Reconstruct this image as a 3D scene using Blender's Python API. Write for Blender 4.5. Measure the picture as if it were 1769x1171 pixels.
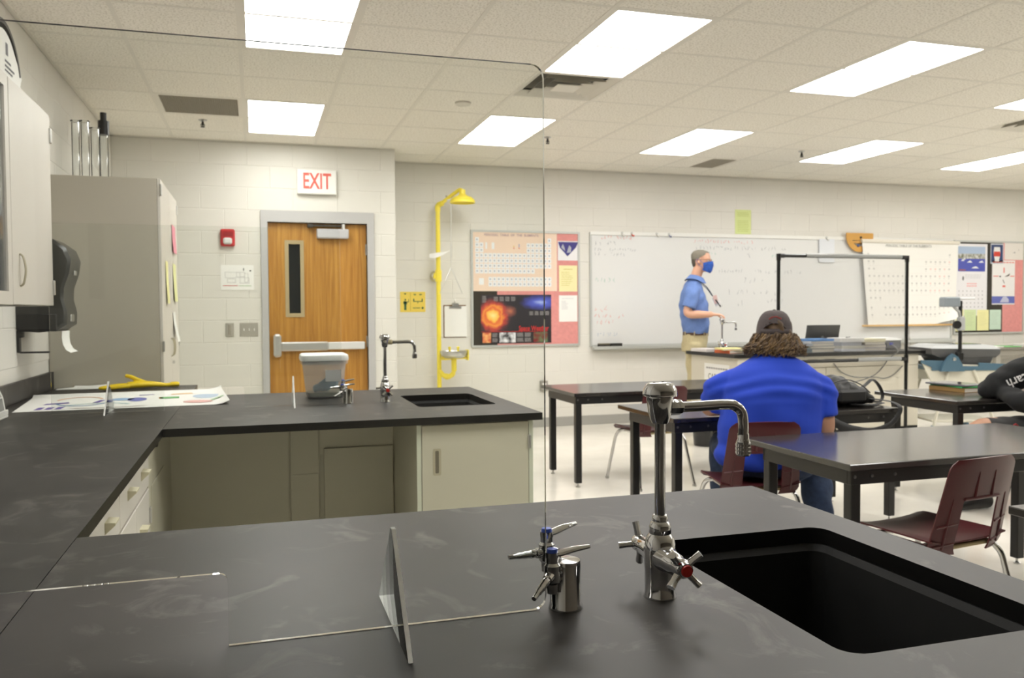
import bpy, math, random
from math import sin, cos, pi, radians as R, sqrt, atan2
from mathutils import Vector, Matrix
from mathutils.geometry import tessellate_polygon

for _o in list(bpy.data.objects):
    bpy.data.objects.remove(_o)
SC = bpy.context.scene
COL = SC.collection

# ------------------------------------------------------------------ camera, world, exposure
CAMZ = 1.295
cam = bpy.data.cameras.new('camera')
cam_o = bpy.data.objects.new('camera', cam)
COL.objects.link(cam_o)
_r = Vector((0.95617136, -0.29273414, -0.00656101))
_d = Vector((-0.01625421, -0.03069253, -0.9993967))
_f = Vector((0.29235616, 0.95570115, -0.03410548))
cam_o.matrix_world = Matrix(((_r[0], -_d[0], -_f[0], 0), (_r[1], -_d[1], -_f[1], 0),
                             (_r[2], -_d[2], -_f[2], CAMZ), (0, 0, 0, 1)))
cam.sensor_fit = 'HORIZONTAL'
cam.sensor_width = 36.0
cam.lens = 1447.9 / 1769 * 36.0
cam.clip_start = 0.02
cam.clip_end = 100
cam.dof.use_dof = True
cam.dof.focus_distance = 1.45
cam.dof.aperture_fstop = 9.5
SC.camera = cam_o
W = bpy.data.worlds.new('world')
SC.world = W
W.use_nodes = True
W.node_tree.nodes['Background'].inputs[0].default_value = (0.9, 0.95, 1.0, 1)
W.node_tree.nodes['Background'].inputs[1].default_value = 0.05
SC.view_settings.view_transform = 'Standard'
SC.view_settings.look = 'None'
SC.view_settings.gamma = 1
SC.view_settings.use_curve_mapping = False
SC.view_settings.exposure = 1.2
LAMP = 5.6            # emission of the fluorescent lenses

# ------------------------------------------------------------------ helpers
def lin(c):
    c = c / 255.0
    return c / 12.92 if c <= 0.04045 else ((c + 0.055) / 1.055) ** 2.4

def rgb(*a):
    if len(a) == 1:
        h = a[0]
        a = (int(h[0:2], 16), int(h[2:4], 16), int(h[4:6], 16))
    return (lin(a[0]), lin(a[1]), lin(a[2]), 1)

MATS = {}

def mat(name, col, rough=0.6, metal=0.0, noise=None, bump=None, spec=0.5, emit=None, coat=0, trans=0):
    """noise = (scale, amount, (sx,sy,sz)) multiplies the colour; bump = (scale, strength, dist)"""
    if name in MATS:
        return MATS[name]
    m = bpy.data.materials.new(name)
    m.use_nodes = True
    nt = m.node_tree
    b = nt.nodes['Principled BSDF']
    c = rgb(*col) if len(col) == 3 and max(col) > 1 else (tuple(col) + (1,) if len(col) == 3 else col)
    b.inputs['Base Color'].default_value = c
    b.inputs['Roughness'].default_value = rough
    b.inputs['Metallic'].default_value = metal
    b.inputs['Specular IOR Level'].default_value = spec
    if coat:
        b.inputs['Coat Weight'].default_value = coat
        b.inputs['Coat Roughness'].default_value = 0.1
    if emit:
        b.inputs['Emission Color'].default_value = c
        b.inputs['Emission Strength'].default_value = emit
    if noise or bump:
        tc = nt.nodes.new('ShaderNodeTexCoord')
    if noise:
        sc, am, st = noise
        mp = nt.nodes.new('ShaderNodeMapping')
        mp.inputs['Scale'].default_value = st
        nt.links.new(tc.outputs['Object'], mp.inputs[0])
        n = nt.nodes.new('ShaderNodeTexNoise')
        n.inputs['Scale'].default_value = sc
        n.inputs['Detail'].default_value = 4
        nt.links.new(mp.outputs[0], n.inputs['Vector'])
        rp = nt.nodes.new('ShaderNodeMapRange')
        rp.inputs[1].default_value = 0.3
        rp.inputs[2].default_value = 0.7
        rp.inputs[3].default_value = 1 - am
        rp.inputs[4].default_value = 1 + am
        nt.links.new(n.outputs['Fac'], rp.inputs[0])
        mx = nt.nodes.new('ShaderNodeVectorMath')
        mx.operation = 'SCALE'
        mx.inputs[0].default_value = c[:3]
        nt.links.new(rp.outputs[0], mx.inputs['Scale'])
        nt.links.new(mx.outputs[0], b.inputs['Base Color'])
    if bump:
        n2 = nt.nodes.new('ShaderNodeTexNoise')
        n2.inputs['Scale'].default_value = bump[0]
        n2.inputs['Detail'].default_value = 3
        nt.links.new(tc.outputs['Object'], n2.inputs['Vector'])
        bp = nt.nodes.new('ShaderNodeBump')
        bp.inputs['Strength'].default_value = bump[1]
        bp.inputs['Distance'].default_value = bump[2]
        nt.links.new(n2.outputs['Fac'], bp.inputs['Height'])
        nt.links.new(bp.outputs[0], b.inputs['Normal'])
    MATS[name] = m
    return m

class MB:
    def __init__(s):
        s.v = []; s.f = []; s.m = []

    def add(s, vs, fs, mi=0):
        o = len(s.v)
        s.v += [tuple(p) for p in vs]
        s.f += [tuple(i + o for i in f) for f in fs]
        s.m += [mi] * len(fs)
        return s

    def box(s, x0, x1, y0, y1, z0, z1, b=0.0, mi=0):
        if b <= 0:
            vs = [(x, y, z) for z in (z0, z1) for y in (y0, y1) for x in (x0, x1)]
            return s.add(vs, [(0, 2, 3, 1), (4, 5, 7, 6), (0, 1, 5, 4), (2, 6, 7, 3), (0, 4, 6, 2), (1, 3, 7, 5)], mi)
        b = min(b, (x1 - x0) * .49, (y1 - y0) * .49, (z1 - z0) * .49)
        X, Y, Z = (x0, x1), (y0, y1), (z0, z1)
        vs = []; idx = {}
        for i in (0, 1):
            for j in (0, 1):
                for k in (0, 1):
                    si, sj, sk = (b if i == 0 else -b), (b if j == 0 else -b), (b if k == 0 else -b)
                    for a in range(3):
                        p = [X[i], Y[j], Z[k]]
                        o = [si, sj, sk]
                        for q in range(3):
                            if q != a:
                                p[q] += o[q]
                        idx[(i, j, k, a)] = len(vs)
                        vs.append(tuple(p))
        fs = []
        g = lambda i, j, k, a: idx[(i, j, k, a)]
        fs += [tuple(g(0, j, k, 0) for j, k in ((0, 0), (0, 1), (1, 1), (1, 0))), tuple(g(1, j, k, 0) for j, k in ((0, 0), (1, 0), (1, 1), (0, 1)))]
        fs += [tuple(g(i, 0, k, 1) for i, k in ((0, 0), (1, 0), (1, 1), (0, 1))), tuple(g(i, 1, k, 1) for i, k in ((0, 0), (0, 1), (1, 1), (1, 0)))]
        fs += [tuple(g(i, j, 0, 2) for i, j in ((0, 0), (0, 1), (1, 1), (1, 0))), tuple(g(i, j, 1, 2) for i, j in ((0, 0), (1, 0), (1, 1), (0, 1)))]
        for i in (0, 1):
            for j in (0, 1):
                fs.append((g(i, j, 0, 0), g(i, j, 1, 0), g(i, j, 1, 1), g(i, j, 0, 1)))
        for i in (0, 1):
            for k in (0, 1):
                fs.append((g(i, 0, k, 0), g(i, 1, k, 0), g(i, 1, k, 2), g(i, 0, k, 2)))
        for j in (0, 1):
            for k in (0, 1):
                fs.append((g(0, j, k, 1), g(1, j, k, 1), g(1, j, k, 2), g(0, j, k, 2)))
        for i in (0, 1):
            for j in (0, 1):
                for k in (0, 1):
                    fs.append((g(i, j, k, 0), g(i, j, k, 1), g(i, j, k, 2)))
        return s.add(vs, fs, mi)

    def ring_loft(s, rings, caps=True, closed=True, mi=0):
        n = len(rings[0])
        vs = [p for r in rings for p in r]
        fs = []
        for i in range(len(rings) - 1):
            for j in range(n if closed else n - 1):
                a, b = i * n + j, i * n + (j + 1) % n
                fs.append((a, b, b + n, a + n))
        if caps and closed:
            fs.append(tuple(reversed(range(n))))
            fs.append(tuple((len(rings) - 1) * n + j for j in range(n)))
        return s.add(vs, fs, mi)

    def lathe(s, prof, n=20, loc=(0, 0, 0), axis='z', rot=None, mi=0, caps=True):
        rings = []
        for r, z in prof:
            ring = []
            for k in range(n):
                a = 2 * pi * k / n
                p = Vector((r * cos(a), r * sin(a), z))
                if axis == 'x':
                    p = Vector((p.z, p.x, p.y))
                elif axis == 'y':
                    p = Vector((p.y, p.z, p.x))
                if rot is not None:
                    p = rot @ p
                ring.append(p + Vector(loc))
            rings.append(ring)
        return s.ring_loft(rings, caps=caps, mi=mi)

    def tube(s, pts, r, n=10, mi=0, caps=True, smooth=0):
        pts = [Vector(p) for p in pts]
        rs = r if isinstance(r, (list, tuple)) else [r] * len(pts)
        if smooth:
            pts, rs = spline(pts, rs, smooth)
        t0 = (pts[1] - pts[0]).normalized()
        up = Vector((0, 0, 1)) if abs(t0.z) < .9 else Vector((1, 0, 0))
        nx = t0.cross(up).normalized()
        rings = []
        for i, p in enumerate(pts):
            t = (pts[min(i + 1, len(pts) - 1)] - pts[max(i - 1, 0)]).normalized()
            nx = (nx - t * nx.dot(t)).normalized()
            ny = t.cross(nx)
            q = rs[i]
            ra, rb = q if isinstance(q, (list, tuple)) else (q, q)
            rings.append([p + nx * (ra * cos(2 * pi * k / n)) + ny * (rb * sin(2 * pi * k / n)) for k in range(n)])
        return s.ring_loft(rings, caps=caps, mi=mi)

    def sphere(s, c, r, nu=16, nv=10, mi=0, rot=None):
        rx, ry, rz = r if isinstance(r, (list, tuple)) else (r, r, r)
        c = Vector(c)
        rings = []
        for i in range(nv + 1):
            th = pi * (i + (0.02 if i == 0 else (-0.02 if i == nv else 0))) / nv
            ring = []
            for j in range(nu):
                a = 2 * pi * j / nu
                p = Vector((rx * sin(th) * cos(a), ry * sin(th) * sin(a), -rz * cos(th)))
                if rot is not None:
                    p = rot @ p
                ring.append(c + p)
            rings.append(ring)
        return s.ring_loft(rings, mi=mi)

    def prism(s, poly, a0, a1, plane='xz', mi=0, side_mi=None, holes=()):
        """extrude a 2-D outline (with holes) between a0 and a1 on the axis left over"""
        def P(u, v, w):
            return {'xz': (u, w, v), 'xy': (u, v, w), 'yz': (w, u, v)}[plane]
        loops = [list(poly)] + [list(h) for h in holes]
        flat = [p for l in loops for p in l]
        N = len(flat)
        tris = tessellate_polygon([[Vector((p[0], p[1], 0)) for p in l] for l in loops])
        vs = [P(p[0], p[1], a0) for p in flat] + [P(p[0], p[1], a1) for p in flat]
        s.add(vs, [tuple(t) for t in tris] + [tuple(i + N for i in reversed(t)) for t in tris], mi)
        base = len(s.v) - 2 * N
        o = 0
        sm = mi if side_mi is None else side_mi
        for l in loops:
            n = len(l)
            for i in range(n):
                j = (i + 1) % n
                s.f.append((base + o + i, base + o + j, base + o + j + N, base + o + i + N))
                s.m.append(sm)
            o += n
        return s

    def quad(s, a, b, c, d, mi=0):
        return s.add([a, b, c, d], [(0, 1, 2, 3)], mi)

    def rectY(s, x0, x1, z0, z1, y, mi=0):
        return s.add([(x0, y, z0), (x1, y, z0), (x1, y, z1), (x0, y, z1)], [(0, 1, 2, 3)], mi)

    def xf(s, M, start=0):
        s.v[start:] = [tuple(M @ Vector(p)) for p in s.v[start:]]
        return s

    def merge(s, o, M=None):
        vs = o.v if M is None else [tuple(M @ Vector(p)) for p in o.v]
        b = len(s.v)
        s.v += vs
        s.f += [tuple(i + b for i in f) for f in o.f]
        s.m += o.m
        return s

    def mesh(s, name, mats, off=None, sharp=35):
        me = bpy.data.meshes.new(name)
        vs = s.v if off is None else [(p[0] - off[0], p[1] - off[1], p[2] - off[2]) for p in s.v]
        me.from_pydata(vs, [], s.f)
        for m in (mats if isinstance(mats, (list, tuple)) else [mats]):
            me.materials.append(m)
        if any(s.m):
            me.polygons.foreach_set('material_index', s.m)
        fix_normals(me)
        me.polygons.foreach_set('use_smooth', [True] * len(me.polygons))
        me.set_sharp_from_angle(angle=R(sharp))
        me.update()
        return me

import bmesh
def fix_normals(me):
    bm = bmesh.new()
    bm.from_mesh(me)
    bmesh.ops.recalc_face_normals(bm, faces=bm.faces)
    bm.to_mesh(me)
    bm.free()

def spline(pts, rs, k):
    op, orr = [], []
    n = len(pts)
    for i in range(n - 1):
        p0, p1, p2, p3 = pts[max(i - 1, 0)], pts[i], pts[i + 1], pts[min(i + 2, n - 1)]
        for j in range(k):
            t = j / k
            q = 0.5 * ((2 * p1) + (p2 - p0) * t + (2 * p0 - 5 * p1 + 4 * p2 - p3) * t * t + (3 * p1 - p0 - 3 * p2 + p3) * t ** 3)
            op.append(q)
            a, b = rs[i], rs[i + 1]
            if isinstance(a, (list, tuple)):
                orr.append((a[0] + (b[0] - a[0]) * t, a[1] + (b[1] - a[1]) * t))
            else:
                orr.append(a + (b - a) * t)
    op.append(pts[-1])
    orr.append(rs[-1])
    return op, orr

def rrect(x0, x1, y0, y1, r, n=5):
    out = []
    for cx, cy, a0 in ((x1 - r, y1 - r, 0), (x0 + r, y1 - r, 90), (x0 + r, y0 + r, 180), (x1 - r, y0 + r, 270)):
        for k in range(n + 1):
            a = R(a0 + 90 * k / n)
            out.append((cx + r * cos(a), cy + r * sin(a)))
    return out

def ob(name, data, parent=None):
    o = bpy.data.objects.new(name, data)
    COL.objects.link(o)
    if parent is not None:
        o.parent = parent
    return o

def tag(o, label=None, cat=None, group=None, kind=None):
    if label: o['label'] = label
    if cat: o['category'] = cat
    if group: o['group'] = group
    if kind: o['kind'] = kind
    return o

def thing(name, label, cat, loc=(0, 0, 0), rz=0.0, group=None):
    o = ob(name, None)
    o.empty_display_size = 0.05
    o.location = loc
    o.rotation_euler = (0, 0, rz)
    return tag(o, label, cat, group)

def part(name, mb, m, T, world=False, label=None, sharp=35, kind=None):
    """one part; world=True when mb is in world coordinates and T is an unrotated thing (or a part of one)"""
    off = None
    if world:
        off = Vector((0, 0, 0))
        p = T
        while p is not None:
            off = off + p.location
            p = p.parent
    o = ob(name, mb.mesh(name, m, off, sharp), T)
    if label: o['label'] = label
    if kind: o['kind'] = kind
    return o

def solo(name, label, cat, mb, m, group=None, sharp=35, kind=None):
    xs = [p[0] for p in mb.v]; ys = [p[1] for p in mb.v]; zs = [p[2] for p in mb.v]
    loc = ((min(xs) + max(xs)) / 2, (min(ys) + max(ys)) / 2, min(zs))
    o = ob(name, mb.mesh(name, m, loc, sharp))
    o.location = loc
    return tag(o, label, cat, group, kind)

def struct(name, mb, m, label=None, parent=None):
    o = ob(name, mb.mesh(name, m), parent)
    if parent is None:
        o['kind'] = 'structure'
        if label: o['label'] = label
    return o

def copy_tree(o, parent=None):
    c = o.copy()
    COL.objects.link(c)
    c.parent = parent
    for ch in list(o.children):
        copy_tree(ch, c)
    return c

def text_mb(txt, size, align='CENTER', bold=0.0, extr=0.0):
    cu = bpy.data.curves.new('t', 'FONT')
    cu.body = txt
    cu.size = size
    cu.align_x = align
    cu.align_y = 'CENTER'
    cu.offset = bold
    cu.extrude = extr
    cu.resolution_u = 3
    o = bpy.data.objects.new('t', cu)
    COL.objects.link(o)
    dg = bpy.context.evaluated_depsgraph_get()
    me = bpy.data.meshes.new_from_object(o.evaluated_get(dg))
    mb = MB()
    mb.add([v.co[:] for v in me.vertices], [tuple(p.vertices) for p in me.polygons])
    bpy.data.objects.remove(o)
    bpy.data.curves.remove(cu)
    bpy.data.meshes.remove(me)
    return mb

def textY(txt, size, x, y, z, align='CENTER', bold=0.0, sx=1.0):
    """lettering that stands upright and faces -Y"""
    mb = text_mb(txt, size, align, bold)
    return mb.xf(Matrix.Translation((x, y, z)) @ Matrix.Rotation(R(90), 4, 'X') @ Matrix.Diagonal((sx, 1, 1, 1)))

def scribble(mb, x, y, z, w, h, rnd, th=0.003, letters=None):
    """a hand-written illegible line on a wall facing -Y"""
    n = letters or max(2, int(w / (h * 0.75)))
    cw = w / n
    for i in range(n):
        if rnd.random() < .14:
            continue
        cx = x + i * cw
        k = rnd.choice((2, 3, 3, 4))
        pts = [(cx + cw * (.1 + .75 * rnd.random()), z + h * rnd.random()) for _ in range(k + 1)]
        for (a, b), (c, d) in zip(pts, pts[1:]):
            dx, dz = c - a, d - b
            l = sqrt(dx * dx + dz * dz) or 1
            px, pz = -dz / l * th / 2, dx / l * th / 2
            mb.add([(a + px, y, b + pz), (a - px, y, b - pz), (c - px, y, d - pz), (c + px, y, d + pz)], [(0, 1, 2, 3)])
    return mb

def lines_on(mb, x0, x1, ztop, zbot, y, n, rnd, th=None, ragged=.35):
    dz = (ztop - zbot) / n
    th = th or dz * .35
    for i in range(n):
        zz = ztop - (i + .5) * dz
        e = x1 - (x1 - x0) * ragged * rnd.random()
        xx = x0
        while xx < e:
            w = (x1 - x0) * (.06 + .12 * rnd.random())
            mb.rectY(xx, min(xx + w, e), zz - th / 2, zz + th / 2, y)
            xx += w + (x1 - x0) * .03
    return mb

def loft(mb, rings, n=24, ex=2.0, k=4, caps=True):
    """rings = (centre, a_vec, b_vec) half-axes; smooth interpolation, superellipse exponent ex"""
    C = [Vector(r[0]) for r in rings]; A = [Vector(r[1]) for r in rings]; B = [Vector(r[2]) for r in rings]
    z = [0.0] * len(C)
    if k > 1:
        C, _ = spline(C, z, k); A, _ = spline(A, z, k); B, _ = spline(B, z, k)
    out = []
    for c, a, b in zip(C, A, B):
        ring = []
        for j in range(n):
            t = 2 * pi * j / n
            ct, st = cos(t), sin(t)
            u = math.copysign(abs(ct) ** (2 / ex), ct); w = math.copysign(abs(st) ** (2 / ex), st)
            ring.append(c + a * u + b * w)
        out.append(ring)
    return mb.ring_loft(out, caps=caps)

def remesh(mb, voxel, iters=6, m=None, name='m', wrinkle=None):
    me = mb.mesh('tmp', m)
    o = ob('tmp', me)
    md = o.modifiers.new('r', 'REMESH')
    md.mode = 'VOXEL'
    md.voxel_size = voxel
    md.use_smooth_shade = True
    if iters:
        sm = o.modifiers.new('s', 'SMOOTH')
        sm.iterations = iters
        sm.factor = .5
    dg = bpy.context.evaluated_depsgraph_get()
    out = bpy.data.meshes.new_from_object(o.evaluated_get(dg))
    out.name = name
    bpy.data.objects.remove(o)
    bpy.data.meshes.remove(me)
    if wrinkle:
        nco = []
        for v, nn in zip(out.vertices, [x.normal.copy() for x in out.vertices]):
            q = v.co + nn * wrinkle(v.co)
            nco += [q.x, q.y, q.z]
        out.vertices.foreach_set('co', nco)
    out.materials.clear()
    out.materials.append(m)
    out.polygons.foreach_set('use_smooth', [True] * len(out.polygons))
    out.update()
    return out

def mpart(name, me, T, world=True, label=None):
    o = ob(name, me, T)
    if world:
        for v in me.vertices:
            v.co = v.co - T.location
        me.update()
    if label: o['label'] = label
    return o
# ------------------------------------------------------------------ special materials
def nodes_of(name):
    m = bpy.data.materials.new(name)
    m.use_nodes = True
    nt = m.node_tree
    return m, nt, nt.nodes, nt.links, nt.nodes['Principled BSDF']

def counter_mat():
    m, nt, N, L, b = nodes_of('epoxy_resin')
    tc = N.new('ShaderNodeTexCoord')
    n1 = N.new('ShaderNodeTexNoise'); n1.inputs['Scale'].default_value = 2.6; n1.inputs['Detail'].default_value = 6
    L.new(tc.outputs['Object'], n1.inputs['Vector'])
    r1 = N.new('ShaderNodeValToRGB')
    r1.color_ramp.elements[0].position = .36; r1.color_ramp.elements[0].color = rgb(35, 33, 32)
    r1.color_ramp.elements[1].position = .72; r1.color_ramp.elements[1].color = rgb(56, 53, 51)
    L.new(n1.outputs['Fac'], r1.inputs[0])
    # chalky smears
    n2 = N.new('ShaderNodeTexNoise'); n2.inputs['Scale'].default_value = 6.5; n2.inputs['Detail'].default_value = 9
    n2.inputs['Roughness'].default_value = .62; n2.inputs['Distortion'].default_value = 1.1
    L.new(tc.outputs['Object'], n2.inputs['Vector'])
    r2 = N.new('ShaderNodeValToRGB')
    r2.color_ramp.elements[0].position = .56; r2.color_ramp.elements[0].color = (0, 0, 0, 1)
    r2.color_ramp.elements[1].position = .80; r2.color_ramp.elements[1].color = (.5, .5, .5, 1)
    L.new(n2.outputs['Fac'], r2.inputs[0])
    # fine scratches
    mp = N.new('ShaderNodeMapping'); mp.inputs['Rotation'].default_value = (0, 0, .6); mp.inputs['Scale'].default_value = (3, 70, 1)
    L.new(tc.outputs['Object'], mp.inputs[0])
    n3 = N.new('ShaderNodeTexNoise'); n3.inputs['Scale'].default_value = 2.2; n3.inputs['Detail'].default_value = 3; n3.inputs['Distortion'].default_value = .6
    L.new(mp.outputs[0], n3.inputs['Vector'])
    r3 = N.new('ShaderNodeValToRGB')
    r3.color_ramp.elements[0].position = .73; r3.color_ramp.elements[0].color = (0, 0, 0, 1)
    r3.color_ramp.elements[1].position = .78; r3.color_ramp.elements[1].color = (.3, .3, .3, 1)
    L.new(n3.outputs['Fac'], r3.inputs[0])
    ad = N.new('ShaderNodeMath'); ad.operation = 'ADD'; ad.use_clamp = True
    L.new(r2.outputs[0], ad.inputs[0]); L.new(r3.outputs[0], ad.inputs[1])
    mx = N.new('ShaderNodeMix'); mx.data_type = 'RGBA'
    L.new(ad.outputs[0], mx.inputs['Factor']); L.new(r1.outputs[0], mx.inputs['A'])
    mx.inputs['B'].default_value = rgb(140, 136, 130)
    L.new(mx.outputs['Result'], b.inputs['Base Color'])
    b.inputs['Roughness'].default_value = .46
    b.inputs['Specular IOR Level'].default_value = .42
    return m

def wood_mat(name, c1, c2, scale=(9, 9, .5), rough=.4):
    m, nt, N, L, b = nodes_of(name)
    tc = N.new('ShaderNodeTexCoord')
    mp = N.new('ShaderNodeMapping'); mp.inputs['Scale'].default_value = scale
    L.new(tc.outputs['Object'], mp.inputs[0])
    n = N.new('ShaderNodeTexNoise'); n.inputs['Scale'].default_value = 2.2; n.inputs['Detail'].default_value = 8; n.inputs['Distortion'].default_value = 1.3
    L.new(mp.outputs[0], n.inputs['Vector'])
    r = N.new('ShaderNodeValToRGB')
    r.color_ramp.elements[0].position = .3; r.color_ramp.elements[0].color = rgb(*c1)
    r.color_ramp.elements[1].position = .72; r.color_ramp.elements[1].color = rgb(*c2)
    L.new(n.outputs['Fac'], r.inputs[0]); L.new(r.outputs[0], b.inputs['Base Color'])
    b.inputs['Roughness'].default_value = rough
    return m

def acrylic_mat(name, edge=False, tint=(.97, .98, .97), haze=.004, ior=1.36):
    m, nt, N, L, b = nodes_of(name)
    N.remove(b)
    out = N['Material Output']
    tr = N.new('ShaderNodeBsdfTransparent'); tr.inputs[0].default_value = tint + (1,)
    df = N.new('ShaderNodeBsdfDiffuse'); df.inputs[0].default_value = (.85, .87, .85, 1)
    gl = N.new('ShaderNodeBsdfGlossy'); gl.inputs['Roughness'].default_value = .02
    m1 = N.new('ShaderNodeMixShader'); m1.inputs[0].default_value = .92 if edge else haze
    L.new(tr.outputs[0], m1.inputs[1])
    if edge:  # extra-white edge colour stands in for light piped through the acrylic
        tl = N.new('ShaderNodeBsdfTranslucent'); tl.inputs[0].default_value = (.95, .96, .95, 1)
        df.inputs[0].default_value = (.95, .96, .95, 1)
        ad = N.new('ShaderNodeAddShader')
        L.new(df.outputs[0], ad.inputs[0]); L.new(tl.outputs[0], ad.inputs[1]); L.new(ad.outputs[0], m1.inputs[2])
    else:
        L.new(df.outputs[0], m1.inputs[2])
    fr = N.new('ShaderNodeFresnel'); fr.inputs[0].default_value = ior
    m2 = N.new('ShaderNodeMixShader')
    L.new(fr.outputs[0], m2.inputs[0]); L.new(m1.outputs[0], m2.inputs[1]); L.new(gl.outputs[0], m2.inputs[2])
    L.new(m2.outputs[0], out.inputs[0])
    return m

def tile_mat():
    m, nt, N, L, b = nodes_of('acoustic_tile')
    tc = N.new('ShaderNodeTexCoord')
    n = N.new('ShaderNodeTexNoise'); n.inputs['Scale'].default_value = 85; n.inputs['Detail'].default_value = 2
    L.new(tc.outputs['Object'], n.inputs['Vector'])
    r = N.new('ShaderNodeValToRGB')
    r.color_ramp.elements[0].position = .34; r.color_ramp.elements[0].color = rgb(212, 207, 194)
    r.color_ramp.elements[1].position = .50; r.color_ramp.elements[1].color = rgb(243, 239, 229)
    L.new(n.outputs['Fac'], r.inputs[0]); L.new(r.outputs[0], b.inputs['Base Color'])
    bp = N.new('ShaderNodeBump'); bp.inputs['Strength'].default_value = .4; bp.inputs['Distance'].default_value = .002
    L.new(n.outputs['Fac'], bp.inputs['Height']); L.new(bp.outputs[0], b.inputs['Normal'])
    b.inputs['Roughness'].default_value = .9
    return m

def floor_mat():
    m, nt, N, L, b = nodes_of('waxed_vinyl')
    tc = N.new('ShaderNodeTexCoord')
    n = N.new('ShaderNodeTexNoise'); n.inputs['Scale'].default_value = 1.4; n.inputs['Detail'].default_value = 8; n.inputs['Roughness'].default_value = .6
    L.new(tc.outputs['Object'], n.inputs['Vector'])
    r = N.new('ShaderNodeValToRGB')
    r.color_ramp.elements[0].position = .3; r.color_ramp.elements[0].color = rgb(220, 215, 203)
    r.color_ramp.elements[1].position = .7; r.color_ramp.elements[1].color = rgb(240, 236, 226)
    L.new(n.outputs['Fac'], r.inputs[0]); L.new(r.outputs[0], b.inputs['Base Color'])
    b.inputs['Roughness'].default_value = .16
    b.inputs['Specular IOR Level'].default_value = .5
    return m

M_COUNTER = counter_mat()
M_CEDGE = mat('resin_edge', (24, 23, 22), .3)
M_WALL = mat('painted_block', (225, 222, 214), .55, bump=(160, .18, .002), noise=(3, .015, (1, 1, 1)))
M_TILE = tile_mat()
M_GRID = mat('grid_paint', (226, 222, 211), .5)
M_FLOOR = floor_mat()
M_BASE = mat('vinyl_base', (164, 162, 156), .5)
M_LAM = mat('beige_laminate', (198, 194, 174), .45, noise=(2, .02, (1, 1, 1)))
M_LAMW = mat('pale_laminate', (212, 207, 198), .42)
M_TAUPE = mat('taupe_laminate', (184, 177, 163), .5, noise=(1.2, .03, (1, 1, 1)))
M_EDGE = mat('edge_band', (206, 210, 190), .45)
M_CHROME = mat('chrome', (.58, .58, .58), .09, 1.0)
M_STEEL = mat('brushed_steel', (.6, .6, .58), .3, 1.0)
M_ALU = mat('aluminium', (.72, .72, .71), .35, .9)
M_BLACKM = mat('black_metal', (24, 23, 22), .4)
M_BLACKP = mat('black_plastic', (26, 26, 26), .35)
M_SINK = mat('black_sink', (7, 7, 7), .75, noise=(14, .5, (1, 1, 1)))
M_WHITE = mat('white_paint', (236, 235, 230), .5)
M_PAPER = mat('white_paper', (240, 239, 235), .85)
M_INK = mat('print_ink', (120, 120, 124), .9)
M_INKD = mat('dark_ink', (50, 50, 54), .9)
M_RED = mat('red_print', (196, 60, 58), .8)
M_DOOR = wood_mat('oak_veneer', (162, 108, 38), (202, 150, 68), (14, 14, .55))
M_FRAME = mat('grey_enamel', (188, 187, 186), .4)
M_YELLOW = mat('safety_yellow', (247, 226, 78), .35)
M_ACR = acrylic_mat('acrylic_face')
M_ACRE = acrylic_mat('acrylic_edge', True)
M_GLASS = acrylic_mat('window_glass', False, (.9, .93, .92), .01)
M_TOP = mat('laminate_black_top', (44, 41, 39), .16, noise=(5, .12, (1, 6, 1)), spec=.8)
M_TOPG = mat('laminate_grey_top', (62, 60, 58), .16, noise=(4, .06, (1, 8, 1)), spec=.9)  # black top whose base colour is lightened to carry the grazing wall reflection
M_MAROON = mat('maroon_plastic', (78, 27, 31), .34, bump=(260, .12, .001))

# ------------------------------------------------------------------ room shell
XL, XR, YB, YD, YF, ZC = -1.19, 11.6, 8.77, 8.11, -3.0, 2.855
XC = 1.31                # corner of the door bay
PX, PY = 0.62, 0.615
fl = struct('floor', MB().box(XL - .2, XR, YF, YB + .3, -.1, 0), M_FLOOR, 'pale waxed vinyl floor with soft reflections')
ce = struct('ceiling', MB().box(XL - .2, XR, YF, YB + .3, 2.95, 3.0), M_GRID, 'suspended ceiling of speckled white lay-in tiles')
wl = struct('wall_left', MB().box(XL - .2, XL - .003, YF, YD + .2, 0, 2.95), M_WALL, 'white painted block wall behind the cabinets')
wd = struct('wall_door', MB().prism([(XL - .2, 0), (.12, 0), (.12, 2.13), (1.035, 2.13), (1.035, 0), (XC - .003, 0), (XC - .003, 2.95), (XL - .2, 2.95)], YD + .003, YD + .15), M_WALL, 'white painted block wall around the wooden door')
wr = struct('wall_return', MB().box(XC - .15, XC - .003, YD + .15, YB + .2, 0, 2.95), M_WALL, 'short return of the block wall beside the shower')
wb = struct('wall_back', MB().box(XC - .003, XR, YB + .003, YB + .2, 0, 2.95), M_WALL, 'white painted block wall behind the whiteboard')
struct('wall_right', MB().box(XR, XR + .2, YF, YB + .2, 0, 2.95), M_WALL, 'white painted wall on the far right')
struct('wall_rear', MB().box(XL - .2, XR, YF - .2, YF, 0, 2.95), mat('rear_paint', (104, 96, 86), .6), 'brown-grey wall behind the viewer')
struct('wall_corridor', MB().box(-.6, 1.8, YD + 1.4, YD + 1.5, 0, 2.6), mat('corridor_grey', (120, 122, 124), .6), 'grey corridor wall beyond the door')

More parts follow.
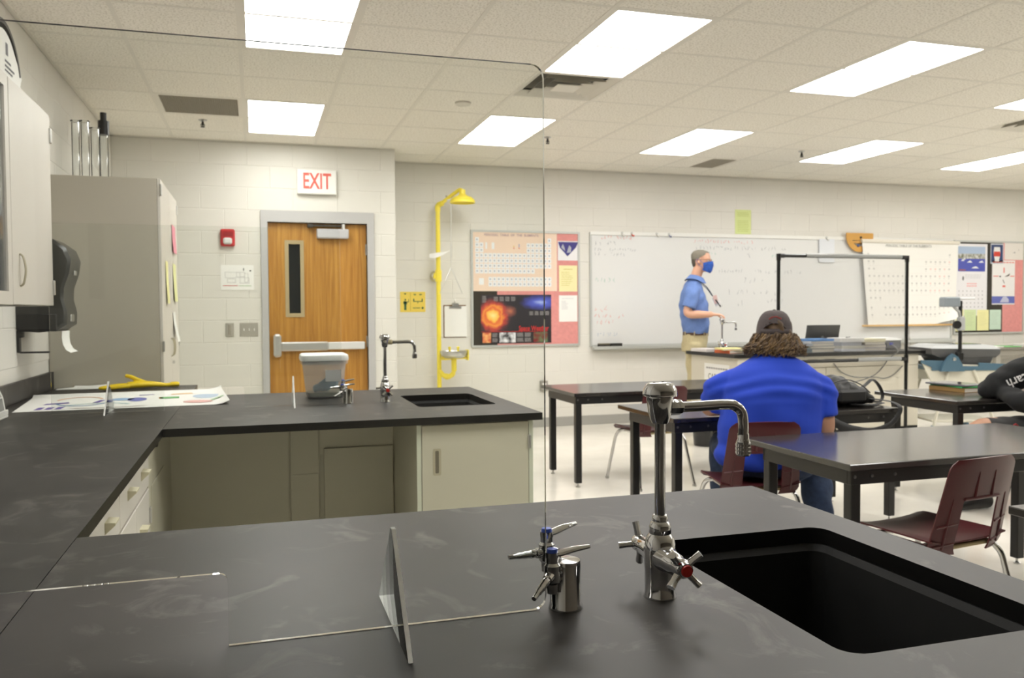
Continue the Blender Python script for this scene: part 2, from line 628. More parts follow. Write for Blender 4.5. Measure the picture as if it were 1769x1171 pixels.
BLK = {}
def block_mesh(w, h, ax):
    k = (round(w, 3), round(h, 3), ax)
    if k not in BLK:
        c, d = .005, .003
        vs = [(0, 0, 0), (w, 0, 0), (w, 0, h), (0, 0, h), (c, -d, c), (w - c, -d, c), (w - c, -d, h - c), (c, -d, h - c)]
        if ax == 'x':    # faces +X : u runs along Y
            vs = [(-p[1], p[0], p[2]) for p in vs]
        mb = MB().add(vs, [(4, 5, 6, 7), (0, 1, 5, 4), (1, 2, 6, 5), (2, 3, 7, 6), (3, 0, 4, 7), (3, 2, 1, 0)])
        BLK[k] = mb.mesh('block', M_WALL, None, 8)
    return BLK[k]

def blocks(parent, ax, u0, u1, const, z0, z1, phase=0.0, holes=()):
    BW, BH = .4064, .2032
    row = 0
    z = 0.0
    while z < z1 - .02:
        za, zb = max(z, z0), min(z + BH, z1)
        if zb - za > .02:
            u = u0 - BW + ((phase + (row % 2) * BW / 2) % BW)
            while u < u1:
                segs = [(max(u, u0), min(u + BW, u1))]
                for (h0, h1, hz) in holes:
                    if za < hz - .01:
                        ns = []
                        for a, b in segs:
                            if b <= h0 or a >= h1:
                                ns.append((a, b))
                            else:
                                if a < h0: ns.append((a, h0))
                                if b > h1: ns.append((h1, b))
                        segs = ns
                for a, b in segs:
                    if b - a > .02:
                        o = ob('block', block_mesh(b - a, zb - za, ax), parent)
                        o.location = (a, const, za) if ax == 'y' else (const, a, za)
                u += BW
        z += BH
        row += 1

blocks(wd, 'y', XL, XC, YD + .003, .2032, ZC, .12, [(.06, 1.1, 2.2352)])
blocks(wb, 'y', XC, 10.2, YB + .003, .2032, ZC, .1)
blocks(wl, 'x', 2.6, YD, XL - .003, 1.0, ZC, .05)
struct('baseboard_back', MB().box(XC, XR, YB - .008, YB, 0, .104, .003), M_BASE, 'grey vinyl base along the whiteboard wall')
struct('baseboard_door', MB().box(1.1, XC, YD - .008, YD, 0, .104, .003), M_BASE, 'grey vinyl base beside the wooden door')

# lay-in ceiling
GX = [-.68 + PX * i for i in range(20)]
GY = [YF + .02] + [GYV for GYV in [6.49 + PY * k for k in range(-15, 4)] if GYV > YF + .1]
LIGHT_COLS = [-.06 + 3 * PX * k for k in range(6)]
LIGHT_ROWS = [6.49, 4.03, 1.57]
def is_light(x, y):
    for lx in LIGHT_COLS:
        for ly in LIGHT_ROWS:
            if abs(x - lx) < .02 and -.02 < y - ly < PY + .02:
                return True
    return False
GRILLES = {(-.68, 6.49): 'return', (1.80, 5.26): 'supply', (4.28, 7.72): 'half', (6.14, 5.26): 'supply2'}
TM = {}
def tile_mesh(w, d):
    k = (round(w, 3), round(d, 3))
    if k not in TM:
        TM[k] = MB().box(-w / 2, w / 2, -d / 2, d / 2, 0, .016, .0015).mesh('ceiling_tile', M_TILE)
    return TM[k]
xs = [XL] + GX[:] + [XR]
ys = GY + [YB]
for i in range(len(xs) - 1):
    for j in range(len(ys) - 1):
        x0, x1, y0, y1 = xs[i], xs[i + 1], ys[j], ys[j + 1]
        if x1 - x0 < .05 or y1 - y0 < .05 or x0 > 10.6 or y1 < .3:
            continue
        if is_light(x0, y0) or any(abs(x0 - a) < .02 and abs(y0 - b) < .02 for a, b in GRILLES):
            continue
        if x1 < XC and y0 > YD: continue
        t = ob('ceiling_tile', tile_mesh(x1 - x0 - .022, y1 - y0 - .022), ce)
        t.location = ((x0 + x1) / 2, (y0 + y1) / 2, ZC + .0005)
for x in GX:
    ob('grid_rail', MB().box(x - .012, x + .012, YF, YB, ZC - .001, ZC + .03).mesh('grid_rail', M_GRID), ce)
for y in GY[1:]:
    ob('grid_rail', MB().box(XL, XR, y - .012, y + .012, ZC - .0005, ZC + .029).mesh('grid_rail', M_GRID), ce)
ob('wall_angle', MB().box(XC, XR, YB - .022, YB, ZC - .002, ZC + .02).mesh('wall_angle', M_GRID), ce)
ob('wall_angle', MB().box(XL, XC, YD - .022, YD, ZC - .002, ZC + .02).mesh('wall_angle', M_GRID), ce)
ob('wall_angle', MB().box(XL, XL + .022, 2, YD, ZC - .002, ZC + .02).mesh('wall_angle', M_GRID), ce)

# fluorescent troffers
M_LENS = mat('lit_lens', (1.0, .985, .955), .5, emit=LAMP)
troff_frame = MB().prism([(.012, .012), (PX - .012, .012), (PX - .012, 2 * PY - .012), (.012, 2 * PY - .012)], ZC - .001, ZC + .02, 'xy',
                         holes=[[(.035, .035), (.035, 2 * PY - .035), (PX - .035, 2 * PY - .035), (PX - .035, .035)]]).mesh('frame', M_GRID)
lens = MB().box(.03, PX - .03, .03, 2 * PY - .03, ZC + .006, ZC + .012).mesh('lens', M_LENS)
hous = MB().box(.03, PX - .03, .03, 2 * PY - .03, ZC + .014, ZC + .085).mesh('housing', M_GRID)
TROFF_LABEL = {
    (0, 0): 'lit ceiling light panel between the dark return grille and the exit sign',
    (1, 0): 'lit ceiling light panel over the yellow shower corner',
    (2, 0): 'lit ceiling light panel over the left of the whiteboard near a small grille',
    (3, 0): 'lit ceiling light panel over the teacher desk frame',
    (4, 0): 'lit ceiling light panel farthest right in front of the whiteboard wall',
    (0, 1): 'lit ceiling light panel cut by the top edge, nearest the left wall',
    (1, 1): 'large lit ceiling light panel beside the square air diffuser',
    (2, 1): 'large lit ceiling light panel over the student tables at upper right',
    (3, 1): 'lit ceiling light panel of which only a corner shows at the right edge'}
for i, lx in enumerate(LIGHT_COLS):
    for j, ly in enumerate(LIGHT_ROWS):
        lb = TROFF_LABEL.get((i, j), 'lit ceiling light panel outside the picture, behind or beside the viewer')
        t = thing('ceiling_light', lb, 'ceiling light', (lx, ly, 0), 0, 'fluorescent ceiling lights')
        ob('frame', troff_frame, t); ob('lens', lens, t); ob('housing', hous, t)

# grilles
M_GRILLE = mat('grille_grey', (176, 170, 156), .6)
M_DARK = mat('duct_dark', (40, 38, 36), .8)
g = thing('return_grille', 'grey perforated return grille in the ceiling left of a light panel', 'air grille', (-.68, 6.49, ZC))
part('frame', MB().prism([(.012, .012), (PX - .012, .012), (PX - .012, PY - .012), (.012, PY - .012)], -.001, .01, 'xy', holes=[[(.04, .035), (.04, PY - .035), (PX - .04, PY - .035), (PX - .04, .035)]]), M_GRID, g)
core = MB()
for k in range(37):
    x = .045 + k * .0148
    core.box(x, x + .003, .035, PY - .035, 0, .006)
for k in range(36):
    y = .04 + k * .0152
    core.box(.04, PX - .04, y, y + .003, 0, .006)
part('core', core, M_GRILLE, g, kind='stuff')
part('duct', MB().box(.03, PX - .03, .03, PY - .03, .0065, .03), mat('duct_tan', (196, 188, 170), .8), g)

def diffuser(x, y, label):
    d = thing('air_diffuser', label, 'air grille', (x, y, ZC), 0, 'ceiling diffusers')
    def sq(a, b, z0, z1):
        mb = MB()
        c = PX / 2; e = PY / 2
        o = [(c - a, e - a, z0), (c + a, e - a, z0), (c + a, e + a, z0), (c - a, e + a, z0)]
        i = [(c - b, e - b, z1), (c + b, e - b, z1), (c + b, e + b, z1), (c - b, e + b, z1)]
        return mb.ring_loft([o, i, [(p[0], p[1], p[2] + .003) for p in i], [(p[0], p[1], p[2] + .003) for p in o]], caps=False)
    part('frame', sq(.295, .245, 0, .03), M_GRID, d)
    part('cone', sq(.22, .18, -.004, .03), M_GRID, d)
    part('cone', sq(.15, .11, -.006, .026), M_GRID, d)
    part('cone_plate', MB().box(PX / 2 - .09, PX / 2 + .09, PY / 2 - .09, PY / 2 + .09, -.008, -.002, .003), M_GRID, d)
    part('duct', MB().box(.03, PX - .03, .03, PY - .03, .045, .05), mat('diffuser_throat', (120, 117, 108), .7), d)
    return d
diffuser(1.80, 5.26, 'white square stepped air diffuser beside the large light panel')
diffuser(6.14, 5.26, 'air diffuser cut off by the right edge of the picture')
g = thing('return_grille', 'small grey slotted grille in the ceiling above the whiteboard', 'air grille', (4.28, 7.72, ZC))
part('tile', MB().box(.012, .30, .012, PY - .012, .001, .017).box(.59, PX - .012, .012, PY - .012, .001, .017).box(.30, .59, .012, .05, .001, .017).box(.30, .59, PY - .05, PY - .012, .001, .017), M_TILE, g)
cm = MB()
for k in range(16):
    cm.box(.302 + k * .018, .308 + k * .018, .05, PY - .05, 0, .008)
part('slats', cm, M_GRILLE, g, kind='stuff')
part('duct', MB().box(.3, .59, .05, PY - .05, .0085, .02), M_GRILLE, g)

def sprinkler(x, y, label):
    s = thing('sprinkler', label, 'sprinkler', (x, y, ZC), 0, 'ceiling sprinklers')
    part('escutcheon', MB().lathe([(.0, 0), (.036, 0), (.034, -.006), (.016, -.014), (0, -.014)], 16), M_STEEL, s)
    part('head', MB().lathe([(.008, -.012), (.008, -.04), (.004, -.05)], 10).tube([(.007, 0, -.03), (.016, 0, -.042), (.004, 0, -.056)], .003, 6).tube([(-.007, 0, -.03), (-.016, 0, -.042), (-.004, 0, -.056)], .003, 6), M_DARK, s)
    part('deflector', MB().lathe([(0, -.056), (.017, -.056), (.017, -.059), (0, -.059)], 12), M_DARK, s)
sprinkler(-.383, 7.283, 'small sprinkler head just past the dark return grille')
sprinkler(2.549, 7.193, 'small sprinkler head over the yellow shower and bulletin board')
sprinkler(5.21, 7.163, 'small sprinkler head between two light panels over the teacher')
solo('smoke_detector', 'pale round detector on the ceiling between light panels', 'detector', MB().lathe([(0, ZC), (.06, ZC), (.058, ZC - .014), (.045, ZC - .022), (0, ZC - .024)], 24, (1.515, 6.168, 0)), M_GRID)
# ------------------------------------------------------------------ door bay
RN = random.Random(4)
d1 = ob('door_1', None); d1.location = (.5775, YD, 0)
tag(d1, 'orange oak door with a narrow wired window and steel push bar', None, None, 'structure')
part('door_frame', MB().prism([(.06, 0), (.12, 0), (.12, 2.13), (1.035, 2.13), (1.035, 0), (1.10, 0), (1.10, 2.235), (.06, 2.235)], YD - .02, YD + .15).prism([(.12, 0), (.135, 0), (.135, 2.115), (1.02, 2.115), (1.02, 0), (1.035, 0), (1.035, 2.13), (.12, 2.13)], YD + .09, YD + .15), M_FRAME, d1, True)
slab = part('door_slab', MB().prism([(.124, .01), (1.031, .01), (1.031, 2.126), (.124, 2.126)], YD + .035, YD + .08, holes=[[(.305, 1.28), (.305, 1.935), (.415, 1.935), (.415, 1.28)]]), M_DOOR, d1, True)
wn = part('window_frame', MB().prism([(.272, 1.246), (.446, 1.246), (.446, 1.965), (.272, 1.965)], YD + .026, YD + .09, holes=[[(.307, 1.282), (.307, 1.93), (.412, 1.93), (.412, 1.282)]]), mat('tan_lite_frame', (178, 160, 122), .45), slab, True)
part('pane', MB().box(.307, .412, YD + .055, YD + .06, 1.282, 1.93), M_GLASS, slab, True)
wire = MB()
for k in range(9):
    wire.box(.307 + k * .0125, .3078 + k * .0125, YD + .057, YD + .058, 1.282, 1.93)
for k in range(52):
    wire.box(.307, .412, YD + .057, YD + .058, 1.284 + k * .0125, 1.2848 + k * .0125)
part('wire_mesh', wire, mat('wire_grey', (90, 92, 92), .5), slab, True, kind='stuff')
pb = part('push_bar', MB().box(.225, .66, YD - .03, YD + .012, .928, 1.012, .012), M_ALU, d1, True)
part('bar_sleeve', MB().box(.655, 1.0, YD - .024, YD + .01, .935, 1.006, .008), mat('pale_aluminium', (.86, .86, .85), .4, .5), pb, True)
part('bar_base', MB().box(.24, 1.0, YD + .008, YD + .036, .945, .995, .004), M_ALU, pb, True)
part('latch_case', MB().box(.158, .228, YD - .035, YD + .036, .872, 1.088, .018), M_ALU, pb, True)
part('end_cap', MB().box(.985, 1.003, YD - .02, YD + .03, .938, 1.003, .004), M_STEEL, pb, True)
cl = part('closer', MB().box(.565, .86, YD - .03, YD + .034, 1.985, 2.075, .008), mat('closer_grey', (198, 197, 200), .4, .2), d1, True)
part('closer_arm', MB().box(.50, .80, YD - .02, YD + .005, 2.094, 2.112, .003).box(.48, .53, YD - .03, YD + .03, 2.085, 2.118, .004), mat('arm_dark', (70, 66, 60), .4, .4), cl, True)
part('arm_pivot', MB().lathe([(.018, 2.07), (.018, 2.12), (.01, 2.124)], 14, (.81, YD - .012, 0)), M_ALU, cl, True)
part('hinge', MB().box(1.02, 1.045, YD + .02, YD + .034, 1.83, 1.94, .002), M_STEEL, d1, True)
part('hinge', MB().box(1.02, 1.045, YD + .02, YD + .034, .95, 1.06, .002), M_STEEL, d1, True)
part('hinge', MB().box(1.02, 1.045, YD + .02, YD + .034, .18, .29, .002), M_STEEL, d1, True)

t = thing('exit_sign', 'white boxed EXIT sign with red letters above the door', 'exit sign', (.57, YD, 2.39))
part('housing', MB().box(.39, .75, YD - .055, YD - .001, 2.392, 2.618, .006), M_WHITE, t, True)
part('lettering', textY('EXIT', .205, .57, YD - .0565, 2.505, bold=.0035, sx=.62), mat('exit_red', (222, 104, 92), .6), t, True)
t = thing('fire_alarm', 'red fire alarm strobe on the wall left of the door', 'fire alarm', (-.23, YD, 1.9))
part('housing', MB().box(-.292, -.166, YD - .045, YD, 1.895, 2.052, .012), mat('alarm_red', (190, 44, 48), .35), t, True)
part('strobe', MB().box(-.268, -.192, YD - .066, YD - .04, 1.912, 1.972, .016), mat('strobe_lens', (222, 220, 218), .15), t, True)
part('grille', MB().box(-.275, -.183, YD - .048, YD - .044, 1.99, 1.996).box(-.275, -.183, YD - .048, YD - .044, 2.004, 2.01).box(-.275, -.183, YD - .048, YD - .044, 2.018, 2.024), mat('alarm_dark', (140, 28, 32), .5), t, True)
t = thing('evacuation_map', 'white printed evacuation map under the red alarm', 'notice', (-.15, YD, 1.498))
part('sheet', MB().box(-.296, -.008, YD - .004, YD - .0005, 1.498, 1.726), M_PAPER, t, True)
ink = MB()
for a in ((-.26, -.13, 1.66, 1.61), (-.13, -.05, 1.61, 1.56), (-.24, -.17, 1.60, 1.565), (-.16, -.09, 1.66, 1.62), (-.09, -.06, 1.65, 1.57)):
    x0, x1, z1, z0 = a
    for q in ((x0, x1, z1, z1 + .0018), (x0, x1, z0, z0 + .0018), (x0, x0 + .0018, z0, z1), (x1, x1 + .0018, z0, z1)):
        ink.rectY(*q, YD - .0046)
part('floor_plan', ink, M_INK, t, True)
part('legend', MB().rectY(-.28, -.15, 1.535, 1.541, YD - .0046), M_RED, t, True)
part('legend', MB().rectY(-.14, -.03, 1.535, 1.539, YD - .0046), mat('print_green', (120, 170, 90), .9), t, True)
part('symbol', MB().rectY(-.10, -.092, 1.675, 1.70, YD - .0046).rectY(-.045, -.03, 1.67, 1.682, YD - .0046), M_INKD, t, True)
t = thing('wall_control', 'narrow grey wall control beside the wider switch plate', 'switch', (-.224, YD, 1.072))
part('plate', MB().box(-.262, -.187, YD - .012, YD, 1.072, 1.196, .004), mat('plate_grey', (178, 174, 164), .4, .2), t, True)
part('slider', MB().box(-.236, -.212, YD - .02, YD - .01, 1.09, 1.18, .003), mat('plate_tan', (160, 154, 142), .5), t, True)
t = thing('light_switch', 'three-gang switch plate on the wall left of the door frame', 'switch', (-.06, YD, 1.07))
part('plate', MB().box(-.139, .022, YD - .006, YD, 1.07, 1.198, .003), mat('switch_steel', (190, 186, 176), .35, .4), t, True)
for k in range(3):
    part('toggle', MB().box(-.107 + k * .046, -.099 + k * .046, YD - .02, YD - .004, 1.122, 1.146, .002), M_WHITE, t, True)

# ------------------------------------------------------------------ shower and notices on the recessed wall
t = thing('yellow_sign', 'yellow safety sign with green figures left of the shower pipe', 'sign', (1.59, YB, 1.283))
part('plate', MB().box(1.456, 1.725, YB - .004, YB - .0005, 1.284, 1.498, .001), mat('sign_yellow', (238, 210, 92), .5), t, True)
fg = MB()
gy = YB - .0048
fg.rectY(1.498, 1.522, 1.305, 1.40, gy).rectY(1.49, 1.53, 1.37, 1.395, gy).rectY(1.53, 1.548, 1.388, 1.394, gy).rectY(1.543, 1.548, 1.39, 1.42, gy)
fg.rectY(1.504, 1.518, 1.405, 1.423, gy).rectY(1.50, 1.52, 1.47, 1.482, gy)
fg.rectY(1.598, 1.69, 1.392, 1.399, gy).rectY(1.594, 1.606, 1.392, 1.425, gy).rectY(1.684, 1.696, 1.392, 1.425, gy).rectY(1.64, 1.646, 1.375, 1.392, gy)
fg.rectY(1.60, 1.625, 1.462, 1.474, gy).rectY(1.66, 1.685, 1.462, 1.474, gy)
lines_on(fg, 1.59, 1.672, 1.335, 1.32, gy, 1, RN, .01, .05)
part('pictograms', fg, mat('sign_green', (40, 96, 66), .7), t, True)
part('symbol', MB().lathe([(.0005, 0), (.012, 0), (.012, -.0004), (.0005, -.0004)], 16, (1.694, gy, 1.327), 'y'), mat('sign_green', (40, 96, 66), .7), t, True)
part('divider', MB().rectY(1.563, 1.566, 1.30, 1.485, gy), mat('sign_line', (150, 130, 60), .7), t, True)

SXs, SYs = 1.83, YB - .18
t = thing('safety_shower', 'yellow emergency shower and eyewash on a wall pipe', 'safety shower', (SXs, SYs, 0))
part('pipe', MB().tube([(0, 0, .02), (0, 0, 2.36)], .024, 16), M_YELLOW, t)
part('elbow', MB().tube([(0, 0, 2.33), (0, 0, 2.37), (.012, -.01, 2.395), (.045, -.04, 2.41)], [.028, .030, .030, .027], 14, smooth=3), M_YELLOW, t)
part('arm', MB().tube([(.03, -.025, 2.405), (.17, -.16, 2.52), (.20, -.19, 2.53), (.215, -.205, 2.515)], [.019, .019, .021, .022], 12, smooth=3), M_YELLOW, t)
hc = (.215, -.205, 0)
part('shower_head', MB().lathe([(.012, 2.535), (.03, 2.53), (.032, 2.49), (.05, 2.47), (.10, 2.452), (.125, 2.425), (.13, 2.395), (.122, 2.395), (.11, 2.42), (.03, 2.44)], 28, hc), M_YELLOW, t)
part('valve', MB().box(.075, .115, -.095, -.065, 2.43, 2.475, .006).tube([(.08, -.08, 2.47), (.06, -.12, 2.48)], .006, 8), M_STEEL, t)
part('pull_rod', MB().tube([(.115, -.11, 2.43), (.112, -.11, 1.74)], .0035, 6), M_STEEL, t)
part('pull_triangle', MB().tube([(.112, -.11, 1.74), (-.01, -.11, 1.475), (.23, -.11, 1.475), (.112, -.11, 1.74)], .004, 6), M_STEEL, t)
part('pipe_coupling', MB().tube([(0, 0, 1.60), (0, 0, 1.72)], .034, 16).lathe([(.03, .0), (.03, .168)], 12, (0, 0, 1.66), 'y').tube([(-.04, 0, 1.63), (-.04, 0, 1.69)], .012, 8), M_YELLOW, t)
part('wall_flange', MB().lathe([(.055, .162), (.055, .172), (.03, .155)], 16, (0, 0, 1.66), 'y'), M_STEEL, t)
bowl = (.135, -.10, 0)
part('eyewash_bowl', MB().lathe([(.02, .80), (.09, .805), (.13, .83), (.142, .865), (.142, .88), (.136, .88), (.13, .862), (.10, .83), (.03, .822)], 28, bowl), M_STEEL, t)
part('bowl_arm', MB().tube([(0, 0, .80), (.05, -.04, .80), (.135, -.10, .795), (.135, -.10, .68), (.12, -.08, .62), (.06, -.04, .625), (0, 0, .62)], .019, 12, smooth=4), M_YELLOW, t)
part('drain_trap', MB().tube([(.135, -.10, .80), (.135, -.10, .67)], .028, 12).tube([(.135, -.10, .655), (.07, -.06, .6), (0, 0, .67)], .024, 10, smooth=4), M_YELLOW, t)
part('push_flag', MB().box(.27, .283, -.16, -.05, .78, .89, .004).tube([(.16, -.1, .80), (.275, -.1, .805)], .011, 8), M_YELLOW, t)
part('spray_nozzle', MB().lathe([(.012, .86), (.012, .905), (.016, .905), (.016, .92), (.006, .925)], 10, (.09, -.10, 0)).lathe([(.012, .86), (.012, .905), (.016, .905), (.016, .92), (.006, .925)], 10, (.18, -.10, 0)), M_YELLOW, t)
part('floor_flange', MB().lathe([(.07, 0), (.07, .012), (.035, .03)], 20), M_YELLOW, t)
# folded white tag tied to the pipe
tg = MB()
rows = []
for i in range(9):
    u = i / 8
    x = -.10 + .23 * u
    rows.append([(x, -.04 - .03 * sin(pi * u), 1.882 + .055 * u * u + .008 * sin(5 * u) - w * (.055 - .05 * u) * (0.3 + sin(pi * min(1, u + .12)))) for w in (0, .5, 1)])
for i in range(8):
    for k in range(2):
        tg.quad((rows[i][k]), (rows[i + 1][k]), (rows[i + 1][k + 1]), (rows[i][k + 1]))
tg2 = MB().merge(tg).merge(tg, Matrix.Translation((0, .0015, 0)))
tg2.xf(Matrix.Translation((SXs, SYs, 0)))
solo('paper_tag', 'white curled tag wrapped round the yellow shower pipe', 'tag', tg2, M_PAPER)
t = thing('clipboard', 'clipboard with blank white sheets hanging beside the shower', 'clipboard', (2.04, YB, 1.01))
part('board', MB().box(1.918, 2.166, YB - .006, YB - .001, 1.008, 1.357, .002), mat('clip_brown', (122, 92, 56), .7), t, True)
part('sheets', MB().box(1.928, 2.172, YB - .014, YB - .006, 1.016, 1.345, .001), M_PAPER, t, True)
part('clip', MB().box(1.98, 2.115, YB - .024, YB - .012, 1.318, 1.345, .003).box(2.01, 2.085, YB - .022, YB - .004, 1.345, 1.376, .006), M_STEEL, t, True)
part('hook', MB().tube([(2.045, YB - .004, 1.38), (2.045, YB - .02, 1.40), (2.045, YB - .002, 1.425)], .005, 8), M_WHITE, t, True)
t = thing('wall_outlet', 'small grey outlet box low on the back wall', 'outlet', (3.05, YB, .41))
part('box', MB().box(3.0, 3.085, YB - .035, YB, .40, .515, .004), mat('outlet_grey', (150, 147, 138), .5), t, True)
part('cover', MB().box(3.02, 3.065, YB - .038, YB - .034, .425, .49, .002), M_WHITE, t, True)

# ------------------------------------------------------------------ bulletin board with posters
M_ALF = mat('board_trim', (196, 198, 194), .4, .3)
M_CORKR = mat('red_felt', (220, 148, 144), .95, noise=(30, .06, (1, 1, 1)))
M_CORKK = mat('black_felt', (58, 54, 46), .95)
def board(name, label, x0, x1, z0, z1, split):
    t = thing(name, label, 'bulletin board', ((x0 + x1) / 2, YB, z0))
    part('frame', MB().prism([(x0, z0), (x1, z0), (x1, z1), (x0, z1)], YB - .022, YB - .001, holes=[[(x0 + .022, z0 + .022), (x0 + .022, z1 - .022), (x1 - .022, z1 - .022), (x1 - .022, z0 + .022)]]), M_ALF, t, True)
    part('felt_panel', MB().box(x0 + .02, split, YB - .012, YB - .002, z0 + .02, z1 - .02), M_CORKK, t, True, 'black felt panel')
    part('felt_panel', MB().box(split, x1 - .02, YB - .0122, YB - .002, z0 + .02, z1 - .02), M_CORKR, t, True, 'red felt panel')
    return t
board('bulletin_board', 'aluminium framed bulletin board with red and black felt beside the shower', 2.222, 3.475, .898, 2.163, 2.515)
py = YB - .014

def sheet(name, label, cat, x0, x1, z0, z1, m, y=py, group=None, th=.0012):
    t = thing(name, label, cat, ((x0 + x1) / 2, y, z0), 0, group)
    part('sheet', MB().box(x0, x1, y - th, y, z0, z1), m, t, True)
    return t, y - th - .0006

M_CELL = mat('cell_white', (232, 234, 236), .85)
t, yy = sheet('periodic_poster', 'peach printed periodic table poster pinned on the red board', 'poster', 2.245, 3.205, 1.505, 2.145, mat('poster_peach', (235, 211, 190), .7))
part('title', textY('PERIODIC  TABLE  OF  THE  ELEMENTS', .036, 2.68, yy, 2.112, bold=.0006), mat('title_mauve', (168, 140, 150), .9), t, True)
cells = MB(); dots = MB()
cw, chh = .0485, .0565
X0c, Z0c = 2.268, 2.088
def cell(c, r):
    x = X0c + c * cw; z = Z0c - r * chh
    cells.rectY(x + .003, x + cw - .003, z - chh + .004, z - .003, yy)
    dots.rectY(x + .015, x + .03, z - .036, z - .018, yy - .0005)
for r in range(7):
    for c in range(18):
        if r == 0 and 0 < c < 17: continue
        if r in (1, 2) and 1 < c < 12: continue
        if r == 6 and c > 13: continue
        cell(c, r)
for r in (7.55, 8.5):
    for c in range(3, 18):
        cell(c, r)
cells.rectY(2.31, 2.365, 1.575, 1.645, yy).rectY(2.385, 2.405, 1.96, 2.03, yy).rectY(2.455, 2.485, 1.96, 2.03, yy)
part('cells', cells, M_CELL, t, True, kind='stuff')
part('symbols', dots, mat('cell_ink', (176, 178, 186), .9), t, True, kind='stuff')
kk = MB(); kb = MB(); ky = MB()
kk.rectY(2.70, 2.712, 1.965, 1.98, yy).rectY(2.76, 2.772, 1.965, 1.98, yy)
ky.rectY(2.70, 2.712, 1.985, 1.998, yy); kb.rectY(2.76, 2.772, 1.985, 2.0, yy).rectY(2.76, 2.772, 2.005, 2.015, yy)
part('colour_key', kk, mat('key_red', (216, 120, 96), .9), t, True); part('colour_key', kb, mat('key_blue', (130, 140, 190), .9), t, True); part('colour_key', ky, mat('key_yellow', (220, 190, 90), .9), t, True)

def space_mat():
    m, nt, N, L, b = nodes_of('space_print')
    tc = N.new('ShaderNodeTexCoord')
    def radial(cx, cz, sx, sz, stops):
        mp = N.new('ShaderNodeMapping'); mp.vector_type = 'POINT'
        mp.inputs['Location'].default_value = (-cx / sx, 0, -cz / sz)
        mp.inputs['Scale'].default_value = (1 / sx, 0, 1 / sz)
        L.new(tc.outputs['Object'], mp.inputs[0])
        nz = N.new('ShaderNodeTexNoise'); nz.inputs['Scale'].default_value = 3.2; nz.inputs['Detail'].default_value = 5
        L.new(mp.outputs[0], nz.inputs['Vector'])
        ln = N.new('ShaderNodeVectorMath'); ln.operation = 'LENGTH'
        L.new(mp.outputs[0], ln.inputs[0])
        ad = N.new('ShaderNodeMath'); ad.operation = 'MULTIPLY_ADD'; ad.inputs[1].default_value = .45; 
        L.new(nz.outputs['Fac'], ad.inputs[0]); L.new(ln.outputs['Value'], ad.inputs[2])
        sb = N.new('ShaderNodeMath'); sb.operation = 'SUBTRACT'; sb.inputs[1].default_value = .22
        L.new(ad.outputs[0], sb.inputs[0])
        rp = N.new('ShaderNodeValToRGB')
        el = rp.color_ramp.elements
        while len(el) > 1: el.remove(el[-1])
        el[0].position = stops[0][0]; el[0].color = stops[0][1]
        for p, c in stops[1:]:
            e = el.new(p); e.color = c
        L.new(sb.outputs[0], rp.inputs[0])
        return rp
    a = radial(-.275, .17, .21, .21, [(0, rgb(255, 232, 150)), (.28, rgb(250, 190, 70)), (.40, rgb(222, 96, 40)), (.52, rgb(240, 150, 52)), (.66, rgb(190, 60, 40)), (.85, rgb(70, 26, 26)), (1, (0, 0, 0, 1))])
    c = radial(.27, .315, .25, .09, [(0, rgb(168, 186, 236)), (.35, rgb(72, 90, 196)), (.75, rgb(36, 44, 120)), (1, (0, 0, 0, 1))])
    d = radial(-.08, .22, .08, .07, [(0, rgb(190, 110, 70)), (.5, rgb(120, 66, 52)), (1, (0, 0, 0, 1))])
    m1 = N.new('ShaderNodeMix'); m1.data_type = 'RGBA'; m1.blend_type = 'ADD'; m1.inputs['Factor'].default_value = 1
    L.new(a.outputs[0], m1.inputs['A']); L.new(c.outputs[0], m1.inputs['B'])
    m2 = N.new('ShaderNodeMix'); m2.data_type = 'RGBA'; m2.blend_type = 'ADD'; m2.inputs['Factor'].default_value = 1
    L.new(m1.outputs['Result'], m2.inputs['A']); L.new(d.outputs[0], m2.inputs['B'])
    m3 = N.new('ShaderNodeMix'); m3.data_type = 'RGBA'; m3.blend_type = 'ADD'; m3.inputs['Factor'].default_value = 1
    L.new(m2.outputs['Result'], m3.inputs['A']); m3.inputs['B'].default_value = rgb(38, 34, 40)
    L.new(m3.outputs['Result'], b.inputs['Base Color'])
    b.inputs['Roughness'].default_value = .5
    return m
t = thing('space_poster', 'dark space weather poster with a glowing orange sun', 'poster', (2.74, py, .935 + .13), 0)
part('picture', MB().box(2.33, 3.135, py - .0012, py, 1.065, 1.465), space_mat(), t, True)
part('strip', MB().box(2.33, 3.135, py - .0012, py, .935, 1.065), mat('strip_black', (34, 28, 32), .5), t, True)
yy = py - .002
part('title', textY('Space Weather', .075, 2.93, yy, 1.095, bold=.001, sx=.74), mat('title_red', (214, 44, 40), .6), t, True)
def radial_print(name, inner, outer, rad):
    m, nt, N, L, b = nodes_of(name)
    tc = N.new('ShaderNodeTexCoord')
    nz = N.new('ShaderNodeTexNoise'); nz.inputs['Scale'].default_value = rad; nz.inputs['Detail'].default_value = 4
    L.new(tc.outputs['Object'], nz.inputs['Vector'])
    r = N.new('ShaderNodeValToRGB'); r.color_ramp.elements[0].position = .38; r.color_ramp.elements[0].color = rgb(*outer)
    r.color_ramp.elements[1].position = .64; r.color_ramp.elements[1].color = rgb(*inner)
    L.new(nz.outputs['Fac'], r.inputs[0]); L.new(r.outputs[0], b.inputs['Base Color'])
    b.inputs['Roughness'].default_value = .6
    return m
part('inset_picture', MB().rectY(2.345, 2.44, .945, 1.055, yy), radial_print('inset_orange', (250, 190, 120), (200, 60, 40), 16), t, True)
part('inset_picture', MB().rectY(2.535, 2.72, .945, 1.055, yy), radial_print('inset_grey', (235, 235, 240), (26, 24, 28), 14), t, True)
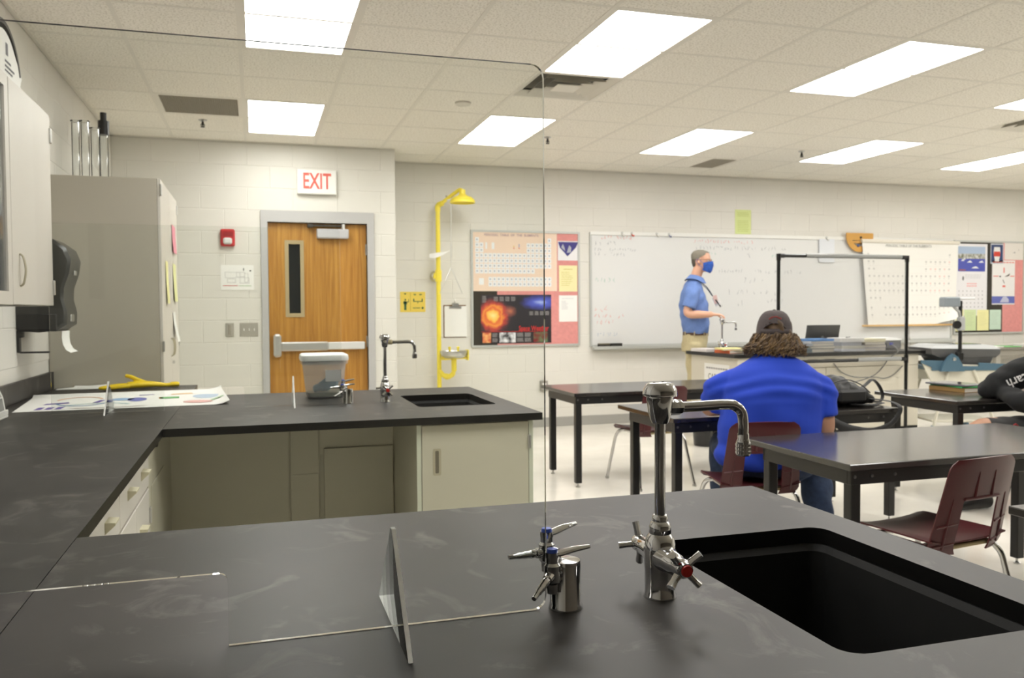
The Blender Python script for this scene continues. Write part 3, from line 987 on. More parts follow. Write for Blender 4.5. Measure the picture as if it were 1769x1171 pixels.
part('inset_picture', MB().rectY(2.925, 3.09, .945, 1.055, yy), radial_print('inset_redgreen', (96, 130, 90), (120, 30, 34), 12), t, True)
tb = MB()
for a in ((2.455, 2.515), (2.735, 2.81), (2.825, 2.90)):
    lines_on(tb, a[0], a[1], 1.05, 1.005, yy, 4, RN, .008, .1); lines_on(tb, a[0], a[1], .995, .95, yy, 4, RN, .008, .1)
for k in range(4):
    lines_on(tb, 2.475 + k * .065, 2.525 + k * .065, 1.445, 1.395, yy, 4, RN, .008, .1)
    lines_on(tb, 2.88 + k * .062, 2.925 + k * .062, 1.285, 1.24, yy, 4, RN, .008, .1)
lines_on(tb, 2.345, 2.39, 1.455, 1.38, yy, 5, RN, .009, .1)
part('text_blocks', tb, mat('caption_grey', (150, 146, 146), .8), t, True)
part('rule_line', MB().rectY(2.33, 3.09, 1.062, 1.066, yy), mat('title_red', (214, 44, 40), .6), t, True)

t, yy = sheet('mountain_photo', 'blue and white snow scene print at the top of the red board', 'print', 3.215, 3.468, 1.845, 2.06, mat('photo_white', (230, 228, 230), .6))
part('sky', MB().prism([(3.218, 2.05), (3.24, 1.985), (3.285, 1.94), (3.33, 1.89), (3.38, 1.94), (3.43, 1.99), (3.458, 2.05)], yy, yy + .0003), mat('photo_blue', (62, 58, 128), .6), t, True)
part('peak', MB().prism([(3.255, 1.99), (3.275, 2.03), (3.295, 1.985), (3.30, 1.95)], yy - .0005, yy - .0002).prism([(3.32, 1.93), (3.35, 2.015), (3.375, 1.99), (3.37, 1.935)], yy - .0005, yy - .0002), mat('photo_grey', (170, 172, 184), .6), t, True)
t, yy = sheet('yellow_notice', 'yellow printed sheet pinned on the red board', 'notice', 3.228, 3.445, 1.50, 1.79, mat('paper_yellow', (238, 231, 178), .85))
part('print', lines_on(MB().rectY(3.28, 3.39, 1.745, 1.752, yy), 3.255, 3.40, 1.725, 1.56, yy, 8, RN, .006), mat('print_olive', (206, 194, 104), .9), t, True)
t, yy = sheet('white_notice', 'white printed sheet under the yellow one on the red board', 'notice', 3.226, 3.445, 1.165, 1.458, M_PAPER)
part('print', lines_on(MB().rectY(3.26, 3.40, 1.42, 1.426, yy), 3.255, 3.34, 1.40, 1.30, yy, 7, RN, .006), mat('print_faint', (205, 206, 208), .9), t, True)

# ------------------------------------------------------------------ whiteboard
WX0, WX1, WZ0, WZ1 = 3.598, 8.66, .90, 2.165
t = thing('whiteboard', 'long white marker board with faint handwriting behind the teacher', 'whiteboard', ((WX0 + WX1) / 2, YB, .84))
M_WB = mat('marker_board', (226, 226, 224), .18)
part('writing_surface', MB().box(WX0 + .02, WX1 - .02, YB - .014, YB - .002, WZ0, WZ1 - .02), M_WB, t, True)
part('frame', MB().prism([(WX0, WZ0 - .02), (WX1, WZ0 - .02), (WX1, WZ1), (WX0, WZ1)], YB - .022, YB - .001, holes=[[(WX0 + .022, WZ0), (WX0 + .022, WZ1 - .022), (WX1 - .022, WZ1 - .022), (WX1 - .022, WZ0)]]), M_ALF, t, True)
part('map_rail', MB().box(WX0, WX1, YB - .028, YB - .0215, WZ1 - .03, WZ1 + .012, .003), M_WHITE, t, True)
part('marker_tray', MB().prism([(YB - .02, .885), (YB - .095, .87), (YB - .098, .885), (YB - .104, .885), (YB - .104, .855), (YB - .02, .838)], WX0 + .02, WX1 - .02, 'yz'), M_ALF, t, True)
wy = YB - .0148
def hand(x, z, w, h, col, nm, th=.004):
    part('handwriting', scribble(MB(), x, wy, z, w, h, RN, th), mat('marker_' + nm, col, .6), t, True)
for x, z, w, h, c in ((3.65, 2.09, .46, .05, 'r'), (3.66, 2.02, .26, .05, 'k'), (3.65, 1.955, .52, .04, 'k'), (3.65, 1.90, .38, .05, 'k'), (3.66, 1.60, .25, .06, 'g'),
                      (3.65, 1.27, .17, .07, 'r'), (3.64, 1.20, .22, .05, 'r'), (3.88, 1.19, .14, .06, 'r'), (3.66, 1.125, .3, .06, 'r'), (3.67, .995, .28, .05, 'b')):
    hand(x, z, w, h, {'r': (222, 164, 160), 'k': (176, 178, 180), 'g': (160, 196, 180), 'b': (180, 190, 204)}[c], 'lite_' + c)
for x, z, w, h, c in ((4.90, 2.065, .80, .045, 'r'), (4.92, 1.985, 1.25, .06, 'k'), (4.95, 1.92, .25, .05, 'g'), (5.55, 1.90, .12, .06, 'k'), (5.95, 1.91, .24, .05, 'g'),
                      (5.22, 1.72, .42, .05, 'k'), (5.72, 1.725, .10, .04, 'k'), (5.86, 1.71, .52, .055, 'k'), (5.56, 1.60, .3, .07, 'k'), (5.36, 1.46, .27, .07, 'k'), (5.70, 1.465, .12, .04, 'k'),
                      (5.86, 1.45, .25, .08, 'k'), (5.88, 1.36, .25, .06, 'k'), (5.45, 1.33, .2, .07, 'k')):
    hand(x, z, w, h, {'r': (222, 164, 160), 'k': (184, 186, 188), 'g': (160, 196, 180)}[c], 'lite_' + c)
def eraser(x, label, top):
    e = thing('board_eraser', label, 'eraser', (x, YB - .06, .8815), 0, 'board erasers on the marker tray')
    part('felt', MB().box(-.068, .068, -.022, .022, 0, .022, .002), mat('eraser_felt', (60, 58, 54), .95), e)
    part('back', MB().box(-.07, .07, -.024, .024, .022, .036, .006), top, e)
eraser(3.745, 'olive-backed board eraser at the left end of the marker tray', mat('eraser_olive', (116, 110, 88), .7))
eraser(3.895, 'black board eraser beside the olive one on the marker tray', M_BLACKP)
def rail_clip(x, label, m):
    c = thing('rail_clip', label, 'clip', (x, YB - .03, 2.145), 0, 'clips on the whiteboard rail')
    part('clip_body', MB().box(-.012, .012, -.008, .001, 0, .03, .003), M_STEEL, c)
    part('hook', MB().tube([(0, -.006, .004), (.0, -.02, -.008), (.014, -.024, -.02), (.02, -.015, -.006)], .006, 7, smooth=3), m, c)
rail_clip(3.985, 'grey clip on the whiteboard rail nearest the shower', M_STEEL)
rail_clip(4.105, 'red hook clipped on the whiteboard rail', mat('clip_red', (206, 60, 44), .4))
rail_clip(4.42, 'grey clip between the red and blue hooks of the rail', M_STEEL)
rail_clip(4.575, 'blue hook clipped on the whiteboard rail', mat('clip_blue', (70, 84, 130), .4))
rail_clip(6.72, 'small clip holding the white sheet on the whiteboard rail', M_STEEL)
t, yy = sheet('green_notice', 'lime green notice on the wall above the whiteboard', 'notice', 5.458, 5.675, 2.185, 2.472, mat('paper_lime', (216, 226, 158), .85), YB - .001)
part('print', lines_on(lines_on(MB(), 5.49, 5.645, 2.445, 2.39, yy, 3, RN, .006, .1), 5.49, 5.645, 2.35, 2.21, yy, 7, RN, .006, .1), mat('print_lime', (186, 196, 108), .9), t, True)
t, yy = sheet('blank_sheet', 'white sheet clipped under the rail of the whiteboard', 'paper', 6.615, 6.835, 1.86, 2.145, mat('paper_cool', (224, 227, 232), .85), YB - .03)

# ------------------------------------------------------------------ pull-down chart, protractor, right-hand board
cy = YB - .07
t = thing('wall_chart', 'large white hanging periodic chart with a wooden bottom rod', 'wall chart', (7.95, cy, 1.05))
sh = MB()
NU, NV = 24, 16
def chart_pt(u, v):
    xl = 7.21 + (7.31 - 7.21) * v; xr = 8.70 + (8.665 - 8.70) * v
    x = xl + (xr - xl) * u
    z = 2.115 - 1.035 * v
    y = cy + .012 * sin(pi * v) * sin(2.3 * u + .4)
    if v > .78 and u > .75:
        q = (v - .78) / .22 * (u - .75) / .25
        y -= .16 * q * q
        z += .085 * q
    return (x, y, z)
for s_ in (0, -.0012):
    base = len(sh.v)
    sh.v += [(p[0], p[1] + s_, p[2]) for p in (chart_pt(i / NU, j / NV) for j in range(NV + 1) for i in range(NU + 1))]
    for j in range(NV):
        for i in range(NU):
            a = base + j * (NU + 1) + i
            sh.f.append((a, a + 1, a + NU + 2, a + NU + 1)); sh.m.append(0)
part('sheet', sh, mat('chart_white', (236, 234, 228), .7), t, True)
part('roller', MB().lathe([(.0005, 7.20), (.024, 7.20), (.024, 8.71), (.0005, 8.71)], 14, (0, cy, 2.128), 'x'), mat('roller_cream', (228, 222, 208), .5), t, True)
part('wooden_rod', MB().box(7.225, 8.625, cy - .012, cy + .014, 1.062, 1.086, .004), mat('rod_wood', (214, 174, 112), .5), t, True)
part('pull_cord', MB().tube([(7.93, cy - .004, 1.065), (7.935, cy - .004, .93), (7.93, cy - .01, .80)], .006, 6).tube([(7.93, cy - .01, .92), (7.95, cy - .012, .86), (7.93, cy - .01, .8)], .009, 6), mat('cord_grey', (176, 174, 168), .7), t, True)
ci = MB(); cr = MB(); cl_ = MB()
def cput(mb, u0, u1, v0, v1):
    def q(u, v):
        p = chart_pt(u, v); return (p[0], p[1] - .0022, p[2])
    mb.quad(q(u0, v1), q(u1, v1), q(u1, v0), q(u0, v0))
for r in range(9):
    v = .13 + r * .088 + (.03 if r >= 7 else 0)
    for c in range(18):
        if r == 0 and 0 < c < 17: continue
        if r in (1, 2) and 1 < c < 12: continue
        if r == 6 and c > 2: continue
        if r >= 7 and c in (1, 2): continue
        u = .045 + c * .0505
        cput(cr if (c > 12 and RN.random() < .35) else ci, u, u + .018, v, v + .022)
        if RN.random() < .6: cput(ci, u + .003, u + .015, v + .035, v + .042)
    cput(cl_, .04, .95, v + .066, v + .068)
part('symbols', ci, mat('chart_ink', (200, 198, 194), .9), t, True, kind='stuff')
part('symbols', cr, mat('chart_red', (230, 204, 198), .9), t, True, kind='stuff')
part('rules', cl_, mat('chart_rule', (222, 218, 212), .9), t, True)
part('title', textY('PERIODIC TABLE OF THE ELEMENTS', .042, 7.9, cy - .022, 2.075, bold=.0006, sx=1.05), mat('chart_title', (150, 150, 146), .9), t, True)
# wooden blackboard protractor hanging from the rail
t = thing('protractor', 'wooden half-round protractor hanging at the top of the whiteboard', 'protractor', (7.2, YB - .05, 1.97))
arc = [(7.19 + .20 * cos(R(a)), 2.19 + .20 * sin(R(a))) for a in range(180, 361, 12)]
hole = [(7.19 + .115 * cos(R(a)), 2.155 + .095 * sin(R(a))) for a in range(190, 351, 12)]
part('body', MB().prism(arc + [(7.39, 2.225), (6.99, 2.225)], YB - .056, YB - .046, holes=[list(reversed(hole))]), mat('protractor_wood', (206, 154, 72), .5), t, True)
part('bar', MB().box(7.07, 7.31, YB - .0555, YB - .0465, 2.10, 2.13, .002), mat('protractor_wood', (206, 154, 72), .5), t, True)
part('knob', MB().lathe([(.016, -.014), (.016, 0)], 12, (7.16, YB - .052, 2.07), 'y'), mat('clip_blue', (70, 84, 130), .4), t, True)
part('knob', MB().lathe([(.014, -.014), (.014, 0)], 12, (7.2, YB - .052, 2.17), 'y'), M_BLACKP, t, True)

board('bulletin_board', 'bulletin board with calendar and coloured sheets right of the hanging chart', 8.695, 9.865, .945, 2.168, 9.50)
t, yy = sheet('harbour_calendar', 'wall calendar with a harbour photograph above a month grid', 'calendar', 8.715, 9.235, 1.185, 2.125, mat('calendar_white', (228, 226, 228), .7))
part('photo_sky', MB().rectY(8.755, 9.2, 1.98, 2.09, yy), mat('cal_sky', (168, 186, 210), .6), t, True)
part('photo_shore', MB().rectY(8.755, 9.2, 1.925, 1.995, yy - .0003), radial_print('cal_shore', (206, 206, 204), (112, 112, 84), 24), t, True)
part('photo_water', MB().rectY(8.755, 9.2, 1.765, 1.93, yy - .0006), mat('cal_water', (76, 84, 170), .5), t, True)
bt = MB()
for x, z, w in ((8.80, 1.90, .06), (8.90, 1.88, .09), (9.09, 1.88, .09), (8.97, 1.805, .13), (8.84, 1.92, .04)):
    bt.prism([(x, z), (x + w, z), (x + w * .8, z + .014), (x + w * .6, z + .03), (x + w * .2, z + .014)], yy - .0012, yy - .0009)
part('photo_boats', bt, mat('cal_boat', (222, 222, 226), .6), t, True)
part('photo_boat', MB().prism([(8.77, 1.775), (8.88, 1.775), (8.88, 1.79), (8.77, 1.795)], yy - .0012, yy - .0009), mat('cal_boat_red', (150, 92, 96), .6), t, True)
cg = MB()
lines_on(cg, 8.87, 9.15, 1.73, 1.67, yy, 3, RN, .006, .2)
for r in range(6):
    for c in range(7):
        cg.rectY(8.765 + c * .064, 8.785 + c * .064, 1.50 - r * .052, 1.518 - r * .052, yy)
part('month_grid', cg, mat('cal_ink', (190, 188, 190), .9), t, True, kind='stuff')
part('month_name', lines_on(MB(), 8.90, 9.08, 1.62, 1.56, yy, 2, RN, .015, .1), mat('cal_red', (232, 170, 168), .9), t, True)
part('emblem', MB().prism([(8.825, 1.665), (8.84, 1.64), (8.855, 1.665), (8.85, 1.70), (8.83, 1.70)], yy, yy + .0003), mat('cal_emblem', (110, 112, 112), .9), t, True)
t, yy = sheet('figure_card', 'small dark blue card with a red and white shape beside the calendar', 'card', 9.285, 9.50, 1.87, 2.135, mat('card_navy', (44, 62, 104), .6), py - .004)
part('border', MB().rectY(9.285, 9.5, 2.12, 2.135, yy).rectY(9.285, 9.5, 1.87, 1.885, yy).rectY(9.285, 9.295, 1.885, 2.12, yy).rectY(9.49, 9.5, 1.885, 2.12, yy), mat('card_pale', (196, 200, 208), .7), t, True)
part('shape', MB().prism([(9.335, 2.02), (9.345, 2.09), (9.44, 2.09), (9.45, 2.02), (9.425, 1.90), (9.36, 1.90)], yy, yy + .0003), mat('card_white', (222, 222, 220), .7), t, True)
part('shape', MB().rectY(9.34, 9.445, 1.965, 2.03, yy - .0005), mat('card_red', (206, 70, 54), .7), t, True)
t, yy = sheet('pencil_sketch', 'white sheet with a faint pencil sketch at the top right of the board', 'drawing', 9.525, 9.845, 1.925, 2.145, mat('sketch_paper', (222, 216, 208), .8))
part('sketch', scribble(MB(), 9.6, yy, 2.0, .18, .07, RN, .004, 3), M_INK, t, True)
t, yy = sheet('bird_poster', 'white poster with bird pictures and a blue lower band', 'poster', 9.315, 9.70, 1.33, 1.915, mat('poster_white', (228, 226, 224), .7), py - .004)
part('band', MB().rectY(9.315, 9.70, 1.345, 1.44, yy), mat('band_blue', (98, 106, 176), .6), t, True)
part('band_motif', MB().prism([(9.45, 1.36), (9.50, 1.43), (9.55, 1.44), (9.60, 1.40), (9.60, 1.36)], yy - .0006, yy - .0003), mat('band_pale', (186, 188, 210), .6), t, True)
part('wing', MB().prism([(9.52, 1.70), (9.56, 1.715), (9.62, 1.745), (9.60, 1.71), (9.56, 1.70)], yy, yy + .0003).prism([(9.43, 1.705), (9.455, 1.715), (9.47, 1.70), (9.45, 1.69)], yy, yy + .0003).prism([(9.49, 1.66), (9.52, 1.61), (9.53, 1.61), (9.50, 1.66)], yy, yy + .0003), mat('bird_brown', (84, 70, 60), .8), t, True)
part('red_text', lines_on(MB().rectY(9.49, 9.54, 1.56, 1.585, yy).rectY(9.505, 9.525, 1.75, 1.82, yy), 9.33, 9.69, 1.90, 1.875, yy, 1, RN, .014, .05).rectY(9.335, 9.42, 1.70, 1.712, yy).rectY(9.62, 9.69, 1.70, 1.712, yy), mat('poster_red', (222, 120, 112), .8), t, True)
for i, (x0, x1, z0, z1, nm, col, lb) in enumerate(((8.70, 8.855, .985, 1.27, 'a', (232, 228, 172), 'pale yellow sheet partly behind the projector head'), (8.865, 9.06, .99, 1.265, 'b', (208, 222, 172), 'pale green sheet in the row under the calendar'),
                                  (9.075, 9.27, .99, 1.262, 'c', (236, 230, 170), 'bright yellow sheet in the row under the calendar'), (9.285, 9.475, 1.0, 1.262, 'd', (200, 220, 202), 'mint green sheet at the right end of the coloured row'))):
    t, yy = sheet('coloured_sheet', lb, 'notice', x0, x1, z0, z1, mat('sheet_' + nm, col, .85), py - .002, 'coloured sheets pinned in a row')
    part('print', lines_on(MB(), x0 + .03, x1 - .03, z1 - .03, z0 + .06, yy, 9, RN, .005, .3), mat('sheet_ink_' + nm, tuple(int(c * .9) for c in col), .9), t, True)
# ------------------------------------------------------------------ lab counters
ZT = .84; TH = .032
XE = -.355           # front edge of the wall counter
XP = 1.215           # end of the peninsulas
YN, YFAR = 1.19, 4.195  # centre lines of the two peninsulas
HD = .68             # half depth
YEND = 5.62
t = thing('wall_counter', 'long dark resin counter along the left wall with upstand', 'counter', (-.77, 2.3, ZT - TH))
part('worktop', MB().prism([(XL + .003, -1.2), (XE, -1.2), (XE, YEND), (XL + .003, YEND)], ZT - TH, ZT, 'xy', side_mi=1), [M_COUNTER, M_CEDGE], t, True)
part('backsplash', MB().box(XL + .003, XL + .025, -1.2, YEND, ZT + .0005, ZT + .105, .002), M_COUNTER, t, True)

def hinge(x, y, z, ax='y', h=.06):
    mb = MB()
    if ax == 'y':
        mb.box(x - .006, x + .006, y - .008, y, z, z + h, .002)
    else:
        mb.box(x, x + .008, y - .006, y + .006, z, z + h, .002)
    return mb

def peninsula(yc, wh):
    x0, x1 = XE + .0015, XP
    y0, y1 = yc - HD, yc + HD
    hx0, hx1, hy = .735, 1.118, .285
    hole = rrect(hx0, hx1, yc - hy, yc + hy, .035)
    mb = MB().prism([(x0, y0), (x1, y0), (x1, y1), (x0, y1)], ZT - TH, ZT, 'xy', side_mi=1, holes=[list(reversed(hole))])
    tp = solo('peninsula_top', 'dark resin peninsula top with a sink cut-out, ' + wh, 'counter', mb, [M_COUNTER, M_CEDGE], 'peninsula tops')
    # sink basin
    sk = thing('lab_sink', 'black rectangular resin sink, ' + wh, 'sink', ((hx0 + hx1) / 2, yc, ZT - .30), 0, 'lab sinks')
    o = rrect(hx0 - .03, hx1 + .03, yc - hy - .03, yc + hy + .03, .04); i0 = rrect(hx0 + .012, hx1 - .012, yc - hy + .012, yc + hy - .012, .03)
    i1 = rrect(hx0 + .022, hx1 - .022, yc - hy + .022, yc + hy - .022, .035)
    zz = ZT - TH - .001
    mb = MB().ring_loft([[(p[0], p[1], z) for p in L_] for L_, z in ((o, zz - .28), (o, zz), (rrect(hx0 + .002, hx1 - .002, yc - hy + .002, yc + hy - .002, .033), zz), (i0, zz - .012), (i1, zz - .22), (rrect(hx0 + .05, hx1 - .05, yc - hy + .05, yc + hy - .05, .03), zz - .245))])
    part('basin', mb, M_SINK, sk, True)
    part('drain', MB().lathe([(.0005, 0), (.034, 0), (.034, .006), (.026, .006), (.024, .002), (.0005, .002)], 20, ((hx0 + hx1) / 2, yc, zz - .2445)), M_STEEL, sk, True)
    if wh.startswith('near'):
        part('residue', MB().lathe([(.0005, .004), (.03, .003), (.05, .0005)], 14, (hx1 - .10, yc + hy - .12, zz - .245)).lathe([(.0005, .003), (.02, .002), (.03, .0005)], 10, (hx1 - .15, yc + hy - .17, zz - .245)), mat('residue', (120, 108, 74), .9), sk, True)
    # base cabinet under the sink
    cx0, cx1 = .655, XP - .035
    c = thing('sink_cabinet', 'beige laminate sink cabinet with recessed pull, ' + wh, 'cabinet', ((cx0 + cx1) / 2, yc, 0), 0, 'sink cabinets')
    yf = y0 + .035; yb = y1 - .035
    zt = ZT - TH - .001
    body = MB().box(cx0, cx0 + .018, yf, yb, 0, zt).box(cx1 - .018, cx1, yf, yb, 0, zt).box(cx0 + .018, cx1 - .018, yf + .02, yb - .02, .10, .118).box(cx0 + .018, cx1 - .018, yf + .06, yb - .06, 0, .1)
    body.box(cx0 + .018, cx1 - .018, yf + .002, yf + .02, zt - .02, zt).box(cx0 + .018, cx1 - .018, yb - .02, yb - .002, zt - .02, zt)
    part('carcass', body, M_LAM, c, True)
    part('edge_band', MB().box(cx1 - .0185, cx1 + .0005, yf - .002, yf, 0, zt).box(cx0 - .0005, cx0 + .0185, yf - .002, yf, 0, zt), M_EDGE, c, True)
    for sgn, yy in ((-1, yf), (1, yb)):
        ya, yb_ = (yy - .004, yy + .016) if sgn < 0 else (yy - .016, yy + .004)
        dr = part('door', MB().box(cx0 + .021, cx1 - .021, ya, yb_, .105, zt - .006, .002), M_LAM, c, True)
        ys = ya - .0015 if sgn < 0 else yb_ + .0015
        hx = cx0 + .087
        ring = MB().prism(rrect(hx - .018, hx + .018, .582, .70, .008, 3), min(ys, ys - sgn * .004), max(ys, ys - sgn * .004), holes=[list(reversed(rrect(hx - .008, hx + .008, .592, .69, .004, 3)))])
        part('recessed_pull', ring, mat('pull_tan', (178, 170, 146), .5), dr, True)
        part('pull_cup', MB().box(hx - .008, hx + .008, min(ya, yb_) - .0008 if sgn < 0 else yb_, ya if sgn < 0 else yb_ + .0008, .592, .69), mat('pull_dark', (110, 104, 88), .6), dr, True)
        for z in (.2, .68):
            part('hinge', hinge(cx1 - .018, ya if sgn < 0 else yb_ + .008, z), M_STEEL, c, True)
    # knee space: centre panel, apron rail, chase boards
    k = thing('knee_panel', 'beige centre panel closing the knee space, ' + wh, 'panel', (.13, yc, 0), 0, 'knee space panels')
    part('panel_board', MB().box(-.395, .654, yc - .01, yc + .01, 0, zt), M_LAM, k, True)
    part('chase_cover', MB().box(.15, .285, yc - .03, yc - .0105, 0, zt, .002), M_LAM, k, True)
    part('chase_cover', MB().box(.15, .285, yc - .033, yc - .0302, .50, .505), M_LAM, k, True)
    part('access_panel', MB().box(.31, .65, yc - .022, yc - .0105, 0, .625, .002), M_LAM, k, True)
    part('screw', MB().lathe([(.006, -.014), (.004, -.017), (.0005, -.018)], 8, (-.30, yc, .23), 'y').lathe([(.006, -.026), (.004, -.029), (.0005, -.03)], 8, (.60, yc, .26), 'y'), M_DARK, k, True)
    return tp
peninsula(YFAR, 'far side with the bucket')
peninsula(YN, 'nearest the viewer')

# drawers and doors under the wall counter
XFc = -.385
def base_unit(y0, y1, label, drawers, doors):
    c = thing('base_cabinet', label, 'cabinet', ((XL + XFc) / 2, (y0 + y1) / 2, 0), 0, 'wall base cabinets')
    zt = ZT - TH - .001
    part('carcass', MB().box(XL + .003, XFc - .02, y0 + .001, y1 - .001, .1, zt).box(XL + .003, XFc - .08, y0 + .001, y1 - .001, 0, .1), M_LAM, c, True)
    def pull(T, y, z):
        part('pull', MB().prism([(XFc, z + .014), (XFc + .026, z + .012), (XFc + .026, z + .006), (XFc, z - .018)], y - .034, y + .034, 'xz'), mat('pull_cream', (204, 198, 170), .45), T, True)
    for (a, b, z0, z1, hs) in drawers:
        d = part('drawer', MB().box(XFc - .02, XFc, a + .003, b - .003, z0, z1, .002), M_LAMW, c, True)
        for h in hs: pull(d, h, (z0 + z1) / 2 + .005)
    for (a, b, z0, z1, h, hy) in doors:
        d = part('door', MB().box(XFc - .02, XFc, a + .003, b - .003, z0, z1, .002), M_LAMW, c, True)
        pull(d, h, z1 - .1)
        for z in (z0 + .07, z1 - .13):
            part('hinge', hinge(XFc, hy, z, 'x'), M_STEEL, c, True)
z1 = ZT - TH - .012
base_unit(1.88, 2.64, 'beige base cabinet with one drawer close to the near peninsula', [(1.88, 2.64, .66, z1, (2.06, 2.42))], [(1.88, 2.26, .11, .65, 2.22, 1.885), (2.26, 2.64, .11, .65, 2.30, 2.635)])
base_unit(2.642, 3.33, 'beige base cabinet with a wide two-pull drawer', [(2.642, 3.33, .66, z1, (2.83, 3.15))], [(2.642, 2.986, .11, .65, 2.94, 2.647), (2.986, 3.33, .11, .65, 3.085, 3.325)])
fb = thing('filler_panel', 'narrow beige filler beside the far knee space with a small latch', 'panel', (-.5, 3.75, 0))
part('board', MB().box(XL + .01, XFc - .004, 3.332, YFAR - .012, 0, ZT - TH - .002), M_LAM, fb, True)
part('latch', MB().box(XFc - .005, XFc + .008, 3.56, 3.59, .765, .80, .002), M_BLACKP, fb, True)
part('access_door', MB().box(XFc - .004, XFc - .001, 3.42, 3.86, .05, .64, .001), M_LAM, fb, True)
base_unit(YFAR + HD + .01, YEND - .005, 'beige base cabinet beyond the far peninsula', [(YFAR + HD + .01, YEND - .005, .66, z1, (5.2,))], [(YFAR + HD + .01, YEND - .005, .11, .65, 5.1, YEND - .01)])

# ------------------------------------------------------------------ faucets
M_CHR2 = M_CHROME
def faucet(loc, rz, label, packing=None):
    t = thing('lab_faucet', label, 'faucet', loc, rz, 'lab faucets')
    part('base', MB().lathe([(.0005, 0), (.0265, 0), (.0265, .004), (.0245, .008), (.0245, .042), (.0255, .05), (.026, .075), (.022, .095), (.0165, .102), (.0005, .102)], 24), M_CHR2, t)
    for s in (-1, 1):
        ang = s
        v = part('valve_arm', MB().lathe([(.0225, .0), (.021, .02), (.0175, .035), (.0165, .052), (.0145, .056), (.0145, .066)], 18, (0, 0, .066), 'y' if s > 0 else 'y', Matrix.Diagonal((1, s, 1))), M_CHR2, t)
        hd = MB()
        hd.lathe([(.0145, .062), (.0145, .078), (.011, .086), (.0005, .087)], 16, (0, 0, .066), 'y', Matrix.Diagonal((1, s, 1)))
        for k in range(4):
            a = k * pi / 2 + (.75 if s < 0 else .1)
            dx, dz = cos(a), sin(a)
            hd.tube([(dx * .006, s * .075, .066 + dz * .006), (dx * .022, s * .079, .066 + dz * .022), (dx * .034, s * .083, .066 + dz * .034)], [(.0085, .006), (.0065, .005), (.0078, .0058)], 8)
        h = part('cross_handle', hd, M_CHR2, t)
        part('index_button', MB().lathe([(.0005, .0895), (.0085, .089), (.0095, .086), (.0095, .083)], 14, (0, 0, .066), 'y', Matrix.Diagonal((1, s, 1))), mat('index_red', (190, 36, 28), .4) if s < 0 else mat('index_blue', (54, 84, 180), .4), h)
    part('collar', MB().lathe([(.0005, .098), (.0165, .098), (.0175, .104), (.0175, .112), (.0155, .118), (.0125, .121), (.0125, .128), (.0105, .131), (.0005, .131)], 20), M_CHR2, t)
    part('riser', MB().lathe([(.0005, .125), (.0086, .125), (.0086, .282), (.0005, .282)], 18), M_CHR2, t)
    vb = part('vacuum_breaker', MB().lathe([(.0005, .276), (.0125, .276), (.0150, .281), (.0195, .298), (.0215, .316), (.0210, .322), (.0005, .322)], 24), M_CHR2, t)
    part('cap', MB().lathe([(.0005, .319), (.0268, .319), (.0275, .322), (.0262, .330), (.0215, .338), (.0170, .340), (.0005, .3405)], 24), M_CHR2, vb)
    part('vent_hole', MB().lathe([(.0005, .3408), (.002, .3408), (.002, .340)], 8, (.008, .006, 0)).lathe([(.0005, .3408), (.002, .3408), (.002, .340)], 8, (-.008, .004, 0)), M_DARK, vb)
    part('spout_nut', MB().lathe([(.0005, .014), (.0115, .014), (.0125, .02), (.0125, .034), (.0105, .038), (.0005, .038)], 8 if packing is None else 14, (0, 0, .300), 'x'), packing or M_CHR2, t)
    sp = part('spout', MB().tube([(.015, 0, .300), (.06, 0, .300), (.118, 0, .301), (.136, 0, .297), (.147, 0, .286), (.150, 0, .268), (.150, 0, .252)], .0085, 14, smooth=4), M_CHR2, t)
    er = MB().lathe([(.0005, .252), (.0092, .252), (.0092, .243), (.0105, .241), (.0105, .238), (.0115, .238), (.0115, .218), (.010, .216), (.0005, .216)], 24, (.150, 0, 0))
    for k in range(18):
        a = 2 * pi * k / 18
        for q in range(3):
            er.box(.150 + .0112 * cos(a) - .0011, .150 + .0112 * cos(a) + .0011, .0112 * sin(a) - .0011, .0112 * sin(a) + .0011, .2195 + q * .006, .2235 + q * .006)
    part('aerator', er, M_CHR2, sp)
    return t
faucet((.607, YN, ZT), 0, 'chrome gooseneck lab faucet with red button in the foreground')
faucet((.617, YFAR, ZT), 0, 'chrome lab faucet beside the bucket on the far peninsula', mat('packing_tan', (172, 160, 124), .6))

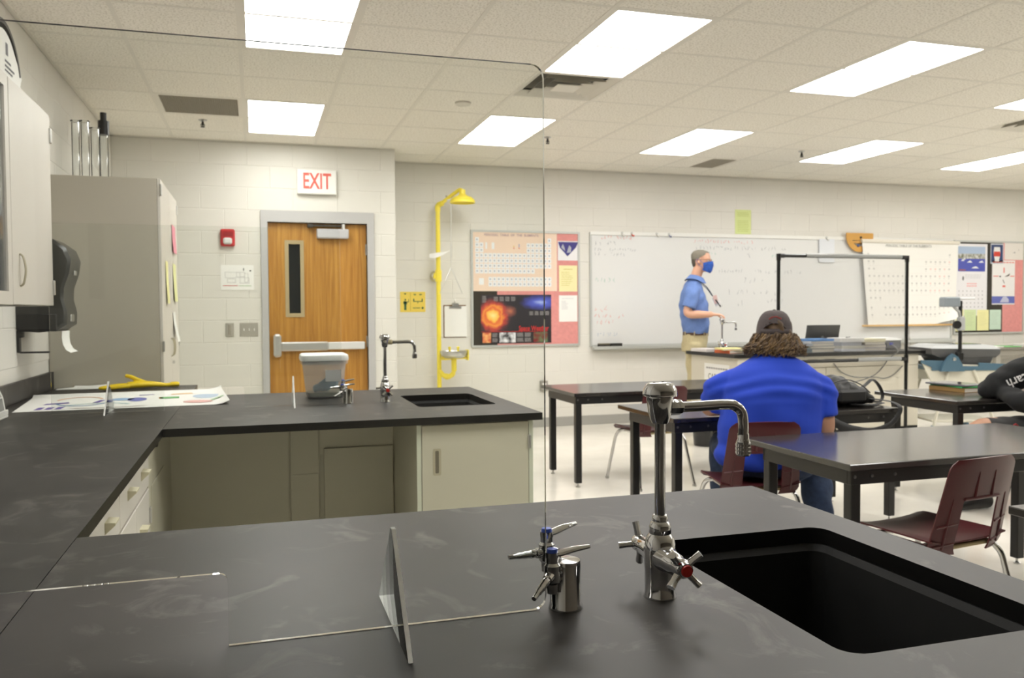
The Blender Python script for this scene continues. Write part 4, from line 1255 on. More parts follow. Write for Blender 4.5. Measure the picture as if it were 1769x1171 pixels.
def gas_turret(loc, rz, label):
    t = thing('gas_turret', label, 'gas tap', loc, rz, 'gas turrets')
    part('pedestal', MB().lathe([(.0005, 0), (.0265, 0), (.0265, .004), (.0245, .008), (.0240, .068), (.0225, .074), (.0005, .076)], 24), M_CHR2, t)
    for k, (ang, lift, lev, bd) in enumerate(((R(125), .084, R(20), R(186)), (R(215), .066, R(0), R(226)))):
        dx, dy = cos(ang), sin(ang)
        c0 = Vector((dx * .035, dy * .035, lift))
        ck = MB().tube([(dx * .015, dy * .015, lift - .006), (dx * .03, dy * .03, lift - .004)], .011, 12)
        ck.lathe([(.0005, -.035), (.008, -.034), (.009, -.02), (.0125, -.016), (.0125, .008), (.0095, .012), (.0095, .02), (.0105, .02), (.0105, .028), (.0005, .028)], 16, c0)
        v = part('cock_body', ck, M_CHR2, t)
        q = [(c0 + Vector((cos(bd), sin(bd), 0)) * a + Vector((0, 0, -.004 - a * (.02 if k == 0 else .30))), r) for a, r in ((.008, .0085), (.018, .008), (.02, .0062), (.028, .0068), (.03, .0056), (.038, .006), (.04, .005), (.048, .0052), (.05, .004), (.064, .0036))]
        part('hose_barb', MB().tube([p for p, r in q], [r for p, r in q], 12), M_CHR2, v)
        lx, ly = cos(lev), sin(lev)
        p0 = c0 + Vector((0, 0, .025))
        part('lever', MB().tube([p0 - Vector((lx, ly, 0)) * .006, p0 + Vector((lx, ly, 0)) * .012, p0 + Vector((lx, ly, .12)) * .035 , p0 + Vector((lx, ly, .1)) * .06], [(.009, .004), (.009, .005), (.0085, .0045), (.004, .003)], 10, smooth=3), M_CHR2, v)
        part('index_button', MB().lathe([(.0005, .0335), (.0075, .033), (.0085, .03), (.0085, .027)], 14, c0), mat('index_blue', (54, 84, 180), .4), v)
    return t
gas_turret((.447, YN, ZT), 0, 'chrome twin gas tap with blue buttons in the foreground')
gas_turret((.432, YFAR, ZT), 0, 'chrome twin gas tap in front of the far bucket')

# ------------------------------------------------------------------ clear dividers
def divider(y, xr, top, label, seed):
    t = thing('acrylic_divider', label, 'divider', (xr - .64, y, ZT), 0, 'clear acrylic dividers')
    x0, x1 = xr - 1.285, xr
    z0 = ZT + .001
    a0, a1 = x0 + .47, x1 - .458      # pass-through
    pl = [(x0, z0), (a0, z0), (a0, z0 + .088)]
    for k in range(5):
        a = R(180 - 90 * k / 4); pl.append((a0 + .012 + .012 * cos(a), z0 + .088 + .012 * sin(a)))
    for k in range(5):
        a = R(90 - 90 * k / 4); pl.append((a1 - .012 + .012 * cos(a), z0 + .088 + .012 * sin(a)))
    pl += [(a1, z0)]
    for cx, cz, s in ((x1 - .02, z0 + .02, -90), (x1 - .02, top - .02, 0), (x0 + .02, top - .02, 90)):
        for k in range(6):
            a = R(s + 90 * k / 5); pl.append((cx + .02 * cos(a), cz + .02 * sin(a)))
    part('sheet', MB().prism(pl, y - .003, y + .003, side_mi=1), [M_ACR, M_ACRE], t, True)
    for fx in (x1 - .232, x0 + .235):
        f = [(y - .135, z0), (y + .135, z0), (y + .006, z0 + .142), (y - .006, z0 + .142)]
        part('foot', MB().prism(f, fx - .003, fx + .003, 'yz', side_mi=1), [M_ACR, M_ACRE], t, True)
    return t
divider(YN + .004, .4165, 1.66, 'large clear acrylic divider with a pass-through on the near counter', 1)
divider(YFAR + .004, .4025, 1.70, 'clear acrylic divider standing on the far counter by the bucket', 2)

# ------------------------------------------------------------------ things on the counters
def sheet_mb(x0, x1, y0, y1, z, fn, nu=20, nv=10, th=.0012, fx=None):
    mb = MB()
    for s in (0, th):
        b = len(mb.v)
        for j in range(nv + 1):
            for i in range(nu + 1):
                u, v = i / nu, j / nv
                x, y = (x0 + (x1 - x0) * u, y0 + (y1 - y0) * v) if fx is None else fx(u, v)
                mb.v.append((x, y, z + s + fn(u, v)))
        for j in range(nv):
            for i in range(nu):
                a = b + j * (nu + 1) + i
                mb.f.append((a, a + 1, a + nu + 2, a + nu + 1)); mb.m.append(0)
    return mb
def pfx(u, v):
    a, b, c, d = Vector((-1.075, 4.335, 0)), Vector((-.128, 4.365, 0)), Vector((-.195, 5.1, 0)), Vector((-1.150, 5.06, 0))
    p = (a * (1 - u) + b * u) * (1 - v) + (d * (1 - u) + c * u) * v
    return p.x, p.y
curl = lambda u, v: .0008 + (.05 * max(0, (u - .93) / .07) ** 2 * .4) + .014 * max(0, (v - .9) / .1) ** 2
t = thing('loose_poster', 'large white poster with coloured drawings lying flat on the counter', 'poster', (-.62, 4.7, ZT))
part('sheet', sheet_mb(0, 0, 0, 0, ZT, curl, 28, 12, fx=pfx), M_PAPER, t, True)
RP = random.Random(11)
def pprint(pts, col, nm):
    mb = MB()
    vs = []
    for (u, v) in pts:
        x, y = pfx(u, v)
        vs.append((x, y, ZT + .0026 + curl(u, v)))
    mb.add(vs, [tuple(range(len(vs)))])
    part('drawing', mb, mat('poster_' + nm, col, .85), t, True)
def ell(cu, cv, ru, rv, n=18):
    return [(cu + ru * cos(2 * pi * k / n), cv + rv * sin(2 * pi * k / n)) for k in range(n)]
def arcband(cu, cv, ru, rv, w, a0, a1, col, nm, n=14):
    mb = MB()
    for k in range(n):
        q = []
        for a, s in ((a0 + (a1 - a0) * k / n, 1), (a0 + (a1 - a0) * (k + 1) / n, 1), (a0 + (a1 - a0) * (k + 1) / n, 1 - w), (a0 + (a1 - a0) * k / n, 1 - w)):
            u, v = cu + ru * s * cos(R(a)), cv + rv * s * sin(R(a))
            x, y = pfx(u, v)
            q.append((x, y, ZT + .0026 + curl(u, v)))
        mb.quad(*q)
    part('drawing', mb, mat('poster_' + nm, col, .85), t, True)
purple, blue, green, orange, pink = (112, 96, 168), (110, 150, 196), (120, 180, 120), (226, 160, 110), (222, 176, 170)
for k in range(3):
    pprint([(.085 + k * .045, .07), (.115 + k * .045, .07), (.125 + k * .045, .22), (.095 + k * .045, .22)], purple, 'purple')
pprint([(.10, .38), (.22, .44), (.21, .52), (.11, .46)], purple, 'purple')
pprint([(.33, .42), (.36, .42), (.39, .60), (.36, .60)], purple, 'purple')
pprint(ell(.545, .55, .05, .14), (120, 124, 190), 'violet')
pprint(ell(.47, .60, .06, .1), (150, 180, 214), 'paleblue')
arcband(.26, .6, .12, .28, .10, 20, 170, orange, 'orange')
arcband(.28, .5, .13, .28, .10, 190, 350, blue, 'blue')
arcband(.36, .22, .16, .16, .12, 10, 170, (150, 190, 196), 'teal')
pprint([(.66, .52), (.76, .52), (.76, .66), (.66, .66)], green, 'green')
pprint([(.655, .54), (.675, .54), (.675, .64), (.655, .64)], orange, 'orange')
pprint(ell(.90, .62, .07, .16), (186, 202, 220), 'ice')
pprint(ell(.85, .24, .075, .10), pink, 'pink')
pprint([(.92, .28), (.99, .40), (.985, .46), (.915, .34)], (176, 206, 170), 'mint')
pprint([(.72, .80), (.84, .84), (.83, .92), (.72, .88)], (230, 196, 150), 'sand')
pprint([(.55, .84), (.63, .86), (.63, .90), (.55, .89)], purple, 'purple')
arcband(.42, .12, .2, .06, .3, 200, 340, (140, 120, 110), 'brown')

# rubber glove
gm = MB()
gl0 = Vector((-.70, 5.44, ZT + .002))
def G(x, y, z): return gl0 + Vector((x * 1.15, y * 1.15 + x * .25, z))
gm.tube([G(.20, 0, .016), G(.15, 0, .014), G(.09, 0, .022), G(.03, 0, .024), G(-.03, 0, .022)], [(.034, .013), (.022, .012), (.032, .018), (.045, .022), (.046, .02)], 14, smooth=4)
for k, (yy, ln, r, lift) in enumerate(((.034, .085, .011, .0), (.012, .10, .012, .004), (-.012, .10, .012, .0), (-.034, .08, .011, .0))):
    gm.tube([G(-.02, yy, .02), G(-.06, yy * 1.15, .018 + lift), G(-.06 - ln * .5, yy * 1.2, .014 + lift), G(-.06 - ln, yy * 1.1, .012)], [r * 1.2, r * 1.1, r, r * .75], 10, smooth=4)
gm.tube([G(.05, .01, .03), G(.015, .02, .05), G(-.015, .03, .068), G(-.045, .035, .078)], [.016, .014, .013, .010], 10, smooth=4)
me = remesh(gm, .004, 3, mat('glove_yellow', (240, 206, 20), .45), 'rubber_glove')
o = ob('rubber_glove', me); tag(o, 'yellow rubber glove lying on the counter behind the poster', 'glove')
cuff = MB()
for s in (1,):
    cuff.tube([G(.172, 0, .0155), G(.18, 0, .0158), G(.20, 0, .0165), G(.213, 0, .016)], [(.030, .0148), (.035, .0155), (.037, .016), (.035, .014)], 14)
part('cuff', cuff, mat('glove_yellow', (240, 206, 20), .45), o)
solo('paper_strip', 'thin white folded papers lying along the cabinet foot', 'paper', MB().merge(sheet_mb(-1.14, -.86, 5.52, 5.605, ZT + .001, lambda u, v: .02 * u * v, 8, 4)).merge(sheet_mb(-1.05, -.72, 5.545, 5.61, ZT + .004, lambda u, v: .012 * v * (1 - u), 8, 4)), M_PAPER)

# plastic bucket
bx, by = .345, YFAR + .375
t = thing('plastic_bucket', 'translucent white plastic bucket with lid and blue gloves inside', 'bucket', (bx, by, ZT))
def plastic_mat():
    m, nt, N, L, b = nodes_of('milky_plastic')
    N.remove(b)
    tr = N.new('ShaderNodeBsdfTransparent'); tr.inputs[0].default_value = (.97, .97, .97, 1)
    df = N.new('ShaderNodeBsdfDiffuse'); df.inputs[0].default_value = (.95, .93, .92, 1)
    tl = N.new('ShaderNodeBsdfTranslucent'); tl.inputs[0].default_value = (.95, .93, .92, 1)
    gl = N.new('ShaderNodeBsdfGlossy'); gl.inputs['Roughness'].default_value = .15
    a = N.new('ShaderNodeMixShader'); a.inputs[0].default_value = .5
    L.new(df.outputs[0], a.inputs[1]); L.new(tl.outputs[0], a.inputs[2])
    c = N.new('ShaderNodeMixShader'); c.inputs[0].default_value = .26
    L.new(tr.outputs[0], c.inputs[1]); L.new(a.outputs[0], c.inputs[2])
    d = N.new('ShaderNodeMixShader'); d.inputs[0].default_value = .05
    L.new(c.outputs[0], d.inputs[1]); L.new(gl.outputs[0], d.inputs[2])
    L.new(d.outputs[0], N['Material Output'].inputs[0])
    return m
M_MILK = plastic_mat()
M_LID = mat('lid_plastic', (246, 246, 244), .4)
def rr3(hx, hy, r, z): return [(p[0], p[1], z) for p in rrect(-hx, hx, -hy, hy, r, 5)]
part('body', MB().ring_loft([rr3(.086, .086, .03, .002), rr3(.092, .092, .032, .012), rr3(.112, .112, .04, .20), rr3(.109, .109, .039, .20), rr3(.09, .09, .03, .014), rr3(.086, .086, .03, .006)]), M_MILK, t)
part('rim', MB().ring_loft([rr3(.112, .112, .04, .178), rr3(.120, .120, .042, .18), rr3(.121, .121, .042, .205), rr3(.113, .113, .04, .205)], caps=False), M_MILK, t)
part('lid', MB().ring_loft([rr3(.122, .122, .043, .198), rr3(.124, .124, .044, .206), rr3(.121, .121, .042, .226), rr3(.112, .112, .04, .232), rr3(.104, .104, .036, .226)]), M_LID, t)
part('paper_label', MB().add([(0, -.1065, .09), (.08, -.1065, .09), (.08, -.1135, .15), (0, -.1135, .15)], [(0, 1, 2, 3)]), mat('label_paper', (214, 214, 214), .8), t)
part('water', MB().ring_loft([rr3(.084, .084, .028, .008), rr3(.089, .089, .03, .03)]), mat('murky_green', (112, 130, 100), .3), t)
gm = MB()
for a, b_, r in (((-.06, -.05, .045), (.0, -.06, .05), .018), ((0, -.06, .05), (.06, -.045, .07), .02), ((-.02, -.03, .06), (.04, -.01, .085), .022), ((.03, .0, .05), (-.05, .02, .045), .02), ((.05, -.05, .05), (.065, -.02, .08), .015)):
    gm.tube([a, ((a[0] + b_[0]) / 2, (a[1] + b_[1]) / 2, (a[2] + b_[2]) / 2 + .008), b_], r, 10)
gg = ob('blue_gloves', remesh(gm, .006, 3, mat('glove_blue', (62, 142, 178), .5), 'blue_gloves')); gg.location = (bx, by, ZT)
tag(gg, 'blue rubber gloves bundled inside the translucent bucket', 'gloves')

# white caddy at the left edge
t = thing('marker_caddy', 'white caddy with black and silver tools at the left edge', 'caddy', (-1.09, 4.0, ZT))
part('tray', MB().box(-.075, .045, -.16, .16, .0005, .012, .003).box(.035, .045, -.16, .16, .012, .035, .002), M_WHITE, t)
part('end_board', MB().prism([(-.07, .01), (.042, .01), (.03, .09), (.018, .12), (-.07, .12)], .13, .145), M_WHITE, t)
part('end_board', MB().prism([(-.07, .01), (.042, .01), (.03, .09), (.018, .12), (-.07, .12)], -.145, -.13), M_WHITE, t)
part('rail', MB().box(-.06, .03, -.13, .13, .085, .092, .002), M_WHITE, t)
for k in range(4):
    p = MB().lathe([(.0005, .012), (.009, .012), (.009, .07), (.006, .1), (.006, .13), (.0005, .132)], 10, (-.01 - .012 * (k % 2), .11 - k * .06, 0))
    part('tool', p, M_BLACKP if k % 2 == 0 else M_STEEL, t)

# ------------------------------------------------------------------ left wall: cabinets and dispenser
XW = -.85
def wall_cabinet(y0, y1, label, glass):
    c = thing('wall_cabinet', label, 'wall cabinet', ((XL + XW) / 2, (y0 + y1) / 2, 1.326), 0, 'wall cabinets')
    zb, zt = 1.326, 2.165
    body = MB().box(XL + .002, XW - .02, y0, y0 + .018, zb, zt).box(XL + .002, XW - .02, y1 - .018, y1, zb, zt).box(XL + .002, XW - .02, y0 + .018, y1 - .018, zb, zb + .018).box(XL + .002, XW - .02, y0 + .018, y1 - .018, zt - .018, zt).box(XL + .002, XL + .008, y0 + .018, y1 - .018, zb + .018, zt - .018)
    part('carcass', body, M_TAUPE, c, True)
    for z in (1.60, 1.88):
        part('shelf', MB().box(XL + .008, XW - .03, y0 + .018, y1 - .018, z, z + .018), M_TAUPE, c, True)
    part('edge_band', MB().box(XW - .021, XW - .0195, y0, y0 + .018, zb, zt).box(XW - .021, XW - .0195, y1 - .018, y1, zb, zt), M_EDGE, c, True)
    if glass:
        d = part('door', MB().prism([(y0 + .002, zb + .002), (y1 - .002, zb + .002), (y1 - .002, zt - .002), (y0 + .002, zt - .002)], XW - .018, XW, 'yz', holes=[[(y0 + .05, zb + .05), (y0 + .05, zt - .05), (y1 - .05, zt - .05), (y1 - .05, zb + .05)]]), M_LAMW, c, True)
        part('pane', MB().box(XW - .011, XW - .007, y0 + .05, y1 - .05, zb + .05, zt - .05), acrylic_mat('brightened_glass', False, (.97, .96, .95), .14, 1.3), d, True)  # diffuse white in the pane stands in for light inside the cabinet
    else:
        d = part('door', MB().box(XW - .018, XW, y0 + .002, y1 - .002, zb + .002, zt - .002, .0025), M_LAMW, c, True)
        part('handle', MB().tube([(XW, y0 + .10, 1.40), (XW + .012, y0 + .10, 1.41), (XW + .02, y0 + .10, 1.46), (XW + .012, y0 + .10, 1.51), (XW, y0 + .10, 1.52)], [(.008, .004)] * 5, 8, smooth=3), mat('pull_tan', (178, 170, 146), .5), d, True)
        for z in (1.375, 2.04):
            part('hinge', MB().box(XW - .006, XW + .008, y1 - .014, y1 + .008, z, z + .065, .003), M_STEEL, c, True)
wall_cabinet(3.49, 4.135, 'pale closed wall cabinet with hinges above the counter', False)
wall_cabinet(2.82, 3.485, 'glass-fronted wall cabinet cut by the left edge', True)
solo('specimen_box', 'small white box inside the glass-fronted cabinet', 'box', MB().box(-1.05, -.93, 3.25, 3.42, 1.3445, 1.40, .004), M_WHITE)
solo('yellow_packet', 'yellow packet on the shelf behind the cabinet glass', 'packet', MB().box(-1.02, -.90, 3.30, 3.45, 1.6185, 1.665, .006), mat('packet_yellow', (196, 170, 84), .6))

t = thing('face_shield', 'black curved headband with a printed white sheet on top of the wall cabinet', 'face shield', (-.97, 3.9, 2.166))
arcp = [(-.97, 3.83 + .235 * cos(R(a)), 2.215 + .235 * sin(R(a))) for a in range(20, 161, 7)]
rng = []
for i_, p in enumerate(arcp):
    a = R(20 + 7 * i_)
    r1, r2 = (0, 1), (0, 1)
    ny, nz = cos(a), sin(a)
    rng.append([(p[0] - .03, p[1], p[2]), (p[0] + .03, p[1], p[2]), (p[0] + .03, p[1] + ny * .018, p[2] + nz * .018), (p[0] - .03, p[1] + ny * .018, p[2] + nz * .018)])
part('headband', MB().ring_loft(rng), M_BLACKP, t, True)
pl = [(3.58, 2.17), (4.06, 2.17), (4.155, 2.40)] + [(3.83 + .225 * cos(R(a)), 2.20 + .225 * sin(R(a))) for a in range(62, 160, 8)]
pl = [(3.60, 2.168), (3.99, 2.168), (4.09, 2.30)] + [(3.83 + .225 * cos(R(a)), 2.205 + .225 * sin(R(a))) for a in range(48, 170, 8)]
part('printed_sheet', MB().prism(pl, -.945, -.942, 'yz'), M_PAPER, t, True)
pm = MB()
def tx(y, z, w, h): pm.add([(-.9412, y, z), (-.9412, y + w, z), (-.9412, y + w, z + h), (-.9412, y, z + h)], [(0, 1, 2, 3)])
tx(3.845, 2.335, .035, .05); tx(3.83, 2.305, .09, .010); tx(3.83, 2.285, .14, .010); tx(3.83, 2.268, .11, .008)
part('print', pm, M_INK, t, True)
pm = MB(); tx(3.84, 2.24, .12, .008)
part('print', pm, mat('poster_red', (222, 120, 112), .8), t, True)

# paper towel dispenser
t = thing('towel_dispenser', 'black paper towel dispenser on the left wall with a white sheet', 'towel dispenser', (XL, 5.06, 1.2))
prof = [(0, 1.205), (.10, 1.195), (.19, 1.205), (.235, 1.235), (.238, 1.30), (.222, 1.37), (.225, 1.43), (.252, 1.51), (.262, 1.58), (.24, 1.64), (.18, 1.685), (.09, 1.70), (0, 1.70)]
sec = [Vector((XL + .001 + a, 0, b)) for a, b in prof]
part('cover', MB().ring_loft([[(p[0], 4.915, p[2]) for p in [(XL + .001 + a * .94, 0, 1.45 + (b - 1.45) * .95) for a, b in prof]], [(p.x, 4.93, p.z) for p in sec], [(p.x, 5.19, p.z) for p in sec], [(XL + .001 + a * .94, 5.205, 1.45 + (b - 1.45) * .95) for a, b in prof]]), mat('smoked_plastic', (46, 46, 44), .28), t, True)
part('base', MB().box(XL + .001, XL + .20, 4.91, 5.21, 1.2, 1.30, .012), M_BLACKP, t, True)
part('window', MB().box(XL + .226, XL + .242, 5.02, 5.1, 1.25, 1.29, .004), M_STEEL, t, True)
part('badge', MB().box(XL + .252, XL + .262, 5.03, 5.09, 1.50, 1.525, .003), M_STEEL, t, True)
pt = MB()
pts = [(.205, 1.20), (.203, 1.165), (.207, 1.13), (.222, 1.10), (.245, 1.085)]
for s in (0, .0015):
    b = len(pt.v)
    for (a, z) in pts:
        for y in (4.96, 5.15): pt.v.append((XL + a + s, y, z))
    for i_ in range(len(pts) - 1):
        pt.f.append((b + 2 * i_, b + 2 * i_ + 1, b + 2 * i_ + 3, b + 2 * i_ + 2)); pt.m.append(0)
part('paper_towel', pt, M_PAPER, t, True)
t = thing('wall_bracket', 'black angled bracket on the wall under the towel dispenser', 'bracket', (XL, 4.93, 1.09))
part('upright', MB().box(XL + .001, XL + .014, 4.915, 4.955, 1.09, 1.205, .003).box(XL + .012, XL + .03, 4.915, 4.955, 1.17, 1.199, .003), M_BLACKP, t, True)
part('arm', MB().box(XL + .012, XL + .15, 4.918, 4.952, 1.087, 1.096, .002), M_BLACKP, t, True)

# tall storage cabinet
CX, CY0, CY1, CZ = -.55, YEND + .004, 6.72, 2.125
t = thing('tall_cabinet', 'tall taupe storage cabinet with pale doors in the corner', 'cabinet', ((XL + CX) / 2, (CY0 + CY1) / 2, 0))
part('carcass', MB().box(XL + .002, CX - .02, CY0, CY1, 0, CZ, .001), M_TAUPE, t, True)
ym = (CY0 + CY1) / 2
for (a, b, hy, hn) in ((CY0, ym, ym - .05, CY0 + .005), (ym, CY1, ym + .05, CY1 - .005)):
    d = part('door', MB().box(CX - .019, CX, a + .002, b - .002, .08, CZ - .002, .002), M_LAMW, t, True)
    part('handle', MB().tube([(CX, hy, 1.0), (CX + .014, hy, 1.01), (CX + .02, hy, 1.06), (CX + .014, hy, 1.11), (CX, hy, 1.12)], [(.007, .004)] * 5, 8, smooth=3), mat('pull_tan', (178, 170, 146), .5), d, True)
    for z in (2.02, 1.05, .25):
        part('hinge', MB().box(CX - .004, CX + .009, hn - .012, hn + .012, z, z + .07, .003), M_STEEL, t, True)
part('lock', MB().lathe([(.0005, CX), (.011, CX), (.011, CX + .014), (.0005, CX + .015)], 12, (0, ym + .03, .955), 'x'), M_CHROME, t, True)
def cab_note(y0, y1, z0, z1, m, label, bow=.01):
    mb = MB()
    for s in (.0015, .003):
        b = len(mb.v)
        for i_ in range(7):
            u = i_ / 6
            for y in (y0, y1): mb.v.append((CX + s + bow * (1 - sin(pi * (u * .5 + .5))) , y, z1 + (z0 - z1) * u))
        for i_ in range(6):
            mb.f.append((b + 2 * i_, b + 2 * i_ + 1, b + 2 * i_ + 3, b + 2 * i_ + 2)); mb.m.append(0)
    return solo('cabinet_note', label, 'notice', mb, m, 'sheets taped to the tall cabinet')
cab_note(6.30, 6.55, 1.715, 1.91, mat('note_pink', (232, 150, 166), .85), 'pink sheet taped high on the tall cabinet door')
cab_note(5.83, 5.98, 1.355, 1.63, mat('note_yellow', (236, 230, 168), .85), 'yellow sheet taped on the nearer tall cabinet door')
cab_note(6.34, 6.55, 1.375, 1.64, mat('note_lemon', (232, 232, 172), .85), 'lemon sheet taped on the farther tall cabinet door')
cab_note(6.28, 6.45, 1.09, 1.30, M_PAPER, 'white sheet taped low on the tall cabinet door', .03)

# glassware on top of the tall cabinet
def cylinder(x, y, h, r, label, cap=None):
    g = thing('glass_cylinder', label, 'glassware', (x, y, CZ + .001), 0, 'tall glass cylinders')
    part('foot', MB().lathe([(.0005, 0), (r * 1.8, 0), (r * 1.8, .012), (r, .03), (.0005, .03)], 20), M_GLASS, g)
    part('tube', MB().lathe([(r, .02), (r, h), (r * 1.25, h + .006), (r * 1.25, h + .01), (r * .88, h + .004), (r * .88, .024)], 20, caps=False), M_GLASSW, g)
    if cap:
        part('stopper', MB().lathe([(.0005, h - .01), (r * 1.3, h - .01), (r * 1.3, h + cap * .6), (r * .75, h + cap * .6), (r * .75, h + cap), (.0005, h + cap)], 16), M_BLACKP, g)
M_GLASSW = acrylic_mat('ware_glass', False, (.975, .98, .975), .06, 1.25)
cylinder(-1.09, 6.03, .40, .024, 'tall clear glass cylinder nearest the wall on the cabinet')
cylinder(-1.05, 6.12, .42, .026, 'tall clear glass cylinder with a bright rim on the cabinet')
cylinder(-1.01, 6.24, .40, .028, 'tall clear glass cylinder in the middle of the cabinet top')
cylinder(-.975, 6.36, .40, .028, 'glass tube with a black stopper reaching up to the ceiling', .14)
# ------------------------------------------------------------------ student tables
def make_table(h=.69):
    t = thing('student_table', 'x', 'table', (0, 0, 0), 0, 'black student tables')
    L_, D_ = 1.52, .75
    part('top', MB().box(0, L_, 0, D_, h - .026, h, .003), M_TOP, t)
    a0, a1 = h - .082, h - .027
    part('apron', MB().box(.012, L_ - .012, .010, .030, a0, a1, .002), M_BLACKM, t)
    part('apron', MB().box(.012, L_ - .012, D_ - .17, D_ - .15, a0, a1, .002), M_BLACKM, t)
    part('apron', MB().box(.012, .034, .030, D_ - .15, a0, a1, .002), M_BLACKM, t)
    part('apron', MB().box(L_ - .034, L_ - .012, .030, D_ - .15, a0, a1, .002), M_BLACKM, t)
    for x in (.016, L_ - .062):
        for y in (.012, D_ - .196):
            l = part('leg', MB().box(x, x + .046, y, y + .046, .03, h - .0265, .003), M_BLACKM, t)
            part('leveller', MB().lathe([(.0005, 0), (.017, 0), (.017, .006), (.006, .012), (.006, .03), (.0005, .03)], 12, (x + .023, y + .023, 0)), M_STEEL, l)
    for x in (.03, .11, .22, 1.30, 1.41, 1.49):
        part('bolt', MB().lathe([(.0005, .004), (.006, .005), (.007, .0095)], 10, (x, 0, h - .05), 'y'), mat('bolt_dark', (96, 94, 92), .4, .6), t)
    return t
tb = make_table()
tb.location = (2.2, 5.655, 0); tb['label'] = 'black table closest to the yellow shower, red reflection on its left end'
for x, y, lb in ((2.2, 4.15, 'black table at which the student in blue sits'), (2.185, 2.695, 'large black table in front of the sink with a maroon chair drawn up'),
                 (2.185, 1.235, 'black table of which only a corner shows at the right edge')):
    c = copy_tree(tb); c.location = (x, y, 0); c['label'] = lb
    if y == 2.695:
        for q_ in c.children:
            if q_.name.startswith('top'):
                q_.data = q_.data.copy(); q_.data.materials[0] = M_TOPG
c = copy_tree(tb); c.location = (4.25, 4.24, .01); c['label'] = 'black table with the notebooks and the leaning student'

# ------------------------------------------------------------------ stacking chairs
def grid_shell(P, nu, nv, th, skip=None):
    """P(u,v)->point, n(u,v) numeric normal; two layers joined at every open border"""
    mb = MB()
    pts = [[Vector(P(i / nu, j / nv)) for i in range(nu + 1)] for j in range(nv + 1)]
    nor = []
    for j in range(nv + 1):
        row = []
        for i in range(nu + 1):
            du = pts[j][min(i + 1, nu)] - pts[j][max(i - 1, 0)]; dv = pts[min(j + 1, nv)][i] - pts[max(j - 1, 0)][i]
            row.append(du.cross(dv).normalized())
        nor.append(row)
    for j in range(nv + 1):
        for i in range(nu + 1): mb.v.append(tuple(pts[j][i] + nor[j][i] * th / 2))
    N_ = len(mb.v)
    for j in range(nv + 1):
        for i in range(nu + 1): mb.v.append(tuple(pts[j][i] - nor[j][i] * th / 2))
    cells = {(i, j) for j in range(nv) for i in range(nu) if not (skip and skip(i, j))}
    idx = lambda i, j: j * (nu + 1) + i
    for (i, j) in cells:
        a, b, c_, d = idx(i, j), idx(i + 1, j), idx(i + 1, j + 1), idx(i, j + 1)
        mb.f.append((a, b, c_, d)); mb.f.append((d + N_, c_ + N_, b + N_, a + N_))
        for (p, q, nb) in ((a, b, (i, j - 1)), (b, c_, (i + 1, j)), (c_, d, (i, j + 1)), (d, a, (i - 1, j))):
            if nb not in cells: mb.f.append((p, p + N_, q + N_, q))
    mb.m = [0] * len(mb.f)
    return mb
